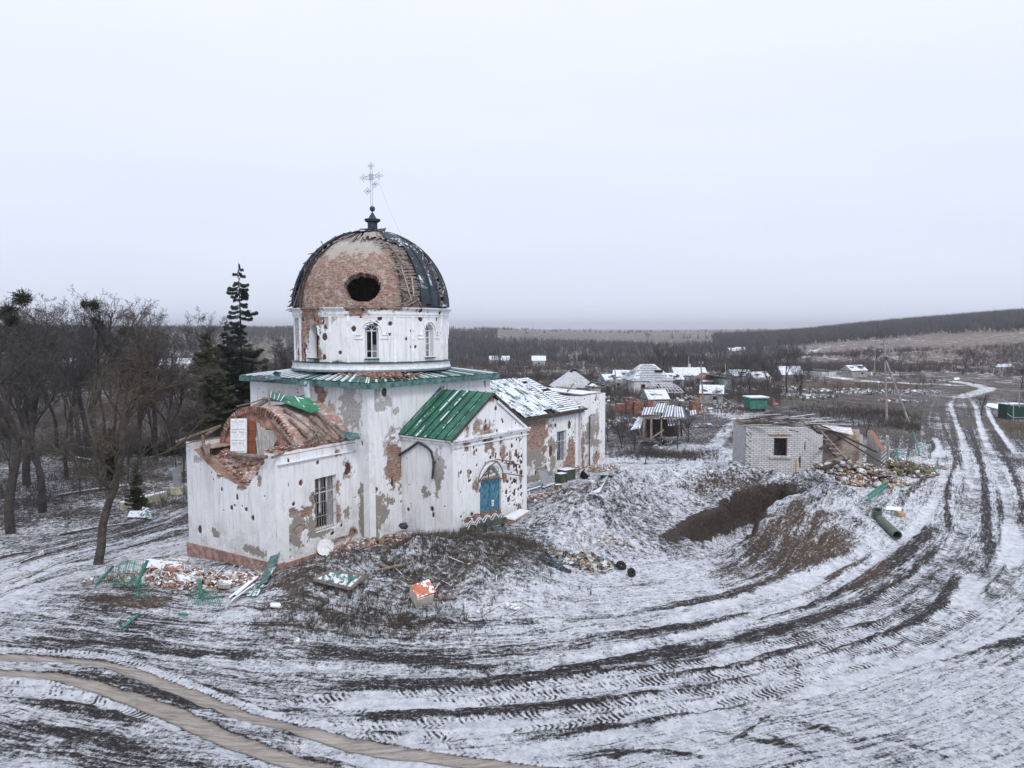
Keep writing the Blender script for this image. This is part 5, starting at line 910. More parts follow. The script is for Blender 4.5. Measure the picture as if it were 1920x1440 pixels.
heap('refuse_heap', 'dark and pale rubbish scattered round the long white pole', 1085, 1052, 1.9, 1.2, 520, [(M_TRASH[0], 3, 'rock'), (M_TRASH[1], 2, 'flat'), (M_TRASH[2], 2, 'rock'), (M_TRASH[3], 1.5, 'flat'), (M_TRASH[4], 1, 'rock')], .04, .16, up=.12)
heap('refuse_heap', 'dark bags of rubbish on the snow left of the long white pole', 1035, 1060, .8, .3, 90, [(M_TRASH[0], 3, 'rock'), (M_TRASH[3], 1, 'flat')], .07, .2, up=.15)
heap('refuse_heap', 'pale stones and sacks strewn near the pit edge', 1150, 1015, 1.1, .4, 60, [(M_TRASH[1], 1, 'rock'), (M_STONE, 1, 'rock')], .07, .2, up=.05)
heap('brick_rubble', 'broken bricks and boards strewn along the nave wall', 1110, 880, 3.6, 1.6, 420, [BK, MS, DU, ST, FL, (M_TRASH[4], 1, 'rock')], .05, .2, rot=.9, up=.15)
heap('brick_rubble', 'debris on the ground beside the porch corner', 1010, 935, 1.3, 1.3, 170, [BK, DU, ST, FL, (M_TRASH[3], 1, 'flat')], .05, .2, rot=.5, up=.12)
heap('brick_rubble', 'debris, twigs and litter on the weedy mound before the church', 850, 1110, 3.6, 1.8, 90, [(M_TRASH[1], 1, 'flat'), (M_STONE, 1, 'rock'), ST], .03, .12, up=.03)
def thing1(name, label, cat, mb, mat, c, group=None, smooth=False):
    o = mb.build(name, mat, None, loc=c, smooth=smooth); return tag(o, label, cat, group)
# masonry blocks in the left heap
def block(px, py, sz, rz, rx, lab, dz=.25, mat=None, cat='masonry block', nm='masonry_block'):
    c = on(px, py, dz); mb = MB(); n_ = 6; vs = []
    mb.box(c, sz, rz, rx, .15, .04); mb.box((c.x+.02, c.y, c.z+sz[2]*.35), (sz[0]*.93, sz[1]*.9, sz[2]*.4), rz+.05, rx, .18, .05); thing1(nm, lab, cat, mb, mat or M_MASON, (c.x, c.y, c.z))
block(290, 1078, (1.0, .6, .45), .5, .4, 'tilted lump of brick masonry behind the turquoise post in the left heap', .35)
block(324, 1082, (.75, .6, .5), .3, .1, 'pale topped square brick block, largest in the left heap', .35)
block(335, 1062, (.9, .5, .22), .2, .1, 'flat slab of plastered brick near the annex plinth', .3, M_CONC)
block(422, 1106, (.5, .38, .22), .5, .25, 'white topped block at the right end of the left heap', .25, M_CONC)
block(352, 1094, (.9, .5, .1), .6, .3, 'cracked snowy plaster slab in the middle of the left heap', .2, M_CONC)
block(166, 1098, (.35, .3, .3), .2, .2, 'round stone at the far left tip of the heap', .12, M_STONE, 'stone', 'stone')
block(516, 1140, (.36, .2, .05), .4, .35, 'white plaster shard on the brown earth slope', .12, M_WHITE, 'plaster shard', 'plaster_shard'); block(556, 1208, (.2, .24, .2), .3, .3, 'lone pale stone on the snow below the weedy mound', .08, M_CONC, 'stone', 'stone')
block(1443, 1002, (.01, .01, .01), .3, .3, 'x', 0) if 0 else None
# turquoise posts and fence grids
def post(a, b, r, lab, grp='fallen turquoise fence posts', nm='fence_post', mat=None, z0=.05, z1=.2):
    p, q = on(*a, z0), on(*b, z1); mb = MB(); mb.tube([p, q], r, 8); return thing1(nm, lab, 'fence post', mb, mat or M_FENCE, tuple(p), grp)
post((256, 1102), (278, 1098), .075, 'upright leaning turquoise post between the fence grid and the tilted masonry', z0=.1, z1=1.15); post((380, 1126), (374, 1124), .08, 'short upright turquoise post in the middle of the left heap', z0=.05, z1=.9)
post((180, 1100), (212, 1076), .06, 'turquoise post lying beside the round stone', z0=.1, z1=.35); post((229, 1180), (258, 1162), .055, 'turquoise post lying on the snow in front of the heap'); post((335, 1153), (352, 1162), .05, 'short turquoise pipe lying by the mossy earth')
def grid(pts, nbar, lab, r=.009, mat=None, bow=.25, rails=2):
    P = [np.array(on(a, b, z)) for a, b, z in pts]; f = lambda u, v: Vector((1-u)*(1-v)*P[0]+u*(1-v)*P[1]+u*v*P[2]+(1-u)*v*P[3])+Vector((0, 0, bow*math.sin(u*3.14)*math.sin(v*2+.4)))
    mb = MB(); c = f(.5, 0)
    for i in range(nbar+1): u = i/nbar+rnd.uniform(-.01, .01); mb.tube([f(u+.04*math.sin(i), v) for v in (0, .33, .66, 1)], r, 4)
    for k in range(rails): v = .12+.76*k/(rails-1); mb.tube([f(u, v) for u in np.linspace(0, 1, 9)], r*1.6, 4)
    return thing1('fence_grid', lab, 'fence grid', mb, mat or M_FENCE, tuple(c), 'torn turquoise fence grids')
grid([(205, 1103, 0), (262, 1108, .1), (268, 1088, .75), (222, 1080, .6)], 22, 'crumpled turquoise fence grid left of the leaning post'); grid([(362, 1136, 0), (415, 1138, .05), (408, 1122, .3), (352, 1120, .3)], 16, 'flattened turquoise fence grid round the short upright post', bow=.15); grid([(250, 1124, 0), (282, 1122, .05), (275, 1104, .3), (245, 1106, .3)], 9, 'small torn piece of turquoise grid below the leaning post', bow=.1)
grid([(195, 1096, 0), (222, 1098, .1), (225, 1076, .4), (200, 1075, .4)], 8, 'rusty bent wire grid at the left tip of the heap', bow=.1, mat=M_WOODD)
# sheets and boards at the annex corner
def slab(pts, lab, mat, nm='metal_sheet', cat='metal sheet', th=.03, grp=None, seed=2):
    P = [on(a, b, z) for a, b, z in pts]; c = P[0].copy(); o = patch(nm, None, P, mat, .15, th, off=tuple(c), seed=seed); o.location = c; return tag(o, lab, cat, grp)
slab([(486, 1100, .1), (500, 1102, .25), (528, 1064, .9), (512, 1060, .8)], 'grey torn metal sheet standing against the annex corner', M_FASCIA); slab([(460, 1120, .06), (482, 1122, .1), (518, 1084, .4), (500, 1082, .3)], 'green metal sheet lying below the annex corner', M_TEAL)
for k, (a, b) in enumerate((((430, 1126), (470, 1098)), ((436, 1130), (478, 1106)), ((442, 1121), (484, 1095)), ((432, 1134), (466, 1119)))):
    p, q = on(*a, .12), on(*b, .2+.05*k); thing1('plank', ['snowy plank uppermost in the fan of boards below the annex corner', 'snowy plank second in the fan of boards below the annex corner', 'short snowy plank by the metal sheet under the annex corner', 'lowest snowy plank of the fan in front of the heap'][k], 'plank', MB().bar(p, q, .13, .03), M_SNOWWOOD, tuple(p), 'boards lying below the annex corner')
thing1('plank', 'dark broken board standing on end at the annex corner', 'plank', MB().bar(on(487, 1094, .1), on(470, 1075, .7), .09, .03), M_WOOD, tuple(on(487, 1094)))
# dish
sD = to_wall(pA, pC, 600, 1027)[0]; c = Vector((*V2(V2(pA, sD, ea1), -.38, ea2), 0)); c.z = hz(c.x, c.y)+.42; nrm = Vector((.45, -.8, .35)).normalized(); mb = MB(); M_ = nrm.to_track_quat('Z', 'Y').to_matrix(); vs = []; fs = []; n_ = 28
for i, (r, h) in enumerate([(0.02, -.09), (.15, -.075), (.3, -.045), (.42, 0), (.43, .0), (.42, -.02), (.3, -.065), (.15, -.095), (.02, -.11)]):
    for k in range(n_): a = 2*math.pi*k/n_; vs.append(c+M_ @ Vector((r*math.cos(a), r*math.sin(a), h+.03*math.sin(3*a)*(r > .35))))
for i in range(8):
    for k in range(n_): fs.append((i*n_+k, i*n_+(k+1) % n_, (i+1)*n_+(k+1) % n_, (i+1)*n_+k))
mb.add(vs, fs); dish = empty('satellite_dish', c-Vector((0, 0, .4)), 'round white satellite dish leaning against the annex south wall', 'satellite dish'); mb.build('reflector', M_WHITE, dish); MB().tube([c+M_ @ Vector((.3, -.2, 0)), c+nrm*.45], .012, 5).build('feed_arm', M_IRON, dish)
thing1('board_post', 'short white stick leaning against the annex wall right of the dish', 'stick', MB().bar(on(628, 1028, .0), on(624, 1018, .55), .08, .03), M_WHITE, tuple(on(628, 1028)))
slab([(655, 1030, .05), (674, 1026, .08), (694, 1008, .2), (680, 1004, .2)], 'faded green sheet lying where the annex meets the church', M_TEAL); thing1('plank', 'thin snowy lath along the foot of the annex south wall', 'plank', MB().bar(on(600, 1042, .06), on(676, 1008, .25), .07, .04), M_SNOWWOOD, tuple(on(600, 1042)))
# table top on the slope, plank trough, cabinet
def framed(px, py):
    tb = empty('overturned_table', on(636, 1116), 'green board framed in grey planks lying on the slope like a low table', 'table')
    a, b, c_, d_ = on(588, 1102, .35), on(658, 1124, .45), on(684, 1108, .65), on(618, 1092, .5)
    patch('table_top', tb, [a, b, c_, d_], M_BAND, .1, .04, seed=3)
    for p, q in ((a, b), (b, c_), (c_, d_), (d_, a)): MB().bar(p+Vector((0, 0, .0)), q, .05, .13).build('table_frame', M_WOOD, tb)
    for t in (.3, .62, .95): e = a.lerp(b, t); MB().bar(e+Vector((0, .05, -.02)), Vector((e.x, e.y+.05, hz(e.x, e.y)-.05)), .12, .12).build('leg', M_WOODD, tb)
framed(0, 0)
tr = empty('wooden_trough', on(690, 1068), 'long grey plank cover over a dark hollow in the weeds', 'plank cover'); a, b = on(656, 1056, .45), on(730, 1080, .35)
MB().bar(a, b, .22, .05).build('plank', M_LOG, tr); MB().bar(a+Vector((.05, .2, -.08)), b+Vector((.1, .25, -.1)), .04, .25).build('side_board', M_WOODD, tr); MB().bar(b+Vector((-.3, -.2, 0)), b+Vector((.5, .3, .05)), .18, .05).build('plank', M_LOG, tr)
cb = empty('tipped_cabinet', on(790, 1132), 'tipped cabinet with an orange red top and pale sides on the weedy mound', 'cabinet'); c = on(792, 1132, .42)
CM = Matrix.Rotation(.55, 3, 'Z') @ Matrix.Rotation(-.15, 3, 'Y') @ Matrix.Rotation(.6, 3, 'X'); Q = lambda x, y, z: c+CM @ Vector((x, y, z))
M_OR = simple('orange_red_paint', (.48, .17, .10), .25, 6, snow=.3); W2_, D2_, H2_ = .42, .34, .3
for (s0, off_) in (((-W2_, -D2_, H2_), (0, 0, .03)), ((-W2_, -D2_, -H2_), (0, 0, .03)),): MB().prism([Q(-W2_, -D2_, s0[2]), Q(W2_, -D2_, s0[2]), Q(W2_, D2_, s0[2]), Q(-W2_, D2_, s0[2])], CM @ Vector(off_)).build('panel', M_OR, cb)
for sx in (-W2_, W2_): MB().prism([Q(sx, -D2_, -H2_), Q(sx, D2_, -H2_), Q(sx, D2_, H2_), Q(sx, -D2_, H2_)], CM @ Vector((.03 if sx < 0 else -.03, 0, 0))).build('panel', M_OR if sx > 0 else simple('pale_side', (.60, .56, .49), .25, 4), cb)
MB().prism([Q(-W2_, D2_, -H2_), Q(W2_, D2_, -H2_), Q(W2_, D2_, H2_), Q(-W2_, D2_, H2_)], CM @ Vector((0, -.03, 0))).build('back_panel', M_WOODD, cb)
MB().prism([Q(-W2_, -D2_, -.36), Q(W2_-.1, -D2_-.02, -.36), Q(W2_-.1, -D2_-.02, H2_-.02), Q(-W2_, -D2_, H2_-.02)], CM @ Vector((0, -.03, 0))).build('door', simple('pale_cabinet_door', (.62, .58, .50), .2, 4), cb)
# cover of scalloped mats on timber by the door
cv_ = empty('covered_entrance_shelter', on(915, 990), 'brown green timber and mat cover with snowy scalloped edge before the church door', 'timber cover'); a, b = Vector(AT(878, 998, 38.6)), Vector(AT(946, 972, 40.0)); a.z = max(a.z, hz(a.x, a.y)+.25); dd_ = (b-a); bk = Vector((-.3, .55, .30))
U, W = np.meshgrid(np.linspace(0, 1, 60), np.linspace(0, 1, 16), indexing='ij'); sc2 = np.abs(np.sin(U*math.pi*4.5)); X = np.array(a)+U[..., None]*np.array(dd_)+W[..., None]*np.array(bk); X[..., 2] += .18*sc2*(1-.5*W)+.12*np.sin(U*math.pi)-.25*(1-W)**4*(1-sc2)
ix = np.arange(U.size).reshape(U.shape); mesh_np('mat_cover', X.reshape(-1, 3), np.stack([ix[:-1, :-1], ix[1:, :-1], ix[1:, 1:], ix[:-1, 1:]], -1).reshape(-1, 4), simple('mossy_brown_mat', (.13, .085, .06), .5, 5, snow=.1), cv_, off=parent_off(cv_))
for j in (2, 5): MB().tube([Vector(X[i, j])+Vector((0, -.02, .02)) for i in range(0, 60)], .02, 5).build('snow_edge', M_SNOWC, cv_)
MB().bar(a+Vector((-.4, 0, -.12)), b+Vector((.1, -.05, -.05)), .16, .3).build('beam', simple('mossy_beam', (.075, .085, .065), .4, 5), cv_)
for t in (.05, .45, .95): p = a.lerp(b, t); MB().bar(p, Vector((p.x, p.y, hz(p.x, p.y)-.1)), .22, .2).build('post', M_WOODD, cv_)
MB().box(a.lerp(b, .8)+Vector((.1, -.25, -.45)), (.8, .25, .22), rz=.6).build('block', simple('mossy_block', (.08, .13, .11), .3, 4), cv_)
ss = empty('white_slab', on(970, 968), 'white sloping slab on a brick footing at the porch corner', 'slab'); P = [Vector(AT(944, 969, 41.0)), Vector(AT(966, 973, 41.0)), Vector(AT(993, 957, 43.4)), Vector(AT(975, 954, 43.6))]; patch('slab_top', ss, P, M_WHITE, .2, .09); MB().prism([p+Vector((0, .08, -.1)) for p in P], (0, 0, -.5)).build('footing', M_MASON, ss)
# things by the nave wall
lp = empty('timber_hatch', on(1018, 905), 'grey planked hatch with a diagonal brace leaning on the nave wall', 'hatch'); P = [on(1021, 917, .1), on(1038, 908, .1), on(1020, 880, 1.0), on(1006, 884, 1.1)]; P[2] = Vector(AT(1020, 876, P[0].y+1.2)); P[3] = Vector(AT(1007, 879, P[0].y+1.0))
patch('panel', lp, P, simple('grey_planks', (.25, .26, .28), .3, 5, scale3=(4, 4, 1)), .1, .05); MB().bar(P[3]+Vector((0, -.05, 0)), P[1]+Vector((0, -.05, 0)), .08, .04).build('brace', M_WOODD, lp); MB().bar(P[0]+Vector((0, -.06, .05)), P[1]+Vector((0, -.06, .05)), .05, .15).build('rail', M_SNOWWOOD, lp); MB().bar(P[3]+Vector((0, -.06, 0)), P[2]+Vector((0, -.06, 0)), .05, .15).build('rail', M_SNOWWOOD, lp)
M_CRATE = simple('dark_green_crate', (.055, .075, .05), .35, 5); M_CRATET = simple('snowy_lid', (.07, .09, .065), .35, 5, snow=1.1)
def crate(px, py, sz, rz, lab, grp='dark green crates by the nave wall', dz=0., mat=None):
    c = on(px, py, dz); o = empty('wooden_crate', c, lab, 'crate', grp, rz); h = sz[2]; 
    def bx(nm, cc, s_, m): b_ = MB().box((cc[0], cc[1], cc[2]), s_).build(nm, m, o, world=False); return b_
    bx('body', (0, 0, h/2), sz, mat or M_CRATE); bx('lid', (0, 0, h+.03), (sz[0]*1.04, sz[1]*1.04, .06), M_CRATET)
    for sx in (-.33, .33): bx('batten', (sx*sz[0], -sz[1]/2-.015, h/2), (.08, .03, h*.98), M_WOODD)
crate(1062, 900, (1.1, .8, .75), .75, 'large dark green crate in front of the nave grille'); crate(1052, 905, (.7, .6, .62), .75, 'smaller green crate with snow on its lid, left of the large one'); crate(1046, 918, (.4, .3, .22), .4, 'small ochre box on the ground before the green crates', None, mat=simple('ochre_box', (.32, .2, .09), .3, 4))
tv = empty('old_television', on(1096, 898), 'dark television set lying face up among the bricks', 'television', rz=.6); c = on(1096, 898, .28); TM = Matrix.Rotation(.75, 3, 'Z') @ Matrix.Rotation(-.8, 3, 'X')
mb = MB(); q = lambda x, y, z: c+TM @ Vector((x, y, z)); mb.prism([q(-.38, -.22, -.3), q(.38, -.22, -.3), q(.38, -.22, .3), q(-.38, -.22, .3)], TM @ Vector((0, .3, 0))); mb.prism([q(-.25, .08, -.2), q(.25, .08, -.2), q(.25, .08, .2), q(-.25, .08, .2)], TM @ Vector((0, .2, 0))); mb.build('casing', M_BLACK, tv); tv_o = MB().prism([q(-.3, -.235, -.22), q(.3, -.235, -.22), q(.3, -.235, .22), q(-.3, -.235, .22)], TM @ Vector((0, .012, 0))).build('screen', simple('grey_screen', (.20, .25, .33), .3, 3, rough=.2), tv)
slab([(1100, 926, .1), (1124, 928, .15), (1146, 906, .5), (1128, 902, .4)], 'pale snowy sheet lying on the path by the pit mound', M_SNOWWOOD, 'board', 'board'); slab([(1122, 910, .3), (1150, 906, .35), (1154, 898, .5), (1124, 900, .45)], 'green sheet beside the path at the mound top', M_TEAL)
for k, (a, b) in enumerate((((986, 925), (1014, 918)), ((1018, 918), (1040, 911)), ((1082, 882), (1094, 874)))): p, q_ = on(*a, .1), on(*b, .2); thing1('plank', ['snowy board lying by the porch corner', 'snowy board lying under the planked hatch', 'pale board leaning on the rubble by the television'][k], 'plank', MB().bar(p, q_, .2, .04), M_SNOWWOOD, tuple(p), 'boards by the nave wall')
mb = MB(); mb.tube([on(1074, 1002, .25), on(1122, 1085, .12)], [.055, .045], 7); thing1('long_pole', 'long pale pole lying over the rubbish on the snow', 'pole', mb, simple('pale_pole', (.40, .35, .31), .3, 5), tuple(on(1074, 1002)))
def tyre(px, py, r, lab, tilt): c = on(px, py, .16); mb = MB(); T_ = Matrix.Rotation(tilt, 3, 'X') @ Matrix.Rotation(tilt*.6, 3, 'Y'); n_ = 22; k_ = 8; vs = [c+T_ @ Vector(((r+.1*math.cos(b))*math.cos(a), (r+.1*math.cos(b))*math.sin(a), .1*math.sin(b))) for a in np.arange(n_)*2*math.pi/n_ for b in np.arange(k_)*2*math.pi/k_]; mb.add(vs, [(i*k_+j, ((i+1) % n_)*k_+j, ((i+1) % n_)*k_+(j+1) % k_, i*k_+(j+1) % k_) for i in range(n_) for j in range(k_)]); thing1('worn_tyre', lab, 'tyre', mb, M_TYRE, tuple(c), 'old tyres near the pit', True)
tyre(1165, 1066, .17, 'black tyre lying flat on the snow, nearer to the white pole', .5); tyre(1184, 1080, .15, 'black tyre half upright on the snow, nearer to the road', 1.1)
c = on(1107, 962, .12); thing1('pale_sack', 'pale torn sack with dark hood on the mound by the path', 'sack', MB().rock(c, .25, (1, .7, .6)), M_TRASH[1], tuple(c)); c = on(840, 1128, .14); thing1('grey_log', 'short grey log in the weeds right of the orange cabinet', 'log', MB().tube([c+Vector((-.35, 0, 0)), c+Vector((.35, .12, .03))], .1, 8), M_LOG, tuple(c))
mb = MB(); c = on(958, 1144, .1)
for k in range(5): mb.box(c+Vector((rnd.uniform(-.25, .25), rnd.uniform(-.1, .1), .04*k)), (.3, .12, .04), rnd.uniform(0, 3), .2)
thing1('white_scrap', 'crumpled white scrap at the right foot of the weedy mound', 'scrap', mb, M_WHITE, tuple(c)); c = on(756, 1000, .35); thing1('black_sack', 'black bag thrown against the porch side wall', 'sack', MB().rock(c, .4, (1.2, .7, .5)), M_TRASH[0], tuple(c))
# pipes
M_PIPE = simple('olive_pipe', (.10, .125, .095), .25, 4, rough=.6)
def pipe(a, b, r, lab):
    a, b = Vector(a), Vector(b); d = (b-a).normalized(); u = d.cross(Vector((0, 0, 1))).normalized() if abs(d.z) < .9 else Vector((1, 0, 0)); w2 = d.cross(u); vs = []; n_ = 20
    for p, rr in ((a, r), (b, r), (b, r*.86), (a, r*.86)):
        for k in range(n_): t = 2*math.pi*k/n_; vs.append(p+(u*math.cos(t)+w2*math.sin(t))*rr)
    mb = MB(); mb.add(vs, [(i*n_+k, i*n_+(k+1) % n_, ((i+1) % 4)*n_+(k+1) % n_, ((i+1) % 4)*n_+k) for i in range(4) for k in range(n_)]); thing1('metal_pipe', lab, 'pipe', mb, M_PIPE, tuple(a), 'olive green pipes by the road')
pipe(on(1650, 984, .3), on(1682, 1014, .3), .26, 'long olive green pipe lying open end towards the road'); p = on(1646, 978, 0); pipe(p+Vector((.1, .2, -.1)), p+Vector((-.12, -.1, .75)), .27, 'short olive pipe standing upright behind the long one')
slab([(1660, 958, .1), (1690, 961, .1), (1690, 955, .15), (1662, 953, .15)], 'snowy white board near the upright pipe', M_SNOWWOOD, 'board', 'board'); block(1688, 968, (.5, .4, .25), .3, .1, 'orange brown stone beside the snowy white board', .12, simple('orange_stone', (.42, .26, .16), .3, 4), 'stone', 'stone')
# ---------------------------------------------------------------- brick hut
def hutmat():
    t = MT('silicate_brick', .9); cv = t.n('ShaderNodeCombineXYZ'); t.l(t.attr('ws'), cv.inputs[0]); t.l(t.attr('wz'), cv.inputs[1]); uv = cv.outputs[0]
    br = t.n('ShaderNodeTexBrick'); br.inputs['Scale'].default_value = 1; br.inputs['Brick Width'].default_value = .40; br.inputs['Row Height'].default_value = .15; br.inputs['Mortar Size'].default_value = .016; t.l(uv, br.inputs['Vector'])
    br.inputs['Color1'].default_value = (.50, .49, .50, 1); br.inputs['Color2'].default_value = (.62, .61, .61, 1); br.inputs['Mortar'].default_value = (.14, .135, .14, 1)
    n2 = t.noise(2, 6, .75, vec=uv); c = t.mix(t.step(n2, .45, .75), br.outputs[0], t.mix(.6, br.outputs[0], (.22, .19, .17))); c = t.mix(t.step(t.math('ADD', t.attr('brick'), t.math('MULTIPLY_ADD', n2, .8, -.4)), .45, .55), c, (.27, .13, .09)); c = t.mix(t.step(t.attr('pock'), .4, .6), c, (.06, .05, .05)); t.col(c); t.bump(br.outputs['Fac'], -.6, .03); return t.m
M_HUT = hutmat(); hY = 56.5
hA = AT(1397, 880, hY); gb = hA[2]; hA = (hA[0], hA[1]); hB = AT(1541, 890, hY-.6)[:2]
hut = empty('ruined_brick_hut', (hA[0], hA[1], gb), 'roofless white silicate brick hut with a collapsed right end behind the pit', 'hut'); zt_ = AT(1397, 800, hY)[2]
w0 = to_wall(hA, hB, 1450, 855); w1 = to_wall(hA, hB, 1477, 821)
flatwall('wall', hut, hA, hB, gb-1, zt_, mat=M_HUT, thick=.38, res=.08, seed=61, topbrick=.3, holes=[(w0[0], w1[0], w0[1], w1[1], False)], top=lambda s: zt_-.0-.55*sst(4.3, 5.7, s)+.1*(fbm(np.asarray(s)*4, 0*np.asarray(s), 2, 2)-.5), pxd=[(1463, 817, .95, .12, 'b'), (1500, 866, .08, .5, 'p'), (1500, 888, .5, .08, 'p'), (1408, 815, .03, .35, 'p'), (1510, 835, .04, .5, 'p')])
hd = planar(hA, hB); hn = (-hd[3][0], -hd[3][1]); hp = lambda s, q: (hA[0]+hd[2][0]*s+hn[0]*q, hA[1]+hd[2][1]*s+hn[1]*q); HL = hd[4]
flatwall('wall', hut, hp(0, 5.2), hp(0, 0), gb-1, zt_-.05, mat=M_HUT, thick=.38, res=.12, seed=62); flatwall('wall', hut, hp(HL+4.6, 5.2), hp(0, 5.2), gb-1, zt_+.0, mat=M_CONC, thick=.3, res=.25, seed=63, top=lambda s: zt_-.1-.9*sst(3.4, .5, s)+.25*(fbm(np.asarray(s)*2, 0*np.asarray(s), 2, 2)-.5)*2); flatwall('wall', hut, hp(HL, .3), hp(HL, 1.2), gb-1, zt_-1., mat=M_HUT, thick=.3, res=.1, seed=64); flatwall('wall', hut, hp(HL+4.8, 0.4), hp(HL+4.8, 3.4), gb-1, zt_-.9, mat=M_HUT, thick=.4, res=.1, seed=65, top=lambda s: zt_-1.6+1.0*sst(0, 3, s), dmg=[(1.5, gb+2, 2, 3, 'b')])
flatwall('inner_wall', hut, hp(HL+.3, 4.2), hp(HL+4, 4.0), gb-1, zt_-.6, mat=simple('peeling_pink_plaster', (.42, .33, .28), .4, 2.5), thick=.2, res=.2, seed=66)
MB().bar((*hp(w0[0]-.3, -.06), w0[1]-.08), (*hp(w1[0]+.3, -.06), w0[1]-.08), .16, .16).build('window_sill', M_CONC, hut); wf_ = MB()
for s in (w0[0]+.04, w1[0]-.04): wf_.bar((*hp(s, .12), w0[1]), (*hp(s, .12), w1[1]), .06, .06)
wf_.bar((*hp(w0[0], .12), w1[1]-.03), (*hp(w1[0], .12), w1[1]-.03), .06, .06).build('window_frame', M_WOOD, hut); MB().prism([(*hp(w0[0]-.2, .9), w0[1]-.3), (*hp(w1[0]+.2, .9), w0[1]-.3), (*hp(w1[0]+.2, .9), w1[1]+.2), (*hp(w0[0]-.2, .9), w1[1]+.2)], (hn[0]*.05, hn[1]*.05, 0)).build('partition', M_WOODD, hut)
for i in range(26):                                # roof timbers tumbled over the walls
    s = rnd.uniform(-.6, HL-1); q = rnd.uniform(0, 5); a = rnd.choice([.0, .1, .25, -.15]); L_ = rnd.uniform(1.5, 4.2); MB().bar((*hp(s, q), zt_+.08+rnd.uniform(0, .25)), (*hp(s+L_, q+L_*a*2), zt_+.12+rnd.uniform(0, .4)), .16, .05).build('roof_timber', rnd.choice([M_WOODD, M_WOODD, M_SNOWWOOD, M_WOOD]), hut)
for q in (((1515, 790), 59, (1568, 858), 55.4, .16), ((1520, 788), 58.5, (1588, 862), 55.2, .16), ((1530, 792), 58.8, (1660, 872), 55.0, .13), ((1545, 800), 58.3, (1645, 848), 56.3, .2), ((1560, 858), 55.5, (1610, 845), 57, .2), ((1538, 842), 55.2, (1575, 822), 58, .2), ((1400, 796), 57, (1500, 787), 58, .1), ((1395, 794), 58, (1450, 791), 60, .08), ((1540, 878), 54.6, (1592, 860), 55.6, .25), ((1455, 795), 57, (1540, 805), 56.5, .12), ((1500, 800), 56.5, (1575, 790), 59, .1), ((1480, 806), 56.2, (1536, 817), 56, .1)):
    MB().bar(AT(*q[0], q[1]), AT(*q[2], q[3]), q[4], q[4]*.6).build('fallen_rafter', rnd.choice([M_WOODD, M_WOOD, M_WOODD]), hut)
for k in range(7): a = Vector(AT(1524+k*6, 798+k*8.5, 58-k*.45)); MB().bar(a, a+Vector((.75, .1, -.1)), .12, .03).build('roof_batten', M_SNOWWOOD, hut)
patch('roof_felt', hut, [AT(1530, 800, 58), AT(1600, 815, 57.5), AT(1596, 802, 60), AT(1545, 797, 60)], M_CONC, .2, .05, seed=9)
o = MB().bar((*hp(HL-1.9, -.05), gb-.1), (*hp(HL-1.9, -.05), gb+.9), .05, .05).build('gas_pipe', simple('yellow_paint', (.5, .36, .05), .2, 4), hut)
heap('stone_rubble', 'ochre and white stone rubble spilling from the right end of the brick hut', 1592, 872, 4.0, 2.3, 1300, [(M_STONE, 5, 'rock'), (simple('ochre_stone', (.26, .18, .10), .5, 4, snow=.3), 3, 'rock'), FL, (M_TRASH[1], 2, 'rock'), BK], .1, .42, up=1.3, rot=-.1, Y=55.6)
heap('stone_rubble', 'mossy brown heap of stones right of the hut with a turquoise post on it', 1690, 838, 2.8, 1.7, 620, [(M_STONE, 4, 'rock'), (simple('mossy_stone', (.13, .12, .07), .4, 4), 4, 'rock')], .12, .36, up=1.1, Y=59.5); heap('stone_rubble', 'flat spread of rubble and splinters between hut and road', 1680, 874, 4.8, 2.2, 900, [(M_STONE, 3, 'rock'), BK, FL, TL, ST, DK], .05, .2, up=.15); heap('stone_rubble', 'thin snowy litter below the hut rubble', 1640, 905, 3.5, 1.6, 200, [FL, TL, ST, (M_TRASH[3], 1, 'flat')], .05, .14, up=.1)
for a, b, z1, lab in (((1724, 855), (1712, 838), 1.5, 'leaning turquoise post on the mossy stones'), ((1688, 894), (1680, 880), 1.7, 'tall turquoise post standing in the hut rubble'), ((1700, 890), (1762, 886), .4, 'long turquoise post lying towards the road'), ((1622, 936), (1662, 910), .3, 'turquoise post lying across the pit mound foot'), ((1625, 940), (1664, 914), .2, 'second turquoise post lying beside the one at the pit mound foot')): post(a, b, .08, lab, z1=z1)
grid([(1660, 885, 0), (1700, 880, 0), (1705, 862, .5), (1668, 866, .5)], 12, 'bent turquoise grid in the rubble by the tall post'); grid([(1540, 902, 0), (1590, 908, 0), (1588, 896, .3), (1536, 894, .3)], 12, 'flat turquoise grid at the foot of the hut wall')
thing1('fence_post', 'weathered grey post standing at the ruined end of the hut', 'fence post', MB().bar(on(1664, 872), on(1662, 874, 2.6), .22, .2), M_CONC, tuple(on(1664, 872))); thing1('fallen_board', 'white snowy board leaning in the rubble beside the grey post', 'plank', MB().bar(on(1664, 868, .5), on(1684, 878, .2), .3, .05), M_WHITE, tuple(on(1664, 868)))
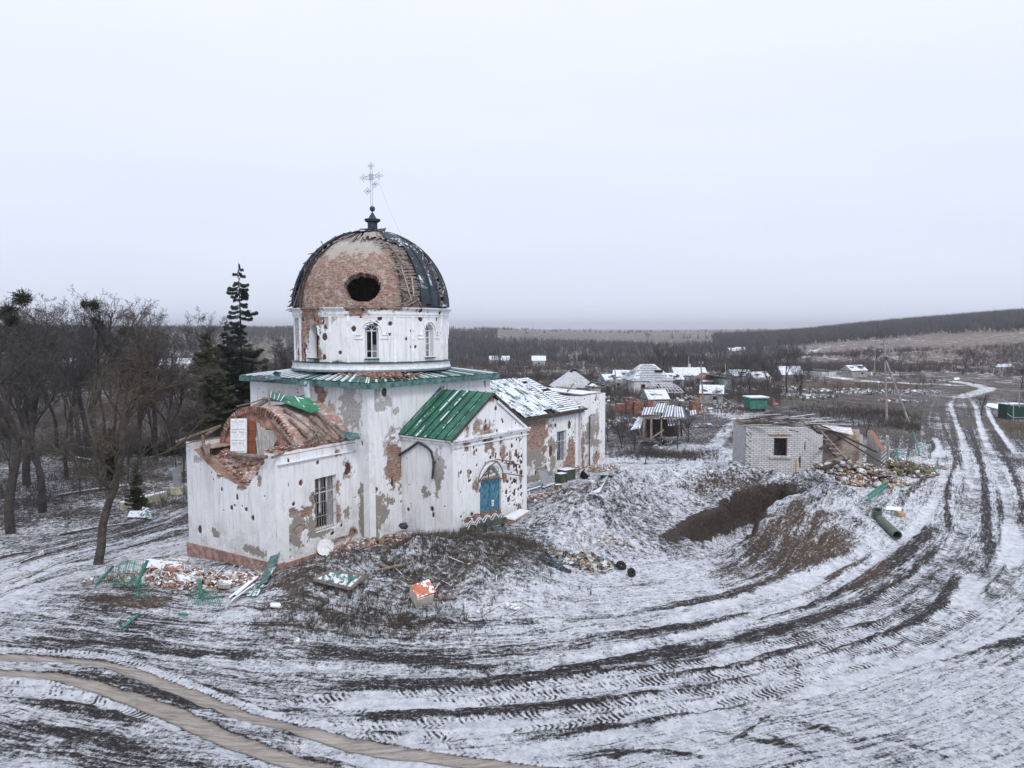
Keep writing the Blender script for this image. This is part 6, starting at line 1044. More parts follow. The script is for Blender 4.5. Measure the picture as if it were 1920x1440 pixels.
# ---------------------------------------------------------------- trees and brush
def barkmat(name, c, amt=.45): return simple(name, c, amt, 3, bump=0)
M_BARK = barkmat('dark_bark', (.050, .043, .040)); M_BARK2 = barkmat('lichen_bark', (.065, .056, .044)); M_TWIG = barkmat('grey_twigs', (.060, .054, .054)); M_TWIG2 = barkmat('brown_twigs', (.080, .066, .050)); M_NEEDLE = simple('spruce_needles', (.020, .032, .020), .6, 2, bump=0); M_NEEDLE2 = simple('olive_needles', (.045, .050, .024), .6, 2, bump=0); M_MIST = simple('mistletoe_leaves', (.035, .042, .022), .4, 6, bump=0)
class TB:                                          # fast thin-tube builder
    def __init__(s): s.v = []; s.f = []; s.n = 0
    def tube(s, pts, r0, r1, n):
        m = len(pts); P = np.array(pts); D = np.gradient(P, axis=0); D /= np.linalg.norm(D, axis=1)[:, None]+1e-9
        ref = np.array((0, 0, 1.)) if abs(D[0, 2]) < .8 else np.array((1., 0, 0)); U = np.cross(D, ref); U /= np.linalg.norm(U, axis=1)[:, None]+1e-9; W = np.cross(D, U); R = np.linspace(r0, r1, m)[:, None]
        a = np.arange(n)*2*math.pi/n; V = (P[:, None]+(U[:, None]*np.cos(a)[None, :, None]+W[:, None]*np.sin(a)[None, :, None])*R[:, None]).reshape(-1, 3); i = np.arange(m-1)[:, None]*n; k = np.arange(n)[None]
        F_ = np.stack([i+k, i+(k+1) % n, i+n+(k+1) % n, i+n+k], -1).reshape(-1, 4)+s.n; s.v.append(V); s.f.append(F_); s.n += len(V)
    def mesh(s, name, mat):
        o = mesh_np(name, np.concatenate(s.v), np.concatenate(s.f), mat, None, smooth=False); me = o.data; bpy.data.objects.remove(o); return me
def grow(tr, cr, R, p, d, L_, r, lev, maxlev, cfg):
    nseg = (9, 6, 4, 3, 2)[lev]; pts = [np.array(p, float)]; d = np.array(d, float); wig = cfg['wig'][lev]
    for i in range(nseg):
        d = d+R.normal(0, wig, 3)+np.array((0, 0, cfg['up'][lev])); d /= np.linalg.norm(d); pts.append(pts[-1]+d*L_/nseg)
    r1 = r*(.35 if lev else .30); (tr if lev < 2 else cr).tube(pts, r, max(r1, .006), (7, 5, 4, 3, 3)[lev])
    if lev >= maxlev: return
    nc = int(cfg['n'][lev]*R.uniform(.8, 1.2)); s0 = cfg['start'][lev]
    for k in range(nc):
        t = s0+(1-s0)*((k+R.rand())/nc); j = min(int(t*nseg), nseg-1); q = pts[j]+(pts[j+1]-pts[j])*(t*nseg-j); ax = pts[j+1]-pts[j]; ax = ax/np.linalg.norm(ax)
        u = np.cross(ax, R.normal(0, 1, 3)); u /= np.linalg.norm(u)+1e-9; a = math.radians(R.uniform(*cfg['ang'][lev])); nd = ax*math.cos(a)+u*math.sin(a)
        grow(tr, cr, R, q, nd, L_*R.uniform(*cfg['len'][lev])*(1.15-.55*t if lev == 0 else 1-.4*t), max(r*(1-.65*t)*R.uniform(.42, .62), .0095), lev+1, maxlev, cfg)
BASE = dict(wig=(.10, .20, .25, .3, .3), up=(.05, .08, .07, .05, 0), n=(11, 9, 8, 5), start=(.30, .2, .1, .1), ang=((25, 60), (30, 65), (30, 70), (30, 70)), len=((.38, .6), (.4, .65), (.4, .65), (.4, .7)))
def cfg(**k): c = dict(BASE); c.update(k); return c
def treemesh(seed, h, r, c, maxlev=4, m1=None, m2=None, fork=0):
    R = np.random.RandomState(seed); tr, cr = TB(), TB()
    if fork:
        pts = [np.zeros(3)]; d = np.array((0, 0, 1.))
        for i in range(4): d = d+R.normal(0, .06, 3); d /= np.linalg.norm(d); pts.append(pts[-1]+d*h*fork/4)
        tr.tube(pts, r, r*.8, 8)
        for k in range(R.randint(2, 4)):
            a = R.uniform(0, 6.28)+k*2.4; grow(tr, cr, R, pts[-1], (math.cos(a)*.35, math.sin(a)*.35, 1), h*(1-fork)*R.uniform(.8, 1.02), r*.62, 0, maxlev, c)
    else: grow(tr, cr, R, (0, 0, -.2), (0, 0, 1), h, r, 0, maxlev, c)
    return tr.mesh('trunk', m1 or M_BARK), cr.mesh('crown', m2 or M_TWIG)
BIG = [treemesh(1, 14, .26, cfg(), m1=M_BARK2, m2=M_TWIG2), treemesh(2, 14, .27, cfg(n=(8, 7, 6, 4), wig=(.12, .25, .3, .3, .3)), fork=.42), treemesh(3, 12, .24, cfg(n=(10, 8, 7, 5)), fork=.25), treemesh(5, 14, .22, cfg(n=(13, 8, 7, 5), ang=((20, 45), (25, 55), (30, 60), (30, 70)))), treemesh(6, 9, .22, cfg(up=(.0, .03, .05, .05, 0), len=((.5, .75), (.45, .65), (.4, .65), (.4, .7))), fork=.3)]
MID = [treemesh(11+k, 8, .16, cfg(n=(9, 7, 6, 3), up=(.0, .05, .06, .05, 0), len=((.45, .7), (.4, .65), (.4, .65), (.4, .7))), 4 if k < 3 else 3, fork=.18+.05*k) for k in range(5)]
def tree_obj(var, name='bare_tree', h0=14.):
    o = bpy.data.objects.new(name, None); C.objects.link(o)
    for me, nm in ((var[0], 'trunk'), (var[1], 'crown')): c = bpy.data.objects.new(nm, me); C.objects.link(c); c.parent = o
    return o
HT = lambda v: max(max(c.co.z for c in v[0].vertices), max(c.co.z for c in v[1].vertices))
MH = [HT(v) for v in BIG]; MM = [HT(v) for v in MID]
def balls(o, spots):
    for (x, y, z, r) in spots:
        R = np.random.RandomState(int(z*10)); t = TB()
        for i in range(300):
            d = R.normal(0, 1, 3); d /= np.linalg.norm(d); e = R.normal(0, .7, 3)+d*.5; t.tube([d*r*.1, d*r*R.uniform(.4, .75), d*r*.75+e*r*.25], .008, .016, 3)
        me = t.mesh('mistletoe', M_MIST); c = bpy.data.objects.new('mistletoe', me); C.objects.link(c); c.parent = o; c.location = (x, y, z)
def place(v, base, topy, rz, label, group, sx=1., mist=(), meshes=BIG, mh=MH):
    g_ = on(*base); top = AT(base[0], topy, g_.y)[2]; k = (top-g_.z)/mh[v]; o = tree_obj(meshes[v]); o.location = g_; o.rotation_euler = (0, 0, rz); o.scale = (k*sx, k*sx, k); tag(o, label, 'tree', group)
    for (px, py, r) in mist:                        # clumps at their place in the crown
        q = Vector(AT(px, py, g_.y))-g_; q = Matrix.Rotation(-rz, 3, 'Z') @ q; q = Vector((q.x/(k*sx), q.y/(k*sx), q.z/k)); nv = min((c_.co for c_ in meshes[v][0].vertices if c_.co.z > mh[v]*.6), key=lambda c_: (c_.x-q.x)**2+(c_.y-q.y)**2*.25+(c_.z-q.z)**2); balls(o, [(nv.x, nv.y, nv.z, r)])
    return o
GY = 'bare trees in the churchyard'
place(0, (183, 1058), 552, .3, 'nearest big bare tree at the left, its twigs lichen coloured', GY, 1.3); place(1, (20, 1000), 540, 1.0, 'tall bare tree at the left picture edge with dark mistletoe balls in its top', GY, 1.1, [(22, 560, .55), (18, 578, .5), (14, 592, .35), (78, 605, .4)])
place(1, (193, 915), 532, 4.2, 'tall forked bare tree with a mistletoe tuft in its bare top', GY, .95, [(168, 573, .45), (186, 610, .45), (160, 606, .3), (120, 575, .3)]); place(3, (262, 872), 562, 2.0, 'narrow dense bare tree with mistletoe near its top, left of the low spreading tree', GY, 1.1, [(246, 600, .55), (262, 588, .5), (235, 612, .5), (268, 605, .4)])
place(4, (322, 850), 655, .6, 'low spreading bare tree between the narrow tree and the olive spruce', GY, 1.25); place(2, (80, 960), 575, 5.1, 'bare tree standing between the edge tree and the nearest big tree', GY, 1.1); place(3, (125, 900), 590, 3.3, 'slender bare tree just left of the tall forked tree', GY, 1.); place(2, (395, 800), 573, 1.3, 'bare tree rising out of the olive spruce', GY, .9)
place(4, (525, 790), 612, 2.2, 'round bare tree behind the church, right of the tall spruce', GY, 1.2); place(0, (-40, 960), 560, 2.9, 'bare tree leaning in from beyond the left edge', GY, 1.3); place(4, (232, 830), 640, 4.4, 'small bare tree behind the narrow mistletoe tree', GY, 1.1); place(4, (60, 860), 650, 3.9, 'low bare tree far back at the left', GY, 1.2); place(3, (430, 780), 640, 2.6, 'thin bare tree close behind the olive spruce', GY, .9)
place(3, (150, 860), 575, 5.3, 'bare tree close behind the tall forked tree', GY, 1.2); place(2, (225, 880), 600, 2.4, 'bare tree right behind the forked trunk', GY, 1.1); place(1, (50, 910), 560, 2.2, 'forked bare tree behind the mistletoe tree at the left', GY, 1.1); place(0, (290, 840), 640, 4.4, 'lichen coloured bare tree behind the low spreading tree', GY, 1.); place(2, (-10, 880), 545, 3.4, 'broad bare tree half outside the left edge', GY, 1.3); place(4, (480, 770), 625, 5.5, 'bare tree in the gap between spruce and church roof', GY, 1.2)
for i in range(11):
    px = 8+i*31+rnd.uniform(-8, 8); place((3, 1, 3, 2)[i % 4], (px, rnd.uniform(800, 880)), rnd.uniform(548, 630), i*2.1, 'slender dark bare tree in the screen of trunks behind the churchyard', 'slender bare trees behind the churchyard', rnd.uniform(.8, 1.1))
# conifers
def conifer(seed, h, R0, whorls, mat, sparse=1., bare=.1):
    R = np.random.RandomState(seed); tr, cr = TB(), TB(); tr.tube([(0, 0, -.2), (R.normal(0, .05), 0, h*.5), (0, 0, h)], h*.014, .02, 7); nd = []
    for i in range(whorls):
        z = h*(bare+(1-bare)*i/whorls)+R.uniform(-.1, .1); L0 = R0*(1-(z/h))**.85+.15
        for k in range(R.randint(1, 3)):
            if R.rand() > sparse: continue
            a = R.uniform(0, 6.28); L_ = L0*R.uniform(.35, 1.35); d = np.array((math.cos(a), math.sin(a), 0)); pts = [np.array((0, 0, z))+d*L_*t+np.array((0, 0, L_*(-.28*t*1.2+.30*t*t*t))) for t in (0, .33, .66, 1)]
            cr.tube(pts, .035*L_/2+.012, .01, 3)
            for t in np.linspace(.15, 1, int(20*L_)+5):
                q = pts[0]+(pts[3]-pts[0])*t+np.array((0, 0, L_*(.30*(t**3-t)))); 
                for s_ in (-1, 1):
                    w = np.cross(d, (0, 0, 1))*s_*(1-.55*t)*.38*L_*R.uniform(.4, 1.1)+d*.12+np.array((0, 0, -.10-.16*R.rand())); b = q+w; nd.append((q, b, R.uniform(.03, .07), d))
    V, F_ = [], []; n = cr.n
    for q, b, w, d in nd: V += [q-d*w, q+d*w, b+np.array((0, 0, -w*2.2)), b+d*w*.4]; F_.append((n, n+1, n+3, n+2)); n += 4
    cr.v.append(np.array(V)); cr.f.append(np.array(F_)); return tr.mesh('trunk', M_BARK), cr.mesh('crown', mat)
SP = conifer(3, 17.5, 3.9, 120, M_NEEDLE, .66); SP2 = conifer(4, 11, 3.0, 130, M_NEEDLE2, .85)
def conif(var, base, topy, h, label, rz=0, sx=1, grp=None, nm='spruce_tree', Y=None):
    g_ = on(*base); top = AT(base[0], topy, g_.y)[2]; k = (top-g_.z)/h; o = tree_obj(var, nm); o.location = g_; o.rotation_euler = (0, 0, rz); o.scale = (k*sx, k*sx, k); return tag(o, label, 'spruce', grp)
conif(SP, (455, 800), 492, 17.5, 'tall dark pointed spruce left of the dome, rising above the horizon', sx=.9); conif(SP2, (392, 815), 618, 11, 'broad olive green spruce left of the tall dark spruce', 1, 1.05); conif(SP2, (500, 800), 680, 11, 'dark olive spruce top just behind the church roof edge', 2, 1.1); conif(SP, (430, 800), 600, 17.5, 'slimmer spruce standing between the olive and the tall spruce', 2, 1.1)
conif(SP2, (258, 958), 866, 11, 'small thin evergreen by the cream kerb', 4, .8, 'low evergreens under the churchyard trees'); conif(SP2, (210, 900), 800, 11, 'dark young evergreen behind the tall forked tree', 5, .9, 'low evergreens under the churchyard trees')
for i, (px, py, ty) in enumerate(((330, 880, 770), (345, 905, 720), (240, 905, 780), (150, 930, 800), (20, 900, 760))): place(4, (px, py), ty, i*1.3, ['thin bare sapling in front of the low spreading tree', 'bare sapling next to the annex left edge', 'bare sapling between the forked and the narrow tree', 'bare sapling left of the forked trunk', 'bare sapling at the left edge'][i], 'bare saplings in the churchyard', .6)
# village and hillside trees: base pixel, top pixel
mids = [(1237, 718, 640), (1262, 712, 655), (1190, 735, 690), (1440, 742, 668), (1475, 738, 648), (1405, 738, 665), (1375, 742, 690), (1345, 735, 680), (1500, 745, 690), (1455, 715, 655), (1320, 712, 662), (1290, 700, 655), (1390, 720, 668), (1600, 692, 650), (1642, 690, 646), (1690, 688, 648), (1718, 690, 650), (1810, 690, 650), (1825, 688, 654), (1882, 674, 650), (1553, 706, 684), (1775, 695, 672), (1860, 700, 680), (1840, 780, 735), (1915, 730, 682), (1625, 820, 770), (1600, 800, 770), (1215, 640, 622), (1160, 660, 640), (1130, 665, 645), (1200, 665, 640), (1365, 660, 640), (1350, 672, 645), (1420, 690, 660), (1490, 700, 650), (1520, 690, 660), (1270, 735, 705), (1145, 760, 715), (1220, 760, 722), (1175, 745, 710), (1110, 720, 690), (1060, 725, 698), (1010, 720, 690), (940, 700, 672), (1300, 740, 700), (1500, 735, 680), (1335, 760, 725), (1210, 870, 835), (1290, 830, 778), (1270, 842, 780), (1165, 840, 780), (1140, 830, 770), (1190, 850, 800), (1395, 700, 660), (1310, 735, 705), (960, 665, 640), (1000, 660, 640), (1040, 668, 645), (900, 668, 640), (870, 700, 668), (905, 700, 676), (1090, 690, 660)]
WH = ['beside the white hipped house', 'behind the ruined village houses', 'by the nave end', 'near the green wagon', 'in the dense clump above the wagon', 'at the left of the dense clump', 'above the leaning shed', 'by the far garden plots', 'at the right of the dense clump', 'at the top of the dense clump', 'behind the red gabled house', 'behind the long low roof', 'above the grey green shed', 'at the left end of the hillside row', 'second in the hillside row', 'behind the concrete power pole', 'right behind the leaning pole brace', 'in the right part of the hillside row', 'next to the last hillside thicket', 'small and round at the right end of the slope']
for i, (px, py, ty) in enumerate(mids):
    g_ = on(px, py); v = i % 5; k = max(.25, (AT(px, ty, g_.y)[2]-g_.z)/MM[v]); k *= 1.0; o = tree_obj(MID[v]); o.location = g_; o.rotation_euler = (0, 0, i*1.7); o.scale = (k*1.15, k*1.15, k)
    if i < len(WH): tag(o, 'dark bare tree '+WH[i], 'tree', 'bare trees of the village and the slope')
    else: tag(o, 'small dark bare tree in the scrub between the village and the far valley', 'tree', 'small bare trees in the scrub')
# brush and woods
def blades(name, label, X, Y, hh, K, mat, wk=.02, spread=.5, seed=0, lean=.0, kind='stuff', z0=.0, cat='brush', lo=.0):
    R = np.random.RandomState(seed); X, Y, hh = map(np.asarray, (X, Y, hh)); Z = H(X, Y); n = len(X); x, y, z, h = [np.repeat(a, K) for a in (X, Y, Z, hh)]; m = n*K
    a = R.uniform(0, 6.283, m); q = R.uniform(.1, 1, m)*spread*h; st = R.uniform(lo, .55, m)*(lo > 0); P0 = np.stack([x+q*.25*np.cos(a), y+q*.25*np.sin(a), z+z0+st*h], -1); P1 = np.stack([x+q*np.cos(a), y+q*np.sin(a), z+h*R.uniform(.45, 1, m)+z0], -1)
    b = R.uniform(0, 6.283, m); w_ = np.stack([np.cos(b), np.sin(b), 0*b], -1)*(wk*h*R.uniform(.5, 1.5, m))[:, None]; V = np.stack([P0-w_, P0+w_, P1], 1).reshape(-1, 3); F_ = np.arange(3*m).reshape(-1, 3)
    o = mesh_np(name, V, F_, mat, smooth=False); return tag(o, label, cat, kind=kind)
def scat(n, y0, y1, t0, t1, dens, seed):
    R = np.random.RandomState(seed); Y = np.sqrt(R.uniform(y0**2, y1**2, n)); X = Y*R.uniform(t0, t1, n); k = R.rand(n) < dens(X, Y); return X[k], Y[k], R
inch = lambda x, y, m=.6: np.array([((x-pD[0])*e1[0]+(y-pD[1])*e1[1] > -6.5-m) & ((x-pD[0])*e1[0]+(y-pD[1])*e1[1] < 29) & ((x-pD[0])*e2[0]+(y-pD[1])*e2[1] > -.2-m) & ((x-pD[0])*e2[0]+(y-pD[1])*e2[1] < 11)])[0]
M_BR1 = simple('scrub_twigs', (.082, .070, .068), .4, .3, bump=0); M_BR2 = simple('reddish_scrub', (.115, .086, .075), .4, .2, bump=0); M_WEED = simple('dry_weeds', (.085, .070, .062), .5, 2, bump=0); M_WEED2 = simple('pale_grass', (.20, .155, .11), .4, 1, bump=0); M_FOREST = simple('far_wood', (.072, .068, .074), .4, .05, bump=0)
road = lambda x, y, w_=7.: (lambda d: sst(w_*.5, w_, d))(polydist(x, y, FLOW)[0])
# village scrub
Xs, Ys, R = scat(34000, 72, 420, -.62, .72, lambda x, y: sst(.36, .60, fbm(x/16, y/28, 81, 4))*np.where(x/y > .12, .9, 1.)*road(x, y, 12.)*(1-sst(.34, .4, x/y)*sst(.85, .2, np.abs(y-150)/80.)*.75)*(1-1.*((np.abs(x-y*.17) < y*.05) & (y < 140))), 1)
blades('scrub', 'leafless grey brown scrub covering the village gardens and the valley floor', Xs, Ys, R.uniform(.9, 3.4, len(Xs))*np.where(Ys < 130, .6, 1), 15, M_BR1, .012, .55, 2)
Xs, Ys, R = scat(9000, 110, 420, -.3, .75, lambda x, y: sst(.5, .7, fbm(x/20, y/40, 83, 3))*road(x, y, 12.), 3)
blades('reddish_scrub', 'reddish brown low scrub on the slopes beyond the village', Xs, Ys, R.uniform(.6, 1.6, len(Xs)), 12, M_BR2, .016, .7, 4)
Xs, Ys, R = scat(9000, 44, 120, -.75, -.2, lambda x, y: sst(.35, .6, fbm(x/6, y/9, 85, 4))*~inch(x, y), 5)
blades('undergrowth', 'dark undergrowth between the churchyard trees', Xs, Ys, R.uniform(.4, 1.7, len(Xs)), 12, M_BR1, .009, .6, 6)
gw = [(800, 1078, 4.2, 2.4, 1), (905, 1048, 3.2, 2.8, 1), (640, 1175, 3., 1.2, .3), (960, 1030, 2.2, 2.2, 1), (845, 1010, 1.6, .7, 1), (740, 1150, 3.2, 1.6, .6)]
X_l, Y_l = [], []
for px, py, rx, ry, z in gw: c = G(px, py, z); n = int(850*rx*ry/8); X_l.append(c[0]+nr.normal(0, rx*.55, n)); Y_l.append(c[1]+nr.normal(0, ry*.5, n))
Xs, Ys = np.concatenate(X_l), np.concatenate(Y_l); k = ~inch(Xs, Ys, .1) & ~(((Xs-pD[0])*e2[0]+(Ys-pD[1])*e2[1] > -4.2) & ((Xs-pD[0])*e1[0]+(Ys-pD[1])*e1[1] > 2.2)); Xs, Ys = Xs[k], Ys[k]
blades('dry_weeds', 'dark dry weeds on the mound in front of the church', Xs, Ys, nr.uniform(.12, .5, len(Xs)), 8, M_WEED, .022, .7, 7)
Xs, Ys, R = scat(9000, 24, 70, -.7, .7, lambda x, y: sst(.45, .7, fbm(x/3, y/3, 87, 4))*sst(3, 8, polydist(x, y, FLOW)[0])*~inch(x, y), 9)
blades('dry_weeds', 'sparse dry weeds poking through the thin snow', Xs, Ys, R.uniform(.08, .28, len(Xs)), 6, M_WEED, .022, .7, 8)
for (px, py, rx, ry, n, lab, mm) in ((1885, 800, 5, 7, 900, 'tawny dry grass tuft beside the right hand fence', M_WEED2), (1630, 775, 8, 9, 1700, 'grey brown weeds round the foot of the concrete power pole', M_BR1), (1250, 855, 5, 3, 900, 'dark weeds behind the pit mound', M_BR1), (1600, 725, 16, 9, 1700, 'tawny grass strip before the distant slope', M_WEED2), (1370, 770, 4, 9, 500, 'brown weeds by the garden track', M_BR2), (1700, 800, 3, 6, 700, 'brown weeds between hut rubble and road', M_WEED)):
    c = GG(px, py); xs, ys = c.x+nr.normal(0, rx*.5, n), c.y+nr.normal(0, ry*.5, n); k = road(xs, ys, 6.) > .5; blades('weed_patch', lab, xs[k], ys[k], nr.uniform(.2, .8, k.sum()), 9, mm, .02, .6, n)
Xs, Ys, R = scat(9000, 74, 190, -.08, .36, lambda x, y: sst(.42, .60, fbm(x/7, y/11, 89, 4))*(1-((x/y > .205) & (x/y < .30) & (y < 125))), 19)
blades('garden_scrub', 'dense leafless bushes in the gardens round the ruined houses', Xs, Ys, R.uniform(.8, 2.6, len(Xs)), 16, M_BR1, .010, .6, 20)
# far woods
Xs, Ys, R = scat(19000, 500, 1000, .27, 1.0, lambda x, y: sst(0, 1, (y-(545+50*(.69-x/y)+40*(fbm(x/60, y/60, 95, 2)-.5)))/15)*.8, 11)
blades('hill_wood', 'leafless wood along the crest of the right hand hill', Xs, Ys, R.uniform(6, 10.5, len(Xs)), 12, M_FOREST, .028, .38, 12, lo=.02, cat='wood')
Xs, Ys, R = scat(13000, 480, 1150, -1.0, -.02, lambda x, y: np.clip(sst(.33, .5, fbm(x/90, y/130, 97, 3)+.30*sst(760, 1000, y)*sst(-.1, -.3, x/y)), 0, 1), 13)
blades('ridge_wood', 'leafless wood on the low ridge behind the church', Xs, Ys, R.uniform(5, 9, len(Xs)), 11, M_FOREST, .03, .4, 14, lo=.02, cat='wood')
Xs, Ys, R = scat(9000, 300, 700, -.3, .40, lambda x, y: sst(.42, .58, fbm(x/70, y/80, 99, 3))*sst(.42, .3, x/y), 15)
blades('valley_wood', 'dark tree belts along the valley floor beyond the village', Xs, Ys, R.uniform(3.5, 8, len(Xs)), 12, M_FOREST, .024, .45, 16, lo=.02, cat='wood')
Xs, Ys, R = scat(1800, 900, 2600, -.05, .34, lambda x, y: sst(.55, .72, fbm(x/120, y/200, 101, 3)), 17)
blades('distant_thickets', 'scattered thickets on the far pale fields', Xs, Ys, R.uniform(5, 10, len(Xs)), 9, M_FOREST, .05, .6, 18, cat='wood')
# ---------------------------------------------------------------- the village
M_VW = simple('village_whitewash', (.52, .52, .53), .3, 1); M_VR = simple('grey_slate_snow', (.27, .28, .31), .4, 2.5, snow=.72); M_VRG = simple('grey_boards', (.36, .36, .37), .25, 2, scale3=(.3, .3, 5), snow=.5); M_RED = simple('red_brick_ruin', (.21, .11, .09), .5, 2, snow=.2); M_GREY = simple('grey_plaster', (.30, .29, .28), .4, 1.5); M_VG = simple('grey_green_wall', (.15, .20, .19), .3, 2); M_WAGON = simple('wagon_green', (.04, .18, .13), .3, 3)
def corr():
    t = MT('corrugated_sheet', .8); n = t.noise(2, 5, .7); f = t.math('FRACT', t.math('MULTIPLY', t.attr('ws'), 3.3)); s_ = t.step(t.math('ABSOLUTE', t.math('SUBTRACT', f, .5)), .18, .3); c = t.mix(t.math('MULTIPLY', s_, t.step(n, .3, .45)), (.13, .13, .16), SNOWC); t.col(c); return t.m
M_CORR = corr()
class House:
    def __init__(s, nm, px, Y, wd, dp, yaw, lab, cat='house', grp=None, z=None):
        x = ray(px, 720)[0]/ray(px, 720)[1]*Y; s.z = hz(x, Y) if z is None else z; s.o = empty(nm, (x, Y, s.z-.05), lab, cat, grp, yaw); s.w, s.d = wd, dp
    def b(s, nm, c, size, m, rz=0, rx=0, ry=0, par=None): return MB().box(c, size, rz, rx, ry, .02).build(nm, m, par or s.o, world=False)
    def walls(s, h, m, open_=()):
        for i, (c, sz) in enumerate((((0, -s.d/2, h/2-.3), (s.w, .3, h+.6)), ((0, s.d/2, h/2-.3), (s.w, .3, h+.6)), ((-s.w/2+.15, 0, h/2-.3), (.3, s.d-.3, h+.6)), ((s.w/2-.15, 0, h/2-.3), (.3, s.d-.3, h+.6)))):
            if i not in open_: s.b('wall', c, sz, m)
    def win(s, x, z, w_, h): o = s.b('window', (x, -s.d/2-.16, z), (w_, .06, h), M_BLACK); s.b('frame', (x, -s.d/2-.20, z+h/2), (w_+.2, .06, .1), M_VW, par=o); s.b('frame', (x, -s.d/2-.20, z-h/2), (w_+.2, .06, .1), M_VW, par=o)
    def roof(s, h0, h1, m, hip=0., ov=.4, nm='roof', along='x'):
        w_, d = s.w/2+ov, s.d/2+ov; r = w_-hip if hip else w_; mb = MB(); vs = [(-w_, -d, h0), (w_, -d, h0), (w_, d, h0), (-w_, d, h0), (-r, 0, h1), (r, 0, h1)] if along == 'x' else [(-w_, -d, h0), (w_, -d, h0), (w_, d, h0), (-w_, d, h0), (0, -d+hip, h1), (0, d-hip, h1)]
        fs = [(0, 1, 5, 4), (2, 3, 4, 5), (1, 2, 5), (3, 0, 4), (3, 2, 1, 0)] if along == 'x' else [(0, 1, 4), (1, 2, 5, 4), (2, 3, 5), (3, 0, 4, 5), (3, 2, 1, 0)]
        mb.add(vs, fs); return mb.build(nm, m, s.o, world=False)
h = House('village_house', 1213, 143, 7.6, 7, .15, 'white walled village house with a pale hipped roof full of long gaps'); h.walls(2.6, M_VW); h.roof(2.5, 5.4, M_VRG, hip=2.8); h.win(-2, 1.4, .7, .9); h.win(1, 1.4, .7, .9)
for k in range(9): z = 2.75+k*.3; hw = 4.1*(1-(z-2.5)/2.9)+.95; h.b('roof_board', (rnd.uniform(-.2, .2), -3.9*(1-(z-2.5)/2.9)-.05, z+.05), (hw*rnd.uniform(1.2, 1.9), .12, .13), M_VR)
h.b('painted_roof_hole', (1.6, -1.9, 4.1), (1.5, .5, .5), M_BLACK)  # solid black block on the roof; its colour stands in for shade inside a gap
h = House('collapsed_roof_shed', 1245, 128, 5.0, 4, .35, 'shed with a bare curved roof frame, fallen in, in front of the white hipped house', 'shed'); h.walls(1.6, M_GREY, (0,)); 
for k in range(8): f = k/7; MB().tube([(-2.4+4.8*f, -2.4, 1.2+.2*f), (-2.4+4.8*f+.1, -.8, 2.5-.4*f), (-2.2+4.6*f, .9, 3.2-.6*f)], .07, 4).build('rafter', M_SNOWWOOD, h.o, world=False)
for k in range(5): f = k/4; MB().tube([(-2.5, -2.3+3*f, 1.25+1.9*f**.7), (0, -2.2+3*f, 1.4+1.6*f**.7), (2.6, -2.3+3*f, 1.3+1.1*f**.7)], .05, 4).build('batten', M_SNOWWOOD, h.o, world=False)
h = House('long_low_house', 1290, 168, 6.8, 5, .05, 'long low house under an unbroken snowy roof with a small chimney'); h.walls(1.9, M_VW); h.roof(1.8, 3.5, M_VR); h.b('chimney', (.3, .2, 3.6), (.5, .5, 1.2), M_VW); h.win(-1.5, 1.1, .6, .6)
h = House('red_gabled_house', 1322, 152, 3.4, 4, .1, 'small wrecked house with a red brick gable and white broken walls', ); h.walls(1.6, M_VW); h.roof(2.1, 3.3, M_RED, along='y', ov=.1); h.b('porch_roof', (0, -2.4, 1.8), (3.6, 1.0, .12), M_VR, rx=.25); h.win(.5, .9, .7, .8)
h = House('grey_green_shed', 1352, 150, 3.2, 3, .1, 'grey green shed with a sloping snowy roof right of the red gabled house', 'shed'); h.walls(2.3, M_VG); h.b('roof', (-.5, 0, 2.75), (5.0, 3.6, .12), M_VR, ry=.14); h.b('door', (.2, -1.68, 1.0), (.8, .05, 1.7), M_GREY)
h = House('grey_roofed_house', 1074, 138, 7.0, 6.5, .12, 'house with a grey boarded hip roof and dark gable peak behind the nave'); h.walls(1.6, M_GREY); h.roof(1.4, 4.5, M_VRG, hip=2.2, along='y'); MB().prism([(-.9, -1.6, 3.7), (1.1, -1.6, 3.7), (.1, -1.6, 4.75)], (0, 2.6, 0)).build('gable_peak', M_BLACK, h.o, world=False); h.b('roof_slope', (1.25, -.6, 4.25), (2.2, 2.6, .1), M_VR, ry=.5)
h = House('broken_outhouse', 1124, 132, 4.2, 3.6, .15, 'outhouse with a shattered snowy roof right of the grey roofed house', 'outhouse'); h.walls(1.9, M_GREY, (0,)); h.b('wall', (-1.2, -1.8, .6), (1.8, .3, 1.9), M_CONC); [h.b('roof_fragment', (rnd.uniform(-1.8, 1.8), rnd.uniform(-1.4, 1.4), 2.2+rnd.uniform(-.3, .6)), (rnd.uniform(.7, 1.6), rnd.uniform(.5, 1), .08), rnd.choice([M_VR, M_WOODD]), rz=rnd.uniform(0, 3), rx=rnd.uniform(-.5, .5), ry=rnd.uniform(-.4, .4)) for _ in range(14)]
h = House('snowy_ruin', 1478, 186, 5, 4, .1, 'low ruin with a steep snow covered roof at the start of the distant track', 'ruin'); h.walls(.8, M_GREY); h.roof(.6, 2.7, M_VR); h = House('snowy_ruin', 1545, 190, 4.5, 3, .2, 'flat snowy ruin right of the steep roofed one', 'ruin'); h.walls(1.0, M_VW); h.b('roof', (0, 0, 1.3), (5, 3.4, .2), M_VR, ry=.12); h = House('snowy_ruin', 1515, 188, 5.5, 3, .0, 'long white wall of a ruin between two snowy ruins', 'ruin'); h.walls(1.1, M_VR)
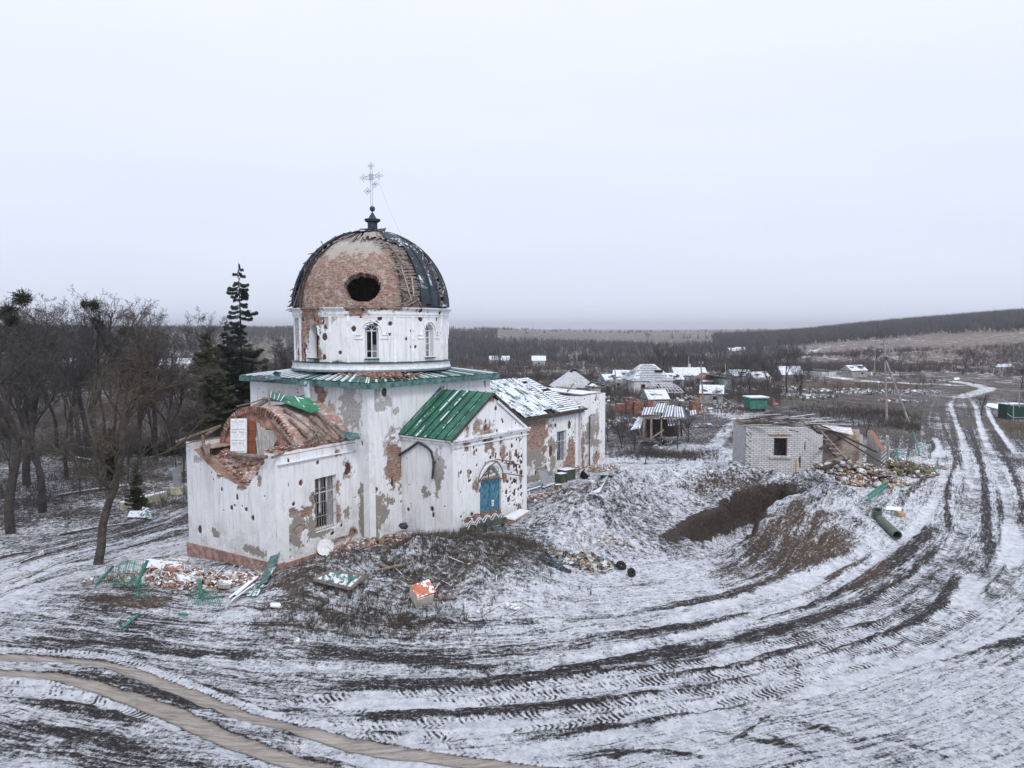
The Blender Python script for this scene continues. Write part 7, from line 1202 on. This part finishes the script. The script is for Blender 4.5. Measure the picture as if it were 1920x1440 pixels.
for px, Y, wd, lab in ((1372, 470, 6, 'distant white roofed farm building, left one of a pair'), (1387, 480, 6, 'distant white roofed farm building, right one of a pair'), (925, 330, 3.2, 'tiny pale gabled house in the valley right of the drum'), (948, 320, 2.8, 'tiny white hut in the valley, right of the gabled one'), (350, 260, 4.5, 'pale snowy roofed house seen between the spruces and the bare trees'), (310, 230, 4, 'low pale house seen through the churchyard trees'), (275, 210, 3.5, 'low snowy house behind the narrow mistletoe tree'), (135, 250, 4, 'low snowy roofed house far back at the left'), (215, 290, 4, 'small pale house behind the forked tree'), (1010, 300, 5, 'tiny hut in the scrub beyond the nave')):
    h = House('distant_house', px, Y, wd, 5, rnd.uniform(-.3, .3), lab); h.walls(2.4, M_VW); h.roof(2.3, 4.2, M_VR); h.win(0, 1.3, .8, .9)
for px, Y, wd, lab in ((1145, 150, 4, 'small roofless hut in the bushes behind the tower stump'), (1172, 165, 5, 'grey gabled hut left of the white hipped house'), (1258, 155, 4, 'little shed between the hipped and the long low house'), (1385, 165, 4.5, 'low hut hidden in the trees right of the grey green shed'), (1420, 160, 4, 'hut with a patchy roof above the green wagon'), (1600, 185, 5, 'low dark ruin at the foot of the brown slope'), (1335, 122, 3.5, 'broken shed beside the wrecked lean-to'), (1228, 112, 3, 'low broken shed behind the corrugated sheets')):
    h = House('ruined_hut', px, Y, wd, 3.5, rnd.uniform(-.4, .4), lab, 'hut'); h.walls(rnd.uniform(1.2, 2), rnd.choice([M_GREY, M_GREY, M_GREY]), (1,)); h.roof(1.7, 3.0, M_VR, ov=.2)
    for k in range(6): h.b('roof_fragment', (rnd.uniform(-wd/2, wd/2), rnd.uniform(-1.6, .2), 2.2+rnd.uniform(-.3, .6)), (rnd.uniform(.7, 1.8), rnd.uniform(.4, 1), .07), rnd.choice([M_VR, M_WOODD, M_WOODD]), rz=rnd.uniform(0, 3), rx=rnd.uniform(-.6, .6))
    h.win(wd*.15, 1.0, .6, .7)
# red brick stumps of burnt houses
for px, py, w_, hh, lab in ((1160, 772, 2.4, 1.0, 'broad low red brick stump left of the twin pillars'), (1181, 776, 1.1, 2.0, 'tall red brick pillar, left one of the twin pillars'), (1194, 776, 1.1, 1.8, 'dark red brick pillar, right one of the twin pillars'), (1303, 776, 1.4, 1.9, 'red brick stump with snow on top, just left of the tall pole'), (1216, 778, .8, 1.9, 'thin orange brick post between the pillars and the pole'), (1448, 760, .6, 1.0, 'small red brick block right of the green wagon')):
    c = on(px, py); o = empty('brick_stump', c, lab, 'ruin', 'red brick stumps of burnt houses'); MB().box((0, 0, hh/2-.2), (w_, 1.0, hh+.4), .2, jit=.12).build('masonry', M_RED, o, world=False); MB().box((w_*.12, 0, hh+.05), (w_*.6, .7, .35), .3, jit=.1).build('broken_top', M_RED, o, world=False); MB().rock((w_*.6, -.5, .1), .5, seed=3).build('fallen_lump', M_RED, o, world=False)
# shed with corrugated sheets, fallen in
c = on(1238, 832); sh = empty('corrugated_shed', c, 'open shed with tumbled corrugated sheets on posts beyond the nave', 'shed'); Ys_ = c.y
for q in (((1203, 778), (1238, 776), (1242, 762), (1208, 764)), ((1236, 783), (1262, 780), (1266, 759), (1243, 762)), ((1225, 772), (1246, 774), (1250, 755), (1232, 757)), ((1260, 786), (1286, 782), (1280, 763), (1262, 761)), ((1253, 798), (1272, 796), (1268, 782), (1250, 784)), ((1295, 778), (1306, 776), (1304, 768), (1293, 770))): patch('roof_sheet', sh, [AT(*q[0], Ys_-1.2), AT(*q[1], Ys_-1.2), AT(*q[2], Ys_+1.6), AT(*q[3], Ys_+1.6)], M_CORR, .2, .04, seed=rnd.randint(2, 50))
for a, b, r in (((1208, 778), (1206, 822), .09), ((1221, 782), (1221, 826), .1), ((1240, 784), (1240, 818), .08), ((1273, 785), (1274, 820), .09), ((1200, 781), (1288, 784), .09), ((1196, 800), (1206, 828), .05), ((1278, 800), (1293, 822), .05), ((1215, 826), (1245, 806), .06), ((1232, 812), (1250, 822), .05), ((1210, 822), (1236, 830), .05)): MB().bar(AT(*a, Ys_-.9), AT(*b, Ys_-1.1), r*2, r*2).build('timber', rnd.choice([M_WOODD, M_WOOD, M_SNOWWOOD]), sh)
patch('back_wall', sh, [AT(1212, 820, Ys_+1.4), AT(1280, 818, Ys_+1.4), AT(1278, 786, Ys_+1.4), AT(1212, 786, Ys_+1.4)], M_WOODD, .4, .05); patch('side_sheet', sh, [AT(1182, 806, Ys_-1), AT(1200, 803, Ys_-1), AT(1208, 780, Ys_+.6), AT(1194, 786, Ys_+.6)], M_VR, .2, .04, seed=4)
heap('shed_debris', 'splintered boards under the open corrugated shed', 1235, 832, 2.6, 1.2, 180, [(M_WOODD, 3, 'stick'), (M_SNOWWOOD, 2, 'stick'), DK, FL], .08, .25, up=.5)
c = on(1352, 768); ws_ = empty('wrecked_lean_to', c, 'wrecked wooden lean-to with a grey green panel left of the green wagon', 'shed')
for a, b, w_, m in (((1325, 742), (1365, 738), .12, M_SNOWWOOD), ((1332, 742), (1337, 760), .1, M_WOOD), ((1345, 744), (1347, 768), .9, M_VG), ((1356, 742), (1382, 748), .2, M_WOODD), ((1350, 750), (1344, 764), .35, M_VW), ((1356, 746), (1370, 754), .2, M_SNOWWOOD), ((1380, 744), (1382, 764), .12, M_WOOD), ((1318, 758), (1310, 765), .25, M_VR), ((1284, 762), (1310, 752), .14, M_SNOWWOOD), ((1366, 760), (1392, 755), .12, M_WOOD), ((1382, 764), (1392, 750), .08, M_SNOWWOOD)): MB().bar(AT(*a, c.y-.3), AT(*b, c.y-.6), w_, .08).build('board', m, ws_)
for px, py, rx, ry, n, lab in ((1330, 770, 5, 3, 220, 'scattered boards and sheets round the wrecked lean-to'), (1375, 762, 3, 3, 160, 'pale splinters strewn left of the green wagon'), (1200, 790, 6, 3, 260, 'red and pale rubble between the brick stumps and the shed'), (1640, 735, 14, 7, 900, 'long low bank of snowy pinkish rubble left of the far road'), (1505, 742, 7, 5, 320, 'snowy planks and sheets strewn right of the wagon'), (1325, 800, 2.2, 1.2, 110, 'snowy broken slats round the foot of the slim pole'), (1690, 752, 4, 3, 90, 'pale and turquoise scraps beside the leaning brace'), (1600, 700, 12, 6, 260, 'dark beams and white debris before the hillside')):
    heap('scattered_debris', lab, px, py, rx, ry, n, [(M_VR, 3, 'flat'), (M_RED, 1.5, 'rock'), (M_SNOWWOOD, 2, 'stick'), (M_TRASH[3], 1, 'flat'), (M_WOODD, 2, 'stick'), (M_VW, 1.5, 'rock')], .08, .35, up=.3)
for px, py, rx, ry, n, lab in ((1150, 752, 7, 5, 260, 'snowy wreckage strewn left of the brick pillars'), (1265, 748, 8, 4, 300, 'snowy wreckage below the fallen roof frame'), (1130, 800, 5, 3, 160, 'snowy sheets and boards in the bushes behind the tower stump'), (1345, 730, 9, 5, 260, 'white wreckage round the red gabled house'), (1440, 730, 8, 6, 200, 'boards and snowy scraps above the green wagon')):
    heap('house_wreckage', lab, px, py, rx, ry, n, [(M_VR, 4, 'flat'), (M_RED, 1, 'rock'), (M_SNOWWOOD, 3, 'stick'), (M_WOODD, 3, 'stick'), (M_VW, 2, 'rock')], .1, .5, up=.7)
# wagon
c = on(1416, 771); wg = empty('green_wagon', c, 'green box wagon with a snowy roof standing on the garden track', 'wagon', rz=.1); B = lambda nm, cc, sz, m, **k: MB().box(cc, sz, **k).build(nm, m, wg, world=False)
B('body', (0, 0, 1.25), (2.5, 2.2, 1.6), M_WAGON); B('roof', (0.05, 0, 2.15), (2.95, 2.7, .16), M_SNOWC); B('roof_edge', (0.05, -1.32, 2.03), (2.95, .06, .14), M_VG); B('board', (0, -1.12, 1.5), (2.5, .05, .06), M_VG); B('board', (0, -1.12, 1.0), (2.5, .05, .06), M_VG); B('chassis', (0, 0, .4), (2.3, 1.8, .15), M_WOODD)
for sx in (-.9, .9): MB().tube([(sx, -.95, .28), (sx, -.8, .28)], .3, 14).build('wheel', M_TYRE, wg, world=False)
# poles
def upole(nm, a, b, r, mat, lab, arms=(), grp=None):
    p = on(*a, -.3); q = Vector(AT(*b, p.y)); o = empty(nm, p, lab, 'power pole', grp); MB().tube([p, p.lerp(q, .5), q], [r, r*.85, r*.65], 8).build('pole', mat, o)
    for f, L_ in arms:
        c = p.lerp(q, f); arm = MB().bar(c+Vector((-L_/2, -.05, 0)), c+Vector((L_/2, .05, 0)), .09, .09).build('crossarm', M_WOODD, o)
        for k in (-.45, .45): MB().tube([c+Vector((L_*k, 0, .03)), c+Vector((L_*k, 0, .25))], .05, 6).build('insulator', M_VW, arm)
    return o, p, q
M_POLEC = simple('pole_concrete', (.27, .255, .245), .3, 2); M_POLEW = simple('pole_wood', (.22, .19, .165), .3, 2)
o, p, q = upole('power_pole', (1663, 790), (1658, 638), .17, M_POLEC, 'tall concrete power pole with two crossarms and a leaning brace', ((.955, 1.2), (.86, 1.3), (.80, .7))); b = on(1706, 792, -.3); MB().tube([b, p.lerp(q, .79)], [.15, .12], 8).build('brace', M_POLEC, o); MB().box(p.lerp(q, .78)+Vector((.1, 0, 0)), (.4, .3, .5)).build('bracket', M_IRON, o)
upole('power_pole', (1322, 808), (1314, 680), .11, M_POLEW, 'slim tilted wooden pole rising in front of the village houses', ((.985, .5),)); upole('power_pole', (1157, 742), (1153, 690), .13, M_POLEC, 'pale pole left of the white hipped house'); upole('power_pole', (1361, 716), (1360, 682), .12, M_VW, 'thin white pole above the grey green shed'); upole('power_pole', (1112, 705), (1110, 688), .1, M_POLEC, 'short pale pole behind the grey roofed house'); upole('power_pole', (1640, 700), (1641, 636), .13, M_POLEC, 'thin pole on the slope left of the concrete pole'); upole('power_pole', (1292, 700), (1291, 668), .12, M_VW, 'thin white pole beyond the long low house')
# fence and tank at the right edge
c = on(1906, 792); gt = empty('pipe_fence', c, 'grey pipe fence with a T shaped post at the right picture edge', 'fence'); YF = c.y; M_PF = simple('grey_pipe', (.30, .31, .33), .2, 3)
for a, b, r, y0, y1 in (((1900, 759), (1900, 790), .06, 0, 0), ((1911, 733), (1911, 764), .07, .4, .4), ((1899, 733), (1925, 733), .04, .4, .4), ((1880, 749), (1896, 760), .05, 5, .5), ((1896, 760), (1930, 762), .05, .3, 0), ((1898, 783), (1930, 783), .05, 0, 0), ((1880, 770), (1898, 782), .05, 5, .3), ((1885, 756), (1886, 776), .05, 4, 4), ((1880, 749), (1880, 768), .05, 5, 5), ((1862, 745), (1868, 758), .03, 6, 6), ((1874, 744), (1868, 758), .03, 6, 6)): MB().tube([AT(*a, YF+y0), AT(*b, YF+y1)], r, 6).build('pipe', M_PF, gt)
c = on(1912, 790); tk = empty('dark_green_tank', c+Vector((.5, 2.5, 0)), 'dark green metal box behind the pipe fence', 'tank'); MB().box((0, 0, .9), (2.6, 1.6, 2.3), .1).build('body', simple('deep_green_metal', (.02, .05, .038), .3, 3), tk, world=False); MB().box((0, 0, 2.1), (2.75, 1.75, .08), .1).build('lid', M_SNOWC, tk, world=False)
slab([(1848, 762, .1), (1870, 768, .1), (1876, 760, .2), (1852, 757, .2)], 'snowy sheet lying on the grass left of the pipe fence', M_SNOWC, 'board', 'board'); slab([(1866, 690, .3), (1904, 690, .3), (1898, 685, .5), (1870, 685, .5)], 'snowy platform far out on the brown field', M_VR, 'platform', 'platform'); slab([(1790, 713, .1), (1800, 712, .1), (1798, 709, .2), (1788, 710, .2)], 'small snowy scrap beside the far road', M_SNOWC, 'board', 'board')
# churchyard at the left
cc = empty('concrete_kerb', on(270, 945), 'long cream concrete kerb with snow along its top in the churchyard', 'kerb'); a, b = on(228, 956, .15), on(311, 936, .2); MB().bar(a, b, .35, .7).build('beam', M_CONC2, cc); MB().bar(a+Vector((0, 0, .37)), b+Vector((0, 0, .37)), .3, .05).build('snow_cap', M_SNOWC, cc)
for px in (250, 296): p = on(px, 952, .2); MB().bar(p, p+Vector((-.5, .4, 1.3)), .06, .06).build('stay', M_WOODL, cc)
gsn = empty('gravestone', on(333, 926), 'grey gravestone on a cream base beside the annex', 'gravestone'); MB().box((0, 0, 1.2), (.55, .18, 1.5), .1).build('slab', simple('grey_granite', (.22, .23, .24), .25, 4), gsn, world=False); MB().box((0, 0, .2), (.8, .6, .6), .1).build('base', M_CONC2, gsn, world=False)
slab([(238, 972, .1), (270, 974, .12), (272, 966, .3), (244, 966, .3)], 'pale sheet lying in the mud before the concrete kerb', M_VR); slab([(262, 972, .15), (286, 978, .1), (282, 966, .45), (268, 964, .5)], 'dark green sheet tilted in the mud before the concrete kerb', M_TEAL)
for a, b, r, lab in (((108, 932), (250, 912), .12, 'long dark fallen trunk with snow, behind the nearest big tree'), ((112, 1005), (242, 985), .09, 'dark fallen stem along the muddy track'), ((0, 1048), (60, 1038), .07, 'fallen stem at the left picture edge'), ((40, 1058), (80, 1045), .06, 'short snowy branch on the muddy track'), ((120, 860), (172, 866), .2, 'pale broken trunk lying between the trees')): p, q = on(*a, .1), on(*b, .12); thing1('fallen_log', lab, 'fallen log', MB().tube([p, p.lerp(q, .5)+Vector((0, 0, .05)), q], [r, r*.9, r*.6], 7), simple('snowy_trunk', (.06, .052, .05), .4, 3, snow=.7), tuple(p), 'fallen stems in the churchyard')
c = on(77, 1042, .1); thing1('stone', 'small pale stone on the muddy track at the left', 'stone', MB().rock(c, .2), M_CONC, tuple(c))
c = on(300, 850, .3); thing1('broken_tree_top', 'tangled heap of broken branches on the churchyard snow', 'branches', (lambda mb: [mb.tube([c+Vector((rnd.gauss(0, .9), rnd.gauss(0, .9), 0)), c+Vector((rnd.gauss(0, 1.6), rnd.gauss(0, 1.4), rnd.uniform(.2, 1.6)))], [.06, .015], 4) for _ in range(70)] and mb)(MB()), M_BARK, tuple(c))
o = blades('broken_crown', 'dark heap of broken evergreen twigs between the trunks', c.x+nr.normal(0, 1.3, 160), c.y+nr.normal(0, 1, 160), nr.uniform(.4, 1.4, 160), 14, M_NEEDLE, .02, .8, 5)
mb = MB()                                           # the snow filled wheel tracks on the far slope
# haze
vb = MB().box((0, 2500, 38), (12000, 13000, 96)); me_o = vb.build('haze', [], None); me_o['kind'] = 'stuff'; hm = bpy.data.materials.new('haze'); hm.use_nodes = True; hn_ = hm.node_tree; hn_.nodes.clear(); ho = hn_.nodes.new('ShaderNodeOutputMaterial'); pv = hn_.nodes.new('ShaderNodeVolumePrincipled'); pv.inputs['Color'].default_value = (.86, .88, .97, 1); pv.inputs['Density'].default_value = HAZE; pv.inputs['Anisotropy'].default_value = .2; hn_.links.new(pv.outputs[0], ho.inputs['Volume']); me_o.data.materials.append(hm)
